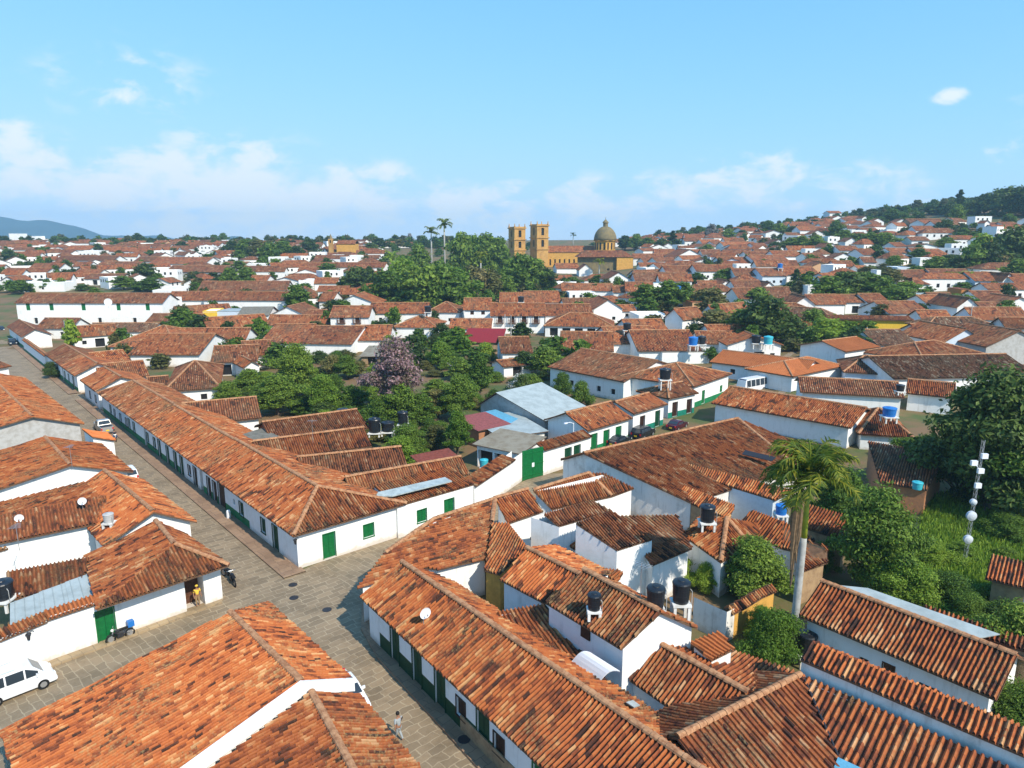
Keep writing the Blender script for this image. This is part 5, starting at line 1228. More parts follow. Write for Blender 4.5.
def tree(px, py, H, W_, kind='broad', leaf='leaf_mid', label=None, name='tree', cat='tree', lodn=None, ground_z=None, pos=None):
    p = pos or PT(px, py, 0.0); d = p[1]
    if lodn is None: lodn = 0 if d < 80 else 1 if d < 170 else 2
    cm, tm = proto(kind, leaf, lodn, 'bark' if leaf != 'twigs' else 'bark_pale', int(abs(p[0] * 7 + p[1] * 13)))
    root = empty(name, (p[0], p[1], p[2] if ground_z is None else ground_z), random.uniform(0, 6.28)); base = dict(broad=.84, tall=.6, dark=.88, bush=1.1, airy=.84, conifer=.4, park=1.0)[kind]
    k = W_ / (base * 1.0)
    for nm, me in (('crown', cm), ('trunk', tm)):
        o = bpy.data.objects.new(nm, me); COL.objects.link(o); o.parent = root; o.scale = (k, k, H)
    tag(root, label, cat)
    if not label: AUTO.append((root, cat, proj(p[0], p[1], p[2] + H * .6), (LEAFWORD.get(leaf, 'green'), kind)))
    return root
def palm(px, py, H, R_, label, nf=16, leaf='leaf_palm', lodn=0, dead=False, pos=None, trunk='bark_pale', r0=.26, lean=0.0, name='palm_tree', cs0=.855):
    p = pos or PT(px, py, 0.0); root = empty(name, p); tag(root, label, 'palm'); k = r0
    tb = MB(); tb.tube([(0, 0, -.2), (lean * .3, 0, H * .3), (lean * .7, 0, H * min(.62, cs0 - .03)), (lean, 0, H * (cs0 + .005))], [k * 1.2, k * 1.0, k * .95, k * .75], 12); tb.build('trunk', trunk, root, smooth=True)
    cs = MB(); cs.tube([(lean, 0, H * cs0), (lean, 0, H * (cs0 * .6 + .4 * .92)), (lean, 0, H * 1.0)], [k * .8, k * .72, k * .3], 12); cs.build('crownshaft', 'crownshaft' if dead else 'leaf_palm', root, smooth=True)
    r = random.Random(int(px * 7 + py)); fb = MB()
    for i in range(nf):
        a = 2 * math.pi * i / nf * 2.618; el = r.uniform(.2, 1.35) if i > 3 else 1.4; ln = R_ * r.uniform(.85, 1.1); uvv = [(math.floor(r.uniform(0, 300)) + .5, math.floor(r.uniform(0, 300)) + .5)]
        pts = []; pos_ = np.array((lean, 0, H * (.9 + .09 * r.random() if dead else .99))); e = el; m = 12
        for j in range(m + 1):
            pts.append(pos_.copy()); st_ = ln / m; pos_ = pos_ + st_ * np.array((math.cos(a) * math.cos(e), math.sin(a) * math.cos(e), math.sin(e))); e -= (.045 + .017 * j) * (1.25 if el > .3 else .8)
        nl = 34 if lodn == 0 else 14; side = np.array((-math.sin(a), math.cos(a), 0))
        for j in range(nl):
            t = (j + 1.0) / (nl + .5) * m; i0 = min(int(t), m - 1); q = pts[i0] + (pts[i0 + 1] - pts[i0]) * (t - i0); dirv = pts[i0 + 1] - pts[i0]; dirv /= np.linalg.norm(dirv)
            wl = R_ * .29 * math.sin(math.pi * min(1, .12 + .86 * j / nl)) ** .6
            for sg in (-1, 1):
                tip = q + (side * sg * .72 + dirv * .55 + np.array((0, 0, r.uniform(-.75, .12)))) * wl; wv = dirv * (.055 if lodn == 0 else .12) * R_ / 3
                u = (math.floor(r.uniform(0, 300)) + .5, math.floor(r.uniform(0, 300)) + .5)
                fb.add([q - wv, q + wv, (q + tip) / 2 + wv * .8 + (0, 0, .03), tip, (q + tip) / 2 - wv * .8 + (0, 0, .03)], [(0, 1, 2, 3, 4)], 0, [[u] * 5])
        fb.tube(pts, [.045 * R_ / 3] * m + [.01], 4, cap=False)
        fb.uv = [u if u is not None else [uvv[0]] * len(f) for u, f in zip(fb.uv, fb.f)]
    fb.build('crown', leaf, root)
    if dead:
        db = MB()
        for j in range(9):
            x0 = lean - .6 - r.uniform(0, .35); y0 = -.4 + r.uniform(-.2, .2); z0 = H * .84
            db.tube([(x0 + .3, y0, z0 + .3), (x0, y0, z0), (x0 - .05 + r.uniform(-.08, .08), y0, z0 - r.uniform(1.5, 2.4)), (x0 + r.uniform(-.2, .2), y0, z0 - r.uniform(3.4, 6.0))], [.1, .2, .16, .04], 5)
        db.build('dead_frond', 'dead_frond', root)
    return root
# near ones
tree(985, 512, 15.5, 14, 'dark', 'leaf_dark', 'huge dark spreading tree at the right edge above the overgrown lot')
tree(960, 500, 8.5, 9, 'park', 'leaf_dark', 'dark lower tree at the left foot of the huge tree')
tree(1005, 505, 9, 11, 'park', 'leaf_dark', 'dark lower tree under the huge tree, at the right edge')
tree(1035, 520, 13, 12, 'dark', 'leaf_mid', 'big green tree cut by the right edge beside the huge tree')
tree(872, 590, 8.8, 7.0, 'dark', 'leaf_mid', 'dense glossy tree between the palm and the bare brick building')
tree(838, 545, 7.5, 6.5, 'broad', 'leaf_mid', 'leafy tree right behind the palm crown')
tree(752, 600, 5.2, 5.6, 'broad', 'leaf_mid', 'small dark tree left of the palm over the orange hipped roof')
tree(905, 612, 4.2, 5.6, 'bush', 'leaf_light', 'bright green bush in the middle of the overgrown lot', 'bush', 'bush')
tree(880, 600, 3.4, 4.5, 'bush', 'leaf_light', 'rounded bright bush just below the glossy tree', 'bush', 'bush')
tree(944, 612, 3.2, 5.0, 'bush', 'leaf_mid', 'green bush just right of the brightest bush in the lot', 'bush', 'bush')
tree(772, 668, 4.2, 4.2, 'bush', 'leaf_light', 'feathery bamboo-like bush at the foot of the palm', 'bush', 'bush')
tree(760, 640, 2.6, 2.6, 'bush', 'leaf_light', 'smaller feathery bush beside the curved ochre wall', 'bush', 'bush')
tree(706, 590, 2.4, 2.6, 'bush', 'leaf_light', 'yard shrub right behind the two black tanks', 'bush', 'bush')
tree(680, 583, 2.2, 2.8, 'bush', 'leaf_light', 'pale yard shrub left of the hipped roof', 'bush', 'bush')
tree(735, 592, 2.0, 2.6, 'bush', 'leaf_dark', 'dark low shrub in the shaded yard below the small tree', 'bush', 'bush')
tree(1010, 690, 6.0, 5.0, 'airy', 'leaf_mid', 'slender tree at the right edge by the lower white wall')
tree(985, 665, 3.4, 5.5, 'bush', 'leaf_mid', 'wide bush behind the strip of orange tiles, right edge', 'bush', 'bush')
tree(1015, 740, 3.6, 4.6, 'bush', 'leaf_mid', 'bush in the lower right corner below the slender tree', 'bush', 'bush')
tree(1005, 640, 3.0, 4.0, 'bush', 'leaf_dark', 'dark bush under the small tiled shelter', 'bush', 'bush')
tree(968, 636, 3.2, 3.4, 'bush', 'leaf_mid', 'shrub left of the small tiled shelter', 'bush', 'bush')
tree(1005, 538, 2.4, 5.0, 'bush', 'leaf_mid', 'weedy bank of shrubs under the huge dark tree, right part', 'bush', 'bush')
tree(930, 560, 1.8, 5.0, 'bush', 'leaf_light', 'low weedy shrub beside the bare brick building', 'bush', 'bush')
tree(820, 575, 3.0, 3.0, 'bush', 'leaf_mid', 'shrub squeezed behind the palm trunk on the right', 'bush', 'bush')
pp_ = P(791, 659)
palm(793, 652, 13.7, 3.6, 'tall royal palm with a white trunk in the middle of the roofs', 38, cs0=.645, dead=True, pos=(*pp_, 0.0), r0=.25, lean=.12)
tree(925, 470, 4.5, 6.5, 'bush', 'leaf_mid', 'broad bush between the blue tank roof and the dark brick building', 'bush', 'bush')
tree(905, 462, 3.2, 5.0, 'bush', 'leaf_light', 'bright low bush below the blue tank roof', 'bush', 'bush')
# garden inside the upper block
tree(298, 400, 10.2, 9.0, 'dark', 'leaf_mid', 'tall rounded tree left of the pink flowering tree', lodn=0)
tree(278, 415, 6.5, 9.0, 'broad', 'leaf_mid', 'low spreading tree below the tall rounded tree', lodn=0)
tree(325, 418, 7.0, 6.0, 'broad', 'leaf_light', 'bright green tree between the rounded tree and the pink one', lodn=0)
tree(352, 416, 5.0, 6.0, 'broad', 'leaf_mid', 'garden tree just left of the pink trunk', lodn=1)
tree(228, 404, 4.0, 6.0, 'bush', 'leaf_mid', 'leafy shrub at the left end of the garden', 'bush', 'bush')
tree(250, 396, 5.0, 6.0, 'broad', 'leaf_mid', 'garden tree beside the small white porch')
tree(396, 420, 13.0, 10.5, 'airy', 'leaf_pink', 'tree covered in pink blossom in the middle gardens', lodn=0)
tree(402, 426, 6.6, 6.6, 'airy', 'leaf_mid', 'green tree growing through the pink blossom tree', lodn=1)
tree(380, 428, 4.6, 6.0, 'bush', 'leaf_mid', 'low green shrub below the pink blossom, left side', 'bush', 'bush')
tree(420, 424, 4.8, 6.0, 'broad', 'leaf_mid', 'small garden tree below the pink blossom, right side')
tree(408, 460, 4.8, 6.4, 'bush', 'leaf_mid', 'round dense bush behind the small brick shed', 'bush', 'bush', lodn=0)
tree(460, 420, 7.4, 6.6, 'broad', 'leaf_mid', 'tree left of the large metal shed', lodn=0)
tree(458, 456, 6.0, 4.4, 'tall', 'leaf_light', 'narrow bright tree between the round bush and the porch', lodn=0)
tree(436, 448, 3.2, 5.0, 'bush', 'leaf_olive', 'dry scrub right of the round dense bush', 'bush', 'bush')
tree(480, 398, 8.0, 5.0, 'tall', 'leaf_mid', 'thin tree beside the pink tree and the white gable')
tree(440, 368, 6.0, 6.5, 'broad', 'leaf_light', 'bright tree right of the pink blossom')
tree(460, 380, 4.5, 6.0, 'broad', 'leaf_mid', 'green tree in front of the small rusty sheet roof')
tree(505, 436, 2.6, 3.5, 'bush', 'leaf_light', 'small bush at the porch roof corner', 'bush', 'bush')
tree(528, 448, 2.4, 3.0, 'bush', 'leaf_mid', 'small bush behind the green gate', 'bush', 'bush')
tree(520, 396, 4.2, 4.6, 'bush', 'leaf_white', 'white flowering bush above the metal shed', 'bush', 'bush')
tree(546, 376, 6.0, 9.0, 'broad', 'leaf_mid', 'wide tree left of the long white wall with small windows')
tree(524, 374, 4.8, 6.0, 'broad', 'leaf_dark', 'dark tree beside the white gabled cottage')
tree(562, 400, 5.0, 4.5, 'bush', 'leaf_mid', 'bush against the white wall above the metal shed', 'bush', 'bush')
tree(581, 406, 4.4, 4.6, 'bush', 'leaf_mid', 'bush beside the right end of the metal shed', 'bush', 'bush')
tree(73, 352, 8.2, 4.6, 'tall', 'leaf_light', 'upright pale tree in front of the white courtyard house')
tree(185, 333, 7.2, 12.0, 'broad', 'leaf_mid', 'wide tree in front of the yellow wall')
tree(162, 336, 4.2, 9.0, 'bush', 'leaf_mid', 'low leafy mass at the end of the white courtyard house', 'bush', 'bush')
tree(52, 378, 3.4, 4.0, 'bush', 'leaf_dark', 'dark bush against the street wall on the left', 'bush', 'bush')
MIDT = '''
298 313 10 11 dark leaf_mid
146 282 9 14 dark leaf_dark
124 290 6 12 broad leaf_mid
97 255 8 12 dark leaf_dark
10 264 9 12 dark leaf_dark
30 268 4 14 bush leaf_olive
22 294 6 9 broad leaf_mid
95 300 5 7 broad leaf_mid
48 291 5 6 tall leaf_light
62 289 5 6 airy leaf_mid
150 292 6 12 broad leaf_mid
231 288 9 10 broad leaf_mid
247 284 8 10 dark leaf_mid
80 242 7 9 dark leaf_mid
138 240 6 9 dark leaf_dark
151 248 8 9 dark leaf_dark
182 252 8 12 dark leaf_dark
224 244 11 11 dark leaf_mid
233 258 12 16 park leaf_dark
246 262 14 16 park leaf_mid
259 262 14 18 park leaf_olive
271 264 13 18 park leaf_mid
284 262 13 18 park leaf_mid
297 262 10 16 park leaf_dark
310 256 12 16 park leaf_dark
240 272 6 10 broad leaf_mid
276 272 7 10 broad leaf_light
345 242 5 10 dark leaf_dark
371 254 8 14 dark leaf_dark
372 242 9 14 dark leaf_mid
328 277 7 14 bush leaf_mid
357 290 10 14 park leaf_dark
370 290 9 10 park leaf_dark
388 306 13 16 park leaf_mid
402 300 16 18 park leaf_light
416 308 15 18 park leaf_mid
430 312 16 18 park leaf_mid
446 312 16 18 park leaf_mid
458 306 14 16 park leaf_light
440 282 10 14 park leaf_mid
420 276 16 14 park leaf_mid
404 280 12 14 park leaf_light
462 276 22 18 park leaf_mid
474 272 20 18 park leaf_light
487 276 22 18 park leaf_mid
499 276 20 16 park leaf_mid
470 296 12 14 airy leaf_olive
482 300 12 12 airy leaf_dry
492 300 11 12 airy leaf_olive
506 298 9 11 park leaf_mid
520 292 16 18 park leaf_mid
533 292 14 18 park leaf_mid
545 292 10 13 park leaf_dark
572 288 5 10 broad leaf_mid
513 288 13 14 park leaf_light
646 312 9 12 broad leaf_mid
668 312 10 13 broad leaf_mid
684 306 8 9 broad leaf_mid
712 318 9 11 broad leaf_olive
700 308 6 9 broad leaf_olive
715 336 7 14 park leaf_olive
744 340 8 12 park leaf_mid
763 344 12 14 dark leaf_dark
790 342 7 10 park leaf_dark
812 336 7 10 bush leaf_mid
825 342 6 12 bush leaf_light
848 336 4 10 bush leaf_light
868 336 4 8 bush leaf_light
828 304 9 16 park leaf_mid
845 302 10 16 park leaf_dark
862 300 9 16 park leaf_mid
878 300 8 14 park leaf_mid
900 306 6 14 bush leaf_mid
890 288 7 12 airy leaf_olive
905 296 5 12 bush leaf_light
950 286 5 12 broad leaf_mid
965 288 6 10 broad leaf_light
625 250 11 14 dark leaf_dark
636 250 12 13 dark leaf_mid
648 250 9 14 park leaf_mid
661 250 8 14 dark leaf_dark
672 248 12 12 conifer leaf_dark
690 240 7 12 park leaf_mid
702 238 9 14 park leaf_mid
714 238 8 14 park leaf_dark
728 240 8 14 park leaf_mid
742 238 6 12 park leaf_dark
707 254 6 10 broad leaf_mid
768 234 10 16 park leaf_mid
780 236 9 14 park leaf_mid
792 236 7 12 park leaf_dark
775 252 6 12 park leaf_dark
790 250 7 12 broad leaf_mid
802 250 8 10 broad leaf_mid
816 250 8 12 broad leaf_mid
835 240 12 12 park leaf_mid
826 224 6 14 park leaf_dark
815 226 5 12 park leaf_dark
844 244 8 12 broad leaf_mid
870 248 8 16 park leaf_mid
884 248 8 16 park leaf_mid
858 246 7 14 park leaf_dark
892 222 9 18 park leaf_mid
882 222 7 14 park leaf_dark
903 222 6 14 park leaf_mid
945 236 9 12 park leaf_dark
960 244 6 12 park leaf_mid
930 214 6 14 park leaf_dark
940 214 7 12 conifer leaf_dark
958 214 16 11 conifer leaf_dark
950 216 10 12 park leaf_dark
970 216 10 16 park leaf_dark
984 214 13 18 park leaf_dark
997 214 16 20 park leaf_dark
1010 216 18 20 park leaf_dark
1024 216 18 20 park leaf_dark
1040 216 18 20 park leaf_dark
956 224 12 10 dark leaf_mid
979 268 14 14 park leaf_light
972 276 12 14 park leaf_mid
987 276 13 14 park leaf_dark
950 272 7 14 park leaf_dark
935 274 7 14 park leaf_mid
960 276 8 14 park leaf_dark
998 276 8 12 airy leaf_dry
1010 272 18 18 dark leaf_dark
1024 272 18 18 dark leaf_dark
1015 284 9 12 park leaf_mid
918 262 6 10 broad leaf_mid
945 250 6 12 broad leaf_mid
866 282 6 12 airy leaf_olive
885 280 5 10 broad leaf_olive
915 276 4 9 broad leaf_mid
893 270 6 9 broad leaf_mid
610 262 6 8 broad leaf_mid
724 284 6 10 broad leaf_mid
758 306 6 10 broad leaf_mid
880 322 5 8 airy leaf_olive
1005 322 6 7 airy leaf_mid
'''
for ln in MIDT.strip().split('\n'):
    f = ln.split(); tree(float(f[0]), float(f[1]), float(f[2]), float(f[3]), f[4], f[5], name='bush' if f[4] == 'bush' else 'tree', cat='bush' if f[4] == 'bush' else 'tree')
tree(711, 240, 12, 12, 'airy', 'twigs', 'bare grey tree standing above the skyline', lodn=2)
tree(410, 245, 11, 8, 'airy', 'twigs', 'thin bare tree on the skyline left of the twin palms', lodn=2)
palm(432, 272, 21, 5.2, 'left one of two tall palms above the park trees', 14, lodn=1, r0=.42)
palm(445, 272, 25, 5.8, 'right and taller one of two tall palms above the park', 14, lodn=1, r0=.45)
palm(393, 285, 12, 5.0, 'pale palm with a broad crown left of the tall palms', 14, 'leaf_light', 1, r0=.4)
palm(481, 292, 14, 4.6, 'slim palm among dry trees, left of the cathedral', 12, lodn=1, r0=.35)
palm(573, 246, 10, 4.0, 'small palm on the skyline between the towers and the dome', 12, 'leaf_dark', 1, r0=.35)
palm(599, 276, 7, 3.8, 'short palm under the cathedral transept', 12, lodn=1, r0=.35)
for i, (x, y, hh) in enumerate(((835, 332, 3.4), (866, 338, 3.2), (853, 336, 2.6))): palm(x, y, hh, 2.2, ('banana plant at the left of the ochre wall', 'banana plant in front of the yellow end of the ochre wall', 'smallest banana plant in the middle of the ochre wall')[i], 9, 'leaf_light', 1, r0=.15, name='banana_plant')
# grass of the overgrown lot
mb = MB(); n = 26000; pts = []
a, b, c = np.array(P(1060, 700)), np.array(P(890, 520)), np.array(P(1060, 500))
lo = np.array(P(905, 600))
uu = RNG.uniform(0, 1, (n, 2)); sq = uu[:, :1] * (np.array(P(1080, 560)) - np.array(P(905, 620))) + np.array(P(905, 620)) + uu[:, 1:] * (np.array(P(925, 500)) - np.array(P(905, 620)))
ang = RNG.uniform(0, 6.28, n); hh = RNG.uniform(.25, .8, n); ww = .09
dx, dy = np.cos(ang) * ww, np.sin(ang) * ww; lx, ly = RNG.normal(0, .15, n), RNG.normal(0, .15, n)
V = np.stack([np.stack([sq[:, 0] - dx, sq[:, 1] - dy, 0 * hh], 1), np.stack([sq[:, 0] + dx, sq[:, 1] + dy, 0 * hh], 1), np.stack([sq[:, 0] + lx + dx * .3, sq[:, 1] + ly + dy * .3, hh], 1), np.stack([sq[:, 0] + lx - dx * .3, sq[:, 1] + ly - dy * .3, hh], 1)], 1)
UVg = np.repeat(np.floor(RNG.uniform(0, 300, (n, 2))) + .5, 4, axis=0)
go = np_grid_mesh('grass', V.reshape(-1, 3), np.arange(4 * n).reshape(n, 4), UVg, ['leaf_light'], None); tag(go, 'tall green grass in the overgrown lot', 'grass', kind='stuff')
mat('meadow', (.05, .09, .02), .95, col2=(.09, .11, .03), nscale=.8)
lot = [P(890, 625), P(1120, 640), P(1080, 500), P(915, 495)]
mb = MB(); mb.add([(*q, .012) for q in lot], [(0, 1, 2, 3)]); tag(mb.build('lawn', 'meadow'), 'green weedy ground of the overgrown lot', kind='structure')
mat('hill_grass', (.20, .19, .05), .95, col2=(.28, .20, .07), nscale=.08)
for (x0, y0, x1, y1), lb in (((898, 231, 940, 224), 'sloping grass field below the long brown hill house'), ((960, 221, 984, 214), 'straw coloured slope beside the hilltop conifer')):
    mb = MB(); pts = []
    for i in range(9):
        for yy in (y0, y1):
            q = PT(x0 + (x1 - x0) * i / 8, yy, .4); pts.append(q)
    mb.add(pts, [(2 * i, 2 * i + 2, 2 * i + 3, 2 * i + 1) for i in range(8)]); tag(mb.build('field', 'hill_grass'), lb, kind='structure')

# ---------------------------------------------------------------- houses and trees that fill the blocks between
TAKEN = [(o.location.x, o.location.y, 3.0) for o in bpy.data.objects if o.get('category') in ('tree', 'bush', 'palm')]
for o in bpy.data.objects:
    if o.get('category') in ('house', 'shed', 'porch', 'church'):
        for ch in o.children:
            if ch.name.split('.')[0] in ('roof', 'nave_roof', 'transept_roof'):
                co = np.empty(len(ch.data.vertices) * 3, np.float32); ch.data.vertices.foreach_get('co', co); co = co.reshape(-1, 3); c0, c1 = co.min(0), co.max(0)
                nx, ny = max(1, int((c1[0] - c0[0]) / 6)), max(1, int((c1[1] - c0[1]) / 6))
                for i in range(nx):
                    for j in range(ny): TAKEN.append((c0[0] + (i + .5) * (c1[0] - c0[0]) / nx, c0[1] + (j + .5) * (c1[1] - c0[1]) / ny, max((c1[0] - c0[0]) / nx, (c1[1] - c0[1]) / ny) * .6))
TK = [np.array(TAKEN)]
def free(x, y, r):
    t = TK[0]; return np.all((t[:, 0] - x) ** 2 + (t[:, 1] - y) ** 2 > (t[:, 2] + r) ** 2)
def claim(x, y, r): TK[0] = np.vstack([TK[0], (x, y, r)])
def streetfree(x, y):
    d = np.array((x, y)) - C1; s_, o_ = d @ A_, d @ AN
    if -5 < s_ < 195 and -1.5 < o_ < 11: return False
    u, v_ = d @ B_, d @ BN
    return not (-5 < u < 130 and -3 < v_ < 12)
rr_ = random.Random(21); made = 0; NH = 298 - len([o for o in bpy.data.objects if o.get('category') == 'house'])
ZN = lambda x, y: proj(x, y, terr(x, y))
TT_ = Tiles(2); walls_mb = []; nst = 0; free_n = 0
def stuff_house(x, y, z, Lg, D, h, rise, yaw, typ, mi):
    e = np.array((math.cos(yaw), math.sin(yaw))); n = np.array((-e[1], e[0])); F0 = np.array((x, y)) - e * Lg / 2 - n * D / 2; F1 = F0 + e * Lg; B1, B0 = F1 + n * D, F0 + n * D; ze, zr = z + h, z + h + rise
    V = lambda q, zz: np.array([q[0], q[1], zz]); TT_.mi0 = mi
    if typ == 'V': Rf, Rb = V((F0 + F1) / 2, zr), V((B0 + B1) / 2, zr); TT_.plane([V(F1, ze), V(B1, ze), Rb, Rf]); TT_.plane([V(B0, ze), V(F0, ze), Rf, Rb])
    else:
        k_ = D / 2 if typ == 'H' else 0; R0, R1 = V((F0 + B0) / 2 + e * k_, zr), V((F1 + B1) / 2 - e * k_, zr); TT_.plane([V(F0, ze), V(F1, ze), R1, R0]); TT_.plane([V(B1, ze), V(B0, ze), R0, R1])
        if k_: TT_.plane([V(B0, ze), V(F0, ze), R0]); TT_.plane([V(F1, ze), V(B1, ze), R1])
    c = (F0 + B1) / 2; f = [q + (c - q) / np.linalg.norm(c - q) * .6 for q in (F0, F1, B1, B0)]
    for i in range(4):
        a, b = f[i], f[(i + 1) % 4]; TT_.quad([V(a, z - 3), V(b, z - 3), V(b, ze + .1), V(a, ze + .1)], 3)
        if (typ == 'V' and i in (0, 2)) or (typ == 'G' and i in (1, 3)): TT_.quad([V(a, ze + .1), V(b, ze + .1), V((a + b) / 2, zr - .2)], 3)
        if i in (0, 1):
            d = (b - a) / np.linalg.norm(b - a); o_ = np.array((d[1], -d[0])) * .04; Lw = np.linalg.norm(b - a)
            for u in np.arange(2.0, Lw - 1.5, 3.6):
                q0, q1 = a + d * u + o_, a + d * (u + 1.0) + o_; TT_.quad([V(q0, z + .9), V(q1, z + .9), V(q1, z + 2.2), V(q0, z + 2.2)], 4)
# loose greenery between the far roofs, one mass
fV, fQ, fU = [], [], []; nf_ = 0; base_n = 0
PR = {}
for lf in ('leaf_mid', 'leaf_light', 'leaf_olive', 'leaf_dark'): PR[lf] = ([], 0)
def far_green(lf, x, y, z, H, W_, kind):
    me, _t = proto(kind, 'leaf_mid', 3, pick=int(abs(x * 7 + y * 13))); n = len(me.vertices); co = np.empty(n * 3, np.float32); me.vertices.foreach_get('co', co); co = co.reshape(-1, 3).copy(); a = rr_.uniform(0, 6.28); ca, sa = math.cos(a), math.sin(a); k = W_ / dict(broad=.84, dark=.88, bush=1.1, park=.96)[kind]
    co = np.stack([(co[:, 0] * ca - co[:, 1] * sa) * k + x, (co[:, 0] * sa + co[:, 1] * ca) * k + y, co[:, 2] * H + z], 1); PR[lf][0].append(co)
cnt = 0
for it in range(16000):
    if cnt > 300: break
    Y = rr_.uniform(150, 660); X_ = rr_.uniform(-.75, .75) * Y; px, py = ZN(X_, Y)
    if not (-6 < px < 1030) or not free(X_, Y, .6) or not streetfree(X_, Y) or (px < 168 and 293 < py < 345) or (810 < px < 915 and 312 < py < 350) or (540 < px < 640 and 246 < py < 285): continue
    far_green(rr_.choice(['leaf_mid', 'leaf_mid', 'leaf_light', 'leaf_olive', 'leaf_dark']), X_, Y, terr(X_, Y), rr_.uniform(2.5, 6.5), rr_.uniform(4, 9), rr_.choice(['broad', 'park', 'dark', 'bush'])); claim(X_, Y, 2.6); cnt += 1
def stuff_flat(x, y, z, Lg, D, h, yaw):
    e = np.array((math.cos(yaw), math.sin(yaw))); n = np.array((-e[1], e[0])); F0 = np.array((x, y)) - e * Lg / 2 - n * D / 2; c = [F0, F0 + e * Lg, F0 + e * Lg + n * D, F0 + n * D]; V = lambda q, zz: np.array([q[0], q[1], zz])
    TT_.quad([V(q, z + h - .3) for q in c], 3)
    for i in range(4):
        a, b = c[i], c[(i + 1) % 4]; TT_.quad([V(a, z - 3), V(b, z - 3), V(b, z + h), V(a, z + h)], 3)
        d = (b - a) / np.linalg.norm(b - a); o_ = np.array((d[1], -d[0])) * .04
        if i in (0, 1):
            for u in np.arange(1.2, np.linalg.norm(b - a) - 1.2, 2.6): q0, q1 = a + d * u + o_, a + d * (u + .9) + o_; TT_.quad([V(q0, z + h - 2.2), V(q1, z + h - 2.2), V(q1, z + h - 1.0), V(q0, z + h - 1.0)], 4)
for it in range(26000):
    Y = rr_.uniform(116, 640); X_ = rr_.uniform(-.75, .75) * Y; px, py = ZN(X_, Y)
    if not (-6 < px < 1030) or 222 > py: continue
    if 215 < px < 545 and 340 < py < 470: continue                       # gardens of the block
    if 375 < px < 560 and 236 < py < 312 or 540 < px < 645 and 246 < py < 284: continue                       # park, cathedral
    if px > 880 and (py > 385 or py < 226): continue
    if px < 168 and 288 < py < 345: continue
    if 810 < px < 915 and 300 < py < 345: continue
    lowz = 160 < px < 640 and 282 < py < 352
    if lowz and not free(X_, Y, 6.0): continue
    Lg, D = rr_.uniform(7, 20), rr_.uniform(6, 10.5)
    if not free(X_, Y, 5.0 + .006 * max(0, Y - 200)) or not streetfree(X_, Y): continue
    a = rr_.choice([0, 0, .1, -.1, .65, -.7, .65]); typ = rr_.choice('GGHV' if Lg < 14 else 'GGH'); rise = rr_.uniform(1.9, 2.8); h_ = rr_.uniform(2.0, 2.4) if lowz else rr_.uniform(2.7, 4.0)
    if Y < 215 and made < NH:
        tone = rr_.choice(['rust', 'rust', 'brown', 'orange', 'brown', 'mossy']); dx, dy = math.cos(a) * Lg / 2, math.sin(a) * Lg / 2
        house((X_ - dx, Y - D / 2 - dy), (X_ + dx, Y - D / 2 + dy), terr(X_, Y), h_, D, rise, typ, tone, rr_.choice(['plaster', 'plaster', 'plaster_aged']), {'f': [('o', .25), ('O' if rr_.random() < .5 else 'o', .6), ('o', .85)]} if rr_.random() < .8 else None); made += 1
    elif Y > 190 and rr_.random() < (.3 if px < 420 else .18): stuff_flat(X_, Y, terr(X_, Y), rr_.uniform(6, 11), rr_.uniform(5, 8), rr_.uniform(3.5, 6.0), a); nst += 1
    elif Y > 190: stuff_house(X_, Y, terr(X_, Y), Lg, D, h_, rise, a, typ, rr_.choice([0, 0, 5, 5, 6])); nst += 1
    else: continue
    claim(X_, Y, 5.6)
tag(TT_.build('rust', None, 'distant_houses', extra=('plaster', 'opening', 'brown', 'orange')), 'packed tiled roofs and white walls of the far town', kind='stuff')
for it in range(14000):
    if cnt > 800: break
    Y = rr_.uniform(150, 660); X_ = rr_.uniform(-.75, .75) * Y; px, py = ZN(X_, Y)
    if not (-6 < px < 1030) or not free(X_, Y, -.6) or not streetfree(X_, Y) or (px < 168 and 293 < py < 345) or (810 < px < 915 and 312 < py < 350) or (540 < px < 640 and 246 < py < 285): continue
    far_green(rr_.choice(['leaf_mid', 'leaf_mid', 'leaf_light', 'leaf_olive', 'leaf_dark']), X_, Y, terr(X_, Y), rr_.uniform(2.5, 6.5), rr_.uniform(4, 9), rr_.choice(['broad', 'park', 'dark', 'bush'])); claim(X_, Y, 2.6); cnt += 1
for it in range(900):
    if it > 850: break
    Y = rr_.uniform(585, 680); X_ = rr_.uniform(-.75, .75) * Y; px, py = ZN(X_, Y)
    if not free(X_, Y, .5) or 500 < px < 640: continue
    far_green(rr_.choice(['leaf_mid', 'leaf_olive', 'leaf_dark']), X_, Y, terr(X_, Y), rr_.uniform(5, 10), rr_.uniform(7, 13), rr_.choice(['broad', 'park', 'dark'])); claim(X_, Y, 5)
Vs, Qs, Us, Ms = [], [], [], []; off = 0
for m_, (lf, (l, _)) in enumerate(PR.items()):
    for co in l:
        n = len(co); Vs.append(co); Qs.append(np.arange(n).reshape(-1, 4) + off); off += n; Us.append(np.repeat(np.floor(RNG.uniform(0, 400, (n // 4, 2))) + .5, 4, axis=0)); Ms.append(np.full(n // 4, m_))
go = np_grid_mesh('distant_foliage', np.concatenate(Vs), np.concatenate(Qs), np.concatenate(Us), list(PR), None, np.concatenate(Ms)); tag(go, 'garden greenery between the far roofs', kind='stuff')
gard = [P(215, 395), P(300, 425), P(400, 470), P(470, 440), P(560, 385), P(480, 345), P(330, 352)]
def inside(q, pl):
    c = False
    for i in range(len(pl)):
        a, b = pl[i], pl[i - 1]
        if (a[1] > q[1]) != (b[1] > q[1]) and q[0] < (b[0] - a[0]) * (q[1] - a[1]) / (b[1] - a[1]) + a[0]: c = not c
    return c
gx = [q[0] for q in gard]; gy = [q[1] for q in gard]; made = 0
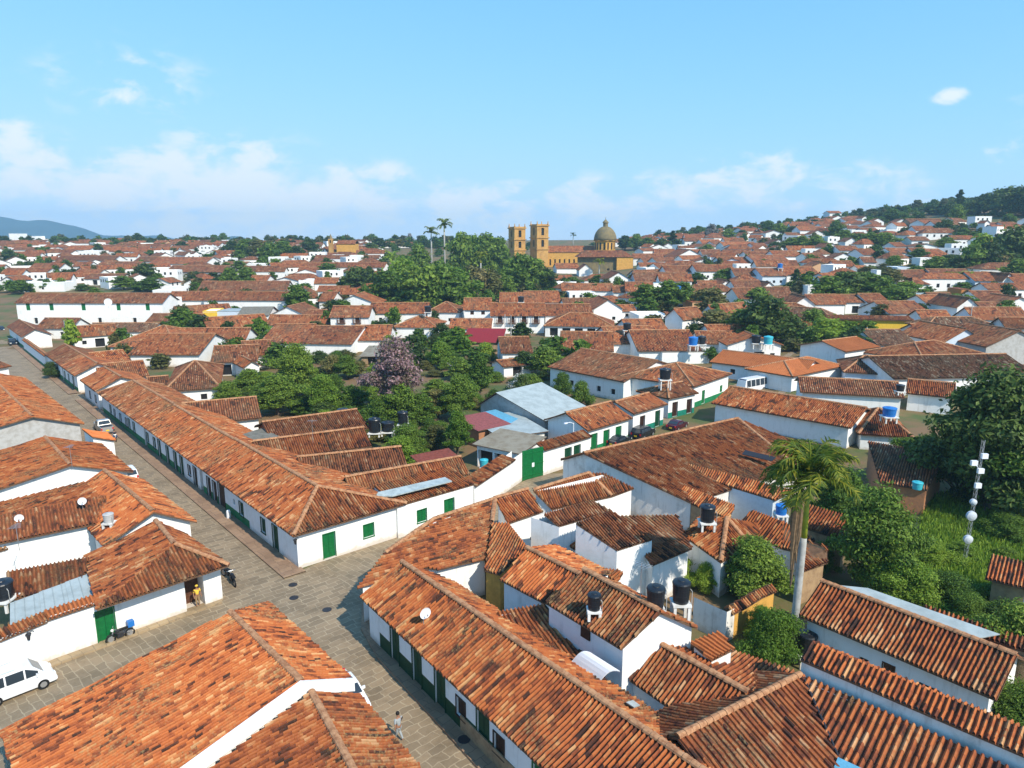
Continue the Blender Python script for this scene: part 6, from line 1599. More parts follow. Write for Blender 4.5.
for it in range(4000):
    q = (rr_.uniform(min(gx), max(gx)), rr_.uniform(min(gy), max(gy)))
    if made >= 120 or not inside(q, gard) or not free(*q, -.9): continue
    tl = rr_.random() < .7; tree(0, 0, rr_.uniform(1.2, 3.0) if tl else rr_.uniform(3, 5), rr_.uniform(3.0, 5.0) if tl else rr_.uniform(3.5, 6), 'bush' if tl else rr_.choice(['broad', 'park']), rr_.choice(['leaf_mid', 'leaf_mid', 'leaf_light', 'leaf_olive', 'leaf_dark']), pos=(*q, terr(*q)), lodn=1, name='bush' if tl else 'tree', cat='bush' if tl else 'tree'); claim(*q, 1.5); made += 1
made = 0
for it in range(3000):
    px, py = rr_.uniform(850, 1040), rr_.uniform(500, 625); q = P(px, py)
    if made >= 12 or not free(*q, -.2) or (py < 585 and rr_.random() < .55): continue
    tree(0, 0, rr_.uniform(.8, 2.0), rr_.uniform(2.0, 3.4), 'bush', rr_.choice(['leaf_mid', 'leaf_light', 'leaf_light', 'leaf_dark']), pos=(*q, 0), lodn=1, name='bush', cat='bush'); claim(*q, 1.3); made += 1
# ---------------------------------------------------------------- water tanks, dishes, poles
def tank(px, py, z, r, h, m, label, stand=0.0, pos=None, grp=None):
    x, y = pos or P(px, py, z); root = empty('water_tank', (x, y, z)); tag(root, label, 'water tank', grp)
    mb = MB(); mb.lathe((0, 0, 0), [(r * .86, 0), (r * .9, h * .1), (r * .93, h * .36), (r * .955, h * .38), (r * .96, h * .62), (r * .985, h * .64), (r, h * .84), (r * 1.05, h * .86), (r * 1.05, h * .9)], 20); mb.build('tank_body', m, root, smooth=False)
    mb = MB(); mb.lathe((0, 0, h * .9), [(r * 1.06, 0), (r * .98, h * .06), (r * .45, h * .11), (r * .4, h * .15), (.02, h * .16)], 20); mb.build('lid', m, root)
    if stand:
        mb = MB(); mb.box((0, 0, -.06), (r * 2.1, r * 2.1, .12))
        for sx in (-1, 1):
            for sy in (-1, 1): mb.box((sx * r * .8, sy * r * .8, -.06 - stand / 2), (.16, .16, stand))
        mb.build('stand', 'plaster_aged', root)
    mb = MB(); mb.tube([(r * .9, -r * .5, h * .7), (r * 1.1, -r * .6, h * .6), (r * 1.1, -r * .6, -stand)], .022, 5); mb.build('pipe', 'plaster_grey', root)
    return root
tank(662, 603, 6.9, .52, 1.35, 'black_plastic', 'left one of the two big black tanks on the tall gabled house', .5, pos=(8.35, 37.3))
tank(684, 602, 6.9, .52, 1.35, 'black_plastic', 'right one of the two big black tanks on the tall gabled house', 1.2, pos=(10.0, 38.0))
tank(594, 609, 6.45, .40, 1.0, 'black_plastic', 'single black tank on the front roof slope of the tall gabled house', .55)
tank(707, 521, 4.9, .62, 1.4, 'black_plastic', 'black tank standing at the edge of the orange hipped roof', .7)
tank(781, 514, 4.0, .5, .9, 'blue_plastic', 'blue tank just left of the palm trunk', 1.4)
tank(889, 416, 5.1, .85, 1.2, 'blue_plastic', 'bright blue tank on the small hipped roof', .8)
tank(900, 391, 5.4, .6, 1.0, 'black_plastic', 'small black tank behind the bright blue tank', .5)
tank(665, 379, 6.2, .9, 1.7, 'black_plastic', 'black tank on a tall stand near the end of the cross street', 1.6)
tank(3, 598, 3.0, .72, 1.3, 'black_plastic', 'black tank at the left edge beside the metal sheets', .8)
tank(806, 653, .9, .62, 1.5, 'black_plastic', 'dark tank between the palm trunk and the white house', .8)
tank(343, 417, 3.6, .75, 1.2, 'black_plastic', 'black tank among the garden trees above the brick gable', 1.0)
tank(375, 432, 3.0, .8, 1.9, 'black_plastic', 'tall black tank, left of the pair beside the brick gable', .5)
tank(388, 431, 3.0, .85, 1.3, 'black_plastic', 'squat black tank, right of the pair beside the brick gable', .5)
tank(403, 424, 3.2, .7, 1.8, 'black_plastic', 'black tank by the bare clay wall under the pink tree', .5)
tank(484, 467, 1.0, .5, 1.0, 'teal_plastic', 'teal barrel in the open porch beside the green gate', .8)
tank(109, 522, 4.2, .42, .8, 'plaster_grey', 'grey concrete tank at the end of the long plain wall', .6)
for px, py, z_, m_, lb in ((678, 291, 5.6, 'blue_plastic', 'pale blue tank on a white gable in front of the far transept'), (693, 345, 5.5, 'blue_plastic', 'blue tank above the roofs left of the long bright orange roof'), (701, 344, 5.0, 'black_plastic', 'black tank beside the blue one, left of the bright orange roof'), (768, 344, 4.5, 'teal_plastic', 'light blue tank behind the long bright orange roof'), (756, 343, 4.5, 'black_plastic', 'black tank behind the long bright orange roof'), (780, 268, 6.0, 'blue_plastic', 'blue tank on the roofs of the right hillside'), (428, 312, 6.5, 'black_plastic', 'black tank on the roof below the park trees'), (521, 302, 6.0, 'black_plastic', 'black tank on an orange roof below the park'), (627, 330, 5.5, 'black_plastic', 'black tank over the dark porch house')):
    q = PT(px, py, z_); tank(px, py, q[2], .95, 1.7, m_, lb, 1.2, pos=q[:2])
tank(917, 489, 3.0, .5, .8, 'teal_plastic', 'small teal drum on the bare brick building')
def dish(px, py, z, r, label, rz=.6):
    x, y = P(px, py, z); root = empty('satellite_dish', (x, y, z), rz); tag(root, label, 'satellite dish')
    mb = MB(); rings = [[(r * f * math.cos(a), -.15 * r + .3 * r * f * f * 0 - r * .22 * (1 - f * f) * -1, r * f * math.sin(a)) for a in np.linspace(0, 2 * math.pi, 19)[:-1]] for f in (.02, .35, .7, 1.0)]
    V = [p for rg in rings for p in rg]; mb.add(V, [(i * 18 + k, i * 18 + (k + 1) % 18, (i + 1) * 18 + (k + 1) % 18, (i + 1) * 18 + k) for i in range(3) for k in range(18)]); mb.build('reflector', 'white_paint', root)
    mb = MB(); mb.tube([(0, .15, 0), (0, .25, -.3), (0, .25, -r * 1.2 - .5)], .03, 6); mb.build('mount', 'steel', root); mb = MB(); mb.tube([(0, -.1, -r * .9), (0, -r * .9, -.05)], .015, 5); mb.box((0, -r * .9, 0), (.08, .12, .08)); mb.build('feed_arm', 'steel', root)
dish(425, 613, 4.75, .38, 'small white satellite dish on the ridge of the green-banded house'); dish(82, 501, 5.2, .35, 'white satellite dish on a roof above the long plain wall'); dish(19, 518, 4.6, .35, 'white satellite dish at the left edge above the lean-to')
q = PT(108, 302, 8.5); dish(108, 302, q[2], 1.1, 'white satellite dish on the roof of the long courtyard house')
def antenna(px, py, z, h, label):
    x, y = P(px, py, z); root = empty('television_antenna', (x, y, z), random.uniform(0, 3)); tag(root, label, 'antenna'); mb = MB(); mb.tube([(0, 0, -.3), (0, 0, h)], .025, 5); mb.build('mast', 'steel', root)
    mb = MB(); mb.tube([(-.5, 0, h * .95), (.6, 0, h * .95)], .015, 4)
    for i in range(6): l = .45 - i * .05; mb.tube([(-.45 + i * .2, -l, h * .95), (-.45 + i * .2, l, h * .95)], .012, 4)
    mb.build('boom', 'steel', root)
antenna(72, 466, 5.2, 2.2, 'thin antenna on the white gable left of the white car'); antenna(640, 604, 7.0, 2.6, 'thin antenna on the ridge of the tall gabled house'); antenna(19, 547, 4.9, 1.8, 'antenna above the long plain white wall'); antenna(313, 440, 5.2, 2.4, 'thin antenna on the brown roof by the brick gable')
def pole(px, py, h, r, m, label, arm=False, z0=0.0, name='street_lamp', cat='street lamp'):
    x, y, zg = PT(px, py, 0); root = empty(name, (x, y, zg)); tag(root, label, cat); mb = MB(); mb.tube([(0, 0, -.1), (0, 0, h)], [r, r * .7], 8); mb.build('post', m, root)
    if arm: mb = MB(); mb.tube([(0, 0, h - .1), (-.4, -.3, h + .15), (-1.0, -.7, h + .2)], .04, 6); mb.build('arm', m, root); mb = MB(); mb.box((-1.1, -.78, h + .16), (.5, .26, .12), .6); mb.build('lamp_head', 'white_paint', root)
    return root
pole(573, 457, 4.6, .07, 'white_paint', 'white street lamp in front of the two green windows', True)
pole(404, 414, 7.5, .09, 'plaster_grey', 'thin grey pole in the garden under the pink tree', name='utility_pole', cat='pole')
pole(68, 352, 8.0, .15, 'plaster_aged', 'white utility pole, left of two at the courtyard house corner', name='utility_pole', cat='pole'); pole(72, 352, 7.0, .13, 'plaster_aged', 'white utility pole, right of two at the courtyard house corner', name='utility_pole', cat='pole')
pole(877, 672, 4.4, .11, 'brown_wood', 'brown vent pipe with a pale cap on the house right of the palm', name='vent_pipe', cat='pipe')
pole(505, 345, 8, .12, 'plaster_grey', 'grey utility pole near the middle roofs', name='utility_pole', cat='pole'); pole(511, 352, 9, .12, 'plaster_grey', 'taller grey utility pole above the white gabled cottage', name='utility_pole', cat='pole')
pole(968, 338, 9, .12, 'plaster_grey', 'utility pole beside the tall white gable on the right', name='utility_pole', cat='pole'); pole(1018, 640, 5, .06, 'white_paint', 'slim white post at the right edge by the bushes', name='post', cat='post')
for px, py, lb in ((54, 409, 'small white bollard by the upper street kerb'), (229, 519, 'small white bollard on the pavement of the white row')):
    x, y = P(px, py); mb = MB(); mb.lathe((x, y, .1), [(.22, 0), (.22, .7), (.16, .85), (.02, .9)], 10); tag(mb.build('bollard', 'white_paint'), lb, 'bollard')
# radio mast
mx_, my_ = P(964, 566); rm = empty('radio_mast', (mx_, my_, 0)); tag(rm, 'slim radio mast with white dishes and panels in the overgrown lot', 'mast')
mb = MB(); H_ = 11.4
for a in (0, 2.09, 4.19): mb.tube([(.16 * math.cos(a), .16 * math.sin(a), 0), (.13 * math.cos(a) + .15, .13 * math.sin(a), H_)], .022, 5)
for i in range(22):
    z = H_ * i / 22
    for a in (0, 2.09, 4.19): mb.tube([(.16 * math.cos(a) + .15 * z / H_, .16 * math.sin(a), z), (.16 * math.cos(a + 2.09) + .15 * z / H_, .16 * math.sin(a + 2.09), z + H_ / 22)], .012, 4)
mb.build('lattice', 'steel', rm)
for z, r in ((2.6, .38), (4.75, .42), (6.0, .27)):
    d = MB(); V = []
    for f in (.02, .5, 1.0): V += [(-.15 + r * f * math.cos(a), -.35 + .0 - .12 * (1 - f * f), z + r * f * math.sin(a)) for a in np.linspace(0, 2 * math.pi, 21)[:-1]]
    V += [(-.15 + r * math.cos(a), -.12, z + r * math.sin(a)) for a in np.linspace(0, 2 * math.pi, 21)[:-1]]
    d.add(V, [(i * 20 + k, i * 20 + (k + 1) % 20, (i + 1) * 20 + (k + 1) % 20, (i + 1) * 20 + k) for i in range(3) for k in range(20)]); d.build('dish', 'dish_grey', rm)
for x, z in ((.2, 10.1), (-.6, 9.5), (.05, 8.8), (0, 7.5)):
    d = MB(); d.box((x, -.3, z), (.5, .25, .42)); 
    if x < -.5: d.tube([(x, -.2, z), (.1, 0, z - .6)], .03, 5)
    d.build('panel_antenna', 'white_paint', rm)
for px, py, z, lb in ((853, 341, 4.0, 'x'),): pass
ac = PT(852, 346, 3.0)
# roof skylights
def panel(pts, m, label, th=.06):
    a = [q3(p) for p in pts]; mb = MB(); n = len(a); mb.add([*a, *[p - (0, 0, th) for p in a]], [tuple(range(n)), tuple(range(2 * n - 1, n - 1, -1))] + [(i, i + n, (i + 1) % n + n, (i + 1) % n) for i in range(n)])
    tag(mb.build('skylight', m), label, 'skylight')
panel([(13, 464, 4.7), (31, 472, 4.62), (40, 466, 4.8), (22, 459, 4.88)] if False else [(12, 470, 4.45), (19, 472, 4.45), (40, 462, 4.98), (34, 459, 5.0)], 'skylight', 'long grey skylight panel in the upper left orange roof')
panel([(626, 702, 4.55), (634, 707, 4.5), (640, 705, 4.3), (633, 700, 4.35)], 'skylight', 'small pale skylight tile on the back slope, upper of two'); panel([(624, 719, 4.5), (639, 728, 4.5), (650, 727, 4.2), (636, 717, 4.2)], 'skylight', 'long pale skylight tile on the back slope, lower of two')
panel([(743, 541, 3.95), (752, 545, 3.9), (757, 541, 4.1), (748, 537, 4.15)], 'glass', 'dark skylight set in the orange roof behind the palm')
panel([(742, 454, 4.6), (772, 461, 4.4), (776, 457, 4.7), (745, 450, 4.9)], 'dark_metal', 'dark solar panel on the broad brown roof by the palm')
mb = MB(); x0_, y0_ = P(846, 764, 3.9); a = [q3(p) for p in ((832, 772, 3.6), (838, 757, 4.0), (870, 772, 4.0), (862, 790, 3.6))]; mb.add([*a, *[p - (0, 0, .07) for p in a]], [(0, 1, 2, 3), (7, 6, 5, 4)] + [(i, i + 4, (i + 1) % 4 + 4, (i + 1) % 4) for i in range(4)]); tag(mb.build('awning', 'sheet_blue'), 'blue sheet awning cut by the bottom edge, lower right', 'awning')
# wall lanterns
for A, B, px, z, lb in ((pa(0, 0), pa(12, 0), 300, 2.7, 'dark wall lantern on the corner of the white row'), (tuple(A_ * 0 + np.array(P(20, 676))), tuple(np.array(P(60, 660))), 33, 2.5, 'dark wall lantern on the white wall above the van')):
    f = fr(A, B, px, z); q = np.array(A) + (np.array(B) - np.array(A)) * f; n_ = np.array((-.5, -.7)); root = empty('wall_lantern', (*(q + n_ * .3), z)); tag(root, lb, 'lantern'); mb = MB(); mb.lathe((0, 0, 0), [(.08, -.25), (.14, .12), (.2, .16), (.02, .3)], 6); mb.build('lantern_body', 'dark_metal', root); mb = MB(); mb.tube([(0, 0, .25), (.15, .2, .3), (.2, .28, .2)], .02, 4); mb.build('bracket', 'dark_metal', root)

# ---------------------------------------------------------------- vehicles
def vehicle(kind, pos, head, paint, label, name, cat):
    spec = dict(van=(4.3, 1.72, 2.0, 1.16, [(0, .55), (.05, .86), (.2, 1.04), (.62, 1.18), (1.3, 1.9), (1.75, 2.0), (4.15, 1.97), (4.28, 1.2), (4.3, .6)], (.8, 3.45), [(1.0, 1.7), (1.8, 2.8), (2.9, 3.95)]),
        pickup=(5.2, 1.8, 1.75, 1.12, [(0, .6), (.05, .95), (.25, 1.05), (1.4, 1.15), (2.05, 1.72), (2.4, 1.77), (3.3, 1.76), (3.6, 1.13), (5.15, 1.12), (5.2, .6)], (.95, 4.1), [(1.85, 2.5), (2.6, 3.4)]),
        sedan=(4.3, 1.7, 1.45, .95, [(0, .5), (.05, .7), (.3, .84), (1.25, .98), (1.95, 1.42), (2.4, 1.47), (3.1, 1.42), (3.8, 1.03), (4.2, .97), (4.3, .6)], (.85, 3.45), [(1.6, 2.4), (2.5, 3.4)]),
        suv=(4.4, 1.8, 1.7, 1.05, [(0, .55), (.05, .85), (.3, .98), (1.15, 1.08), (1.75, 1.62), (2.3, 1.7), (4.1, 1.66), (4.35, 1.05), (4.4, .6)], (.9, 3.5), [(1.45, 2.3), (2.4, 3.3), (3.4, 4.1)]),
        bus=(7.0, 2.2, 2.75, 1.35, [(0, .5), (.02, 1.2), (.35, 2.55), (.8, 2.75), (6.8, 2.75), (6.95, 1.4), (7, .6)], (1.4, 5.4), [(.55, 1.6), (1.75, 2.9), (3.05, 4.2), (4.35, 5.5), (5.6, 6.7)]))[kind]
    Lg, Wd, Ht, belt, prof, wh, wins = spec; root = empty(name, (pos[0], pos[1], pos[2] if len(pos) > 2 else .02), head); tag(root, label, cat); o_ = Lg / 2
    top = lambda x: float(np.interp(x, [p[0] for p in prof], [p[1] for p in prof])); xs = sorted({*[p[0] for p in prof], *np.linspace(0, Lg, 15)})
    hwz = lambda x, z: (Wd / 2) * (1 - .10 * (abs(x - Lg / 2) / (Lg / 2)) ** 4) * (1 - (.16 * max(0, (z - belt)) / max(.1, Ht - belt)) - (.04 if z < .4 else 0))
    mb = MB(); V = []; k = 0
    for x in xs:
        t = top(x); zs = [.28, .5, min(belt, t) * .8, min(belt, t), (min(belt, t) + t) / 2, t - .03, t]; ring = [(x, -hwz(x, z) * (.93 if i == 6 else 1), z) for i, z in enumerate(zs)]; V += ring + [(a, -b, c) for a, b, c in ring[::-1]]
    n = 14; Fc = [(i * n + j, i * n + (j + 1) % n, (i + 1) * n + (j + 1) % n, (i + 1) * n + j) for i in range(len(xs) - 1) for j in range(n)] + [tuple(range(n))[::-1], tuple((len(xs) - 1) * n + j for j in range(n))]
    mb.add([(o_ - a, b, c) for a, b, c in V], [f[::-1] for f in Fc]); body = mb.build('body', paint, root)
    for sx in (-1, 1):
        for a, b in wins:
            w_ = MB(); z0, zA, zB = belt + .03, min(top(a) - .12, Ht - .16), min(top(b) - .12, Ht - .16)
            pts = [(o_ - a, sx * (hwz(a, z0) + .012), z0), (o_ - b, sx * (hwz(b, z0) + .012), z0), (o_ - b, sx * (hwz(b, zB) + .012), max(zB, z0 + .05)), (o_ - a, sx * (hwz(a, zA) + .012), max(zA, z0 + .05))]
            w_.poly(pts); w_.build('side_window', 'glass', root)
    i0 = next(i for i, p in enumerate(prof) if p[1] > belt - .01 and (kind == 'bus' or prof[i + 1][1] > p[1] + .3)); 
    def glass(p, q, nm):
        (xa, za), (xb, zb) = p, q; d = np.array((xb - xa, zb - za)); d /= np.linalg.norm(d); nx, nz = d[1], -d[0]; s_ = .018 * (1 if nm == 'windscreen' else 1)
        g = MB(); f0, f1 = .1, .9; A = (xa + (xb - xa) * f0, za + (zb - za) * f0); B = (xa + (xb - xa) * f1, za + (zb - za) * f1); out_ = (-abs(nx), abs(nz)) if nm == 'windscreen' else (abs(nx), abs(nz))
        g.poly([(o_ - A[0] - out_[0] * s_, -hwz(A[0], A[1]) * .88, A[1] + out_[1] * s_), (o_ - A[0] - out_[0] * s_, hwz(A[0], A[1]) * .88, A[1] + out_[1] * s_), (o_ - B[0] - out_[0] * s_, hwz(B[0], B[1]) * .88, B[1] + out_[1] * s_), (o_ - B[0] - out_[0] * s_, -hwz(B[0], B[1]) * .88, B[1] + out_[1] * s_)]); g.build(nm, 'glass', root)
    glass(prof[i0], prof[i0 + 1], 'windscreen')
    j0 = next(i for i in range(len(prof) - 1, 0, -1) if prof[i - 1][1] - prof[i][1] > .25 and prof[i - 1][1] > belt + .2); glass(prof[j0], prof[j0 - 1], 'rear_window')
    for x in wh:
        for sy in (-1, 1):
            r = .34 if kind != 'bus' else .44; w_ = MB(); c = (o_ - x, sy * (Wd / 2 - .1), r); w_.tube([(c[0], c[1] - .12, r), (c[0], c[1] + .12, r)], r, 18); wo = w_.build('wheel', 'rubber', root); w_ = MB(); w_.tube([(c[0], c[1] - .125, r), (c[0], c[1] + .125, r)], r * .6, 12); w_.build('rim', 'steel', wo)
    for sy in (-1, 1):
        l = MB(); l.box((o_ - .1, sy * Wd * .36, min(.78, top(.1) - .1)), (.2, .34, .16)); l.build('headlight', 'lamp_clear', root); l = MB(); l.box((-o_ + .03, sy * Wd * .40, .85), (.1, .18, .28)); l.build('tail_light', 'lamp_red', root); l = MB(); l.box((o_ - (wins[0][0] + .1), sy * (Wd / 2 + .1), belt + .08), (.1, .2, .16)); l.build('mirror', paint, root)
    b_ = MB(); b_.box((o_ - .0, 0, .42), (.12, Wd * .86, .2)); b_.build('bumper', 'dark_metal' if kind != 'van' else paint, root); b_ = MB(); b_.box((-o_, 0, .48), (.12, Wd * .86, .2)); b_.build('bumper', 'dark_metal' if kind != 'pickup' else 'steel', root); b_ = MB(); b_.box((-o_ - .07, 0, .62), (.02, .42, .2)); b_.build('number_plate', 'plate_yellow', root)
    if kind == 'pickup': b_ = MB(); b_.box((o_ - 4.4, 0, 1.125), (1.4, 1.45, .02)); b_.build('cargo_bed', 'dark_metal', root)
    if kind == 'van':
        for sy in (-1, 1): b_ = MB(); b_.tube([(o_ - 2.2, sy * .62, 1.98), (o_ - 4.2, sy * .62, 1.97)], .03, 5); b_.box((o_ - 2.3, sy * .62, 1.94), (.1, .05, .08)); b_.box((o_ - 4.1, sy * .62, 1.94), (.1, .05, .08)); b_.build('roof_rail', 'steel', root)
    return root
def heading(p, q): return math.atan2(q[1] - p[1], q[0] - p[0])
f_, r_ = np.array(P(46, 688)), np.array(P(0, 706)); hd = heading(r_, f_); c = f_ - np.array((math.cos(hd), math.sin(hd))) * 1.35 + np.array((-math.sin(hd), math.cos(hd))) * .75
vehicle('van', tuple(c), hd, 'car_white', 'white van parked against the white wall, lower left', 'parked_van', 'van').scale = (.93, .93, .93)
hA = math.atan2(A_[1], A_[0])
vehicle('pickup', P(104, 431), hA, 'car_silver', 'silver pickup truck driving up the left street', 'pickup_truck', 'pickup truck')
vehicle('suv', P(127, 480), hA, 'car_white', 'white car half hidden behind an orange roof on the left', 'parked_car', 'car')
vehicle('sedan', P(346, 691, .9), math.atan2(SA_[1], SA_[0]), 'car_white', 'white car tucked beside the lower left roof corner in the foreground street', 'parked_car', 'car')
vehicle('suv', P(13, 345), hA + math.pi, 'car_dark', 'dark car far up the left street', 'car', 'car')
vehicle('sedan', P(1, 331), hA + math.pi, 'car_dark', 'dark car at the left edge, highest up the street', 'car', 'car')
hB = math.atan2(.777, .63)
for px, py, k, m_, lb in ((619, 445, 'sedan', 'car_dark', 'blue-grey car peeping over the broad brown roof, nearest the gate'), (643, 437, 'suv', 'car_dark', 'dark car parked between the blue-grey and the maroon car'), (677, 429, 'sedan', 'car_maroon', 'maroon car parked on the cross street')): vehicle(k, P(px, py), hB, m_, lb, 'parked_car', 'car')
vehicle('bus', (*P(752, 393), .2), 3.75, 'car_white', 'white bus with a dark windscreen at the end of the cross street', 'bus', 'bus')
vehicle('suv', (*P(775, 389), .3), hB + .5, 'car_white', 'white car right behind the white bus', 'parked_car', 'car')
def motorbike(pos, head, paint, label, box=None):
    root = empty('motorcycle', (*pos, .02), head); tag(root, label, 'motorcycle')
    for x in (.62, -.62):
        V = MB(); pts = [(x + .3 * math.cos(a), 0, .3 + .3 * math.sin(a)) for a in np.linspace(0, 2 * math.pi, 17)]; V.tube(pts, .055, 6, cap=False); wo = V.build('wheel', 'rubber', root); V = MB(); V.tube([(x, -.04, .3), (x, .04, .3)], .2, 10); V.build('rim', 'steel', wo)
    mb = MB(); mb.tube([(.62, 0, .3), (.45, 0, .75), (.36, 0, 1.0)], .04, 6); mb.build('fork', 'steel', root)
    mb = MB(); mb.tube([(.42, 0, .72), (.1, 0, .5), (-.25, 0, .45), (-.62, 0, .32)], .05, 6); mb.box((0, 0, .42), (.42, .26, .3), 0); mb.build('engine', 'dark_metal', root)
    mb = MB(); mb.lathe((.16, 0, .66), [(.1, 0), (.17, .06), (.16, .16), (.06, .22)], 10); mb.build('fuel_tank', paint, root)
    mb = MB(); mb.box((-.3, 0, .78), (.68, .24, .1), 0); mb.build('saddle', 'rubber', root)
    mb = MB(); mb.tube([(.3, -.36, 1.05), (.38, -.2, 1.02), (.38, .2, 1.02), (.3, .36, 1.05)], .02, 6); mb.build('handlebar', 'steel', root)
    mb = MB(); mb.lathe((.48, 0, .82), [(.04, 0), (.1, .06), (.1, .14), (.04, .2)], 10); mb.build('headlight', 'lamp_clear', root)
    mb = MB(); mb.box((.62, 0, .63), (.4, .12, .03)); mb.build('mudguard', paint, root)
    if box: mb = MB(); mb.box((-.72, 0, 1.0), (.42, .42, .4)); mb.build('cargo_box', box, root)
    return root
motorbike(P(121, 640), heading(P(136, 634), P(106, 645)), 'dark_metal', 'black motorcycle with a blue box parked by the green door', 'blue_plastic')
motorbike(P(233, 584), 2.2, 'car_dark', 'black motorcycle parked at the corner by the orange roof end'); motorbike(P(228, 578), 2.5, 'dark_metal', 'second motorcycle just behind the one at the corner')
mp_ = P(115, 441); motorbike(mp_, hA + math.pi, 'car_dark', 'motorcycle being ridden down the left street')

# ---------------------------------------------------------------- people
def person(pos, face, H, shirt, trousers, label, pose='walk', hatm='hair', z=.02):
    root = empty('person', (*pos, z), face); tag(root, label, 'person'); k = H / 1.7
    if pose == 'walk': hipz = .9; LA, RA = (.28, .0), (-.25, .05); feetL, feetR = ((.02, .10, .50), (.24, .10, .08)), ((.08, -.10, .50), (-.26, -.10, .12))
    elif pose == 'stand': hipz = .92; feetL, feetR = ((.02, .10, .50), (.0, .11, .08)), ((.02, -.10, .50), (.02, -.11, .08))
    else: hipz = .88; feetL, feetR = ((.42, .22, .82), (.26, .2, .40)), ((.42, -.22, .82), (.26, -.2, .40))
    J = {}; v = []; e = []; rad = []
    def V(p, r): v.append((p[0] * k, p[1] * k, p[2] * k)); rad.append(r * k); return len(v) - 1
    ln = .10 if pose == 'ride' else .0
    def chain(a, pts):
        for p, r in pts: b = V(p, r); e.append((a, b)); a = b
        return a
    pel = V((0, 0, hipz), .12); ch = chain(pel, [((.02 + ln * .5, 0, hipz + .22), .115), ((.03 + ln, 0, hipz + .42), .13)]); nk = chain(ch, [((.03 + ln, 0, hipz + .54), .06), ((.04 + ln, 0, hipz + .60), .055)]); hd_ = chain(nk, [((.06 + ln, 0, hipz + .67), .085), ((.06 + ln, 0, hipz + .75), .095), ((.05 + ln, 0, hipz + .82), .06)])
    for s_, ft in ((1, feetL), (-1, feetR)):
        kn, an = ft; chain(pel, [((0, s_ * .1, hipz - .08), .095), (kn, .062), (an, .042), ((an[0] + .14, an[1], an[2] - .04), .035)])
        sw = (-.22 if s_ > 0 else .22) if pose == 'walk' else 0
        if pose == 'ride': el, wr = (.22 + ln, s_ * .3, hipz + .2), (.5, s_ * .32, hipz + .2)
        else: el, wr = (sw * .5, s_ * .26, hipz + .18), (sw + .08, s_ * .27, hipz - .05)
        h_ = chain(ch, [((.03 + ln, s_ * .19, hipz + .43), .065), (el, .045), (wr, .032)]); pm = chain(h_, [((wr[0] + .05, wr[1], wr[2] - .07), .035)])
        for q in range(4): chain(pm, [((wr[0] + .055 + .012 * q, wr[1] + s_ * (.022 - .014 * q), wr[2] - .115), .010), ((wr[0] + .07 + .01 * q, wr[1] + s_ * (.016 - .014 * q), wr[2] - .15 + .006 * abs(q - 1)), .008)])
        chain(h_, [((wr[0] + .06, wr[1] - s_ * .03, wr[2] - .05), .011), ((wr[0] + .085, wr[1] - s_ * .035, wr[2] - .085), .009)])
    def skin(nm, vv, ee, rr, m_, par):
        me = bpy.data.meshes.new(nm); me.from_pydata(vv, ee, []); me.materials.append(MATS[m_]); o = bpy.data.objects.new(nm, me); COL.objects.link(o); o.parent = par
        sk = o.modifiers.new('skin', 'SKIN'); sk.use_smooth_shade = True; o.modifiers.new('sub', 'SUBSURF').levels = 1
        for d, r in zip(me.skin_vertices[0].data, rr): d.radius = (r, r)
        me.skin_vertices[0].data[0].use_root = True; return o
    skin('body', v, e, rad, 'skin', root)
    idx = lambda p: None
    def sub(nm, chains, m_):
        vv = []; ee = []; rr = []
        for c0 in chains:
            a = None
            for p, r in c0:
                if p == 'root': a = 0; continue
                vv.append((p[0] * k, p[1] * k, p[2] * k)); rr.append(r * k)
                if a is not None: ee.append((a, len(vv) - 1))
                a = len(vv) - 1
        return skin(nm, vv, ee, rr, m_, root)
    R0 = ('root', 0); arms = []
    for s_ in (1, -1):
        sw = (-.22 if s_ > 0 else .22) if pose == 'walk' else 0; el = (.22 + ln, s_ * .3, hipz + .2) if pose == 'ride' else (sw * .5, s_ * .26, hipz + .18); arms.append([R0, ((.03 + ln, s_ * .19, hipz + .44), .085), el and ((el[0] * .8, el[1], el[2] + .04), .065)])
    sub('shirt', [[((.03 + ln, 0, hipz + .42), .155), ((.02 + ln * .5, 0, hipz + .2), .142), ((0, 0, hipz - .02), .145)]] + arms, shirt)
    legs = [[R0, ((0, s_ * .1, hipz - .1), .115), ((ft[0][0], ft[0][1], ft[0][2]), .08), ((ft[1][0], ft[1][1], ft[1][2] + .04), .062)] for s_, ft in ((1, feetL), (-1, feetR))]
    sub('trousers', [[((0, 0, hipz + .02), .138)]] + legs, trousers)
    mb = MB(); hz_ = (hipz + .75) * k; mb.lathe(((.045 + ln) * k, 0, hz_), [(.108 * k, -.03 * k), (.115 * k, .03 * k), (.09 * k, .09 * k), (.03 * k, .12 * k)], 14); mb.build('helmet' if pose == 'ride' or hatm != 'hair' else 'hair', hatm, root, smooth=True)
    nb = MB()
    for s_ in (-1, 1): nb.lathe(((.148 + ln) * k, s_ * .035 * k, hz_), [(.004, -.012 * k), (.013 * k, 0), (.004, .012 * k)], 6)
    nb.lathe(((.158 + ln) * k, 0, hz_ - .05 * k), [(.02 * k, -.01), (.012 * k, .015 * k), (.004, .05 * k)], 6); nb.build('face', 'hair', root)
    return root
person(P(399, 740), math.atan2(.75, -.65) , 1.72, 'cloth_grey', 'cloth_grey', 'person in pale grey clothes walking down the foreground street')
A, B = np.array(P(56, 660)), np.array(P(223, 600)); q = A + (B - A) * fr(A, B, 198); wn_ = np.array((B - A)[::-1] * (1, -1)) / np.linalg.norm(B - A)
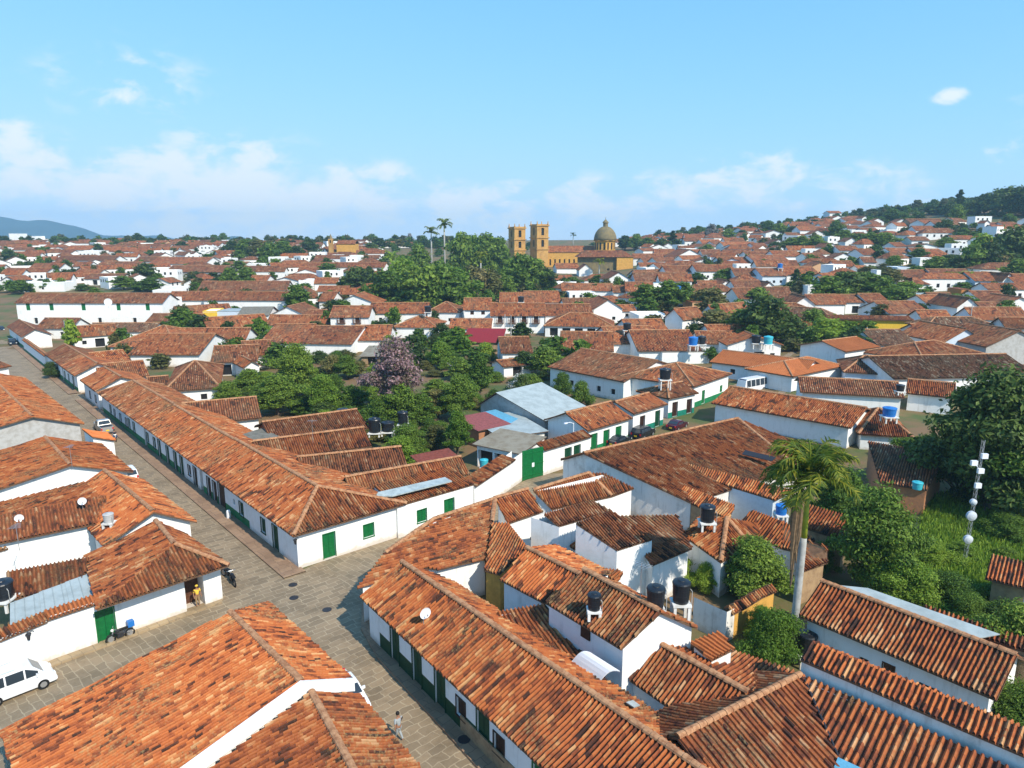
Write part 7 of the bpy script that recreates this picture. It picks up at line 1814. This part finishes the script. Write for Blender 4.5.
person(tuple(q - wn_ * .25), math.atan2(wn_[1], wn_[0]), 1.7, 'cloth_yellow', 'cloth_khaki', 'person dressed in yellow standing in the open doorway', 'stand', 'cloth_yellow', z=.14)
person(mp_, hA + math.pi, 1.7, 'cloth_dark', 'cloth_blue', 'rider in dark clothes and helmet on the moving motorcycle', 'ride', 'cloth_dark', z=0.0)
# ---------------------------------------------------------------- air
mh = bpy.data.materials.new('haze'); mh.use_nodes = True; MATS['haze'] = mh; t = mh.node_tree
t.nodes.remove(t.nodes['Principled BSDF']); pv = N(t, 'ShaderNodeVolumePrincipled'); pv.inputs['Color'].default_value = (.50, .80, 1.0, 1); pv.inputs['Density'].default_value = .0002; pv.inputs['Anisotropy'].default_value = .2
LK(t, pv.outputs[0], t.nodes['Material Output'].inputs['Volume'])
mb = MB(); mb.box((0, 2180, 50), (9200, 4500, 260)); hz = mb.build('haze', 'haze'); tag(hz, 'thin bluish haze over the far town and mountain', kind='stuff')
# ---- labels for the houses and trees of the wider town: which one it is, by what stands near it
MARKS = [('the domed cathedral', 578, 243), ('the twin tall palms', 440, 250), ('the long courtyard house', 90, 312), ('the pink flowering tree', 396, 365), ('the large metal shed', 540, 400), ('the white bus', 752, 382), ('the ochre garden wall', 872, 326), ('the ochre chapel', 343, 246), ('the long brown hill house', 928, 222), ('the hilltop conifer', 958, 203), ('the yellow wall', 208, 315), ('the red metal roof', 481, 342), ('the dark porch house', 580, 325), ('the big grey gable', 1012, 338), ('the orange wall', 680, 318), ('the bare gable', 690, 253), ('the pickup truck', 104, 430), ('the white row corner', 300, 530), ('the grey bare tree', 711, 225), ('the hazy mountain', 25, 230), ('the yellow-clad person', 197, 595), ('the tall royal palm', 800, 470), ('the radio mast', 966, 500), ('the peach gable', 820, 264), ('the brick gable', 320, 435)]
_o = 'first second third fourth fifth sixth seventh eighth ninth tenth eleventh twelfth thirteenth fourteenth fifteenth sixteenth seventeenth eighteenth nineteenth twentieth'.split()
ORD = ['nearest'] + [f'{w} nearest' for w in _o[1:]] + [f'{t}-{w} nearest' for t in ('twenty', 'thirty', 'forty', 'fifty') for w in _o[:9]]
buck = {}
for o, c, (px, py), wd in AUTO:
    m = min(MARKS, key=lambda q: math.hypot(px - q[1], (py - q[2]) * 1.7)); dx, dy = px - m[1], (py - m[2]) * 1.7
    rel = ('right of' if dx > 0 else 'left of') if abs(dx) > abs(dy) else ('below' if dy > 0 else 'above')
    buck.setdefault((c, m[0], rel), []).append((math.hypot(dx, dy), o, wd))
for (c, mk, rel), l in buck.items():
    for i, (d, o, wd) in enumerate(sorted(l, key=lambda q: q[0])):
        if c == 'house': t = f'{wd[0]} house with {"a" if wd[1][0] not in "aeio" else "an"} {wd[1]} roof, {ORD[min(i, len(ORD) - 1)]} {rel} {mk}'
        elif c == 'bush': t = f'{wd[0]} bush, {ORD[min(i, len(ORD) - 1)]} bush {rel} {mk}'
        else: t = f'{wd[0]} {dict(broad="spreading", dark="dense", park="wide", airy="thin", tall="slender", conifer="conifer").get(wd[1], "leafy")} tree, {ORD[min(i, len(ORD) - 1)]} {rel} {mk}'
        tag(o, t, c)
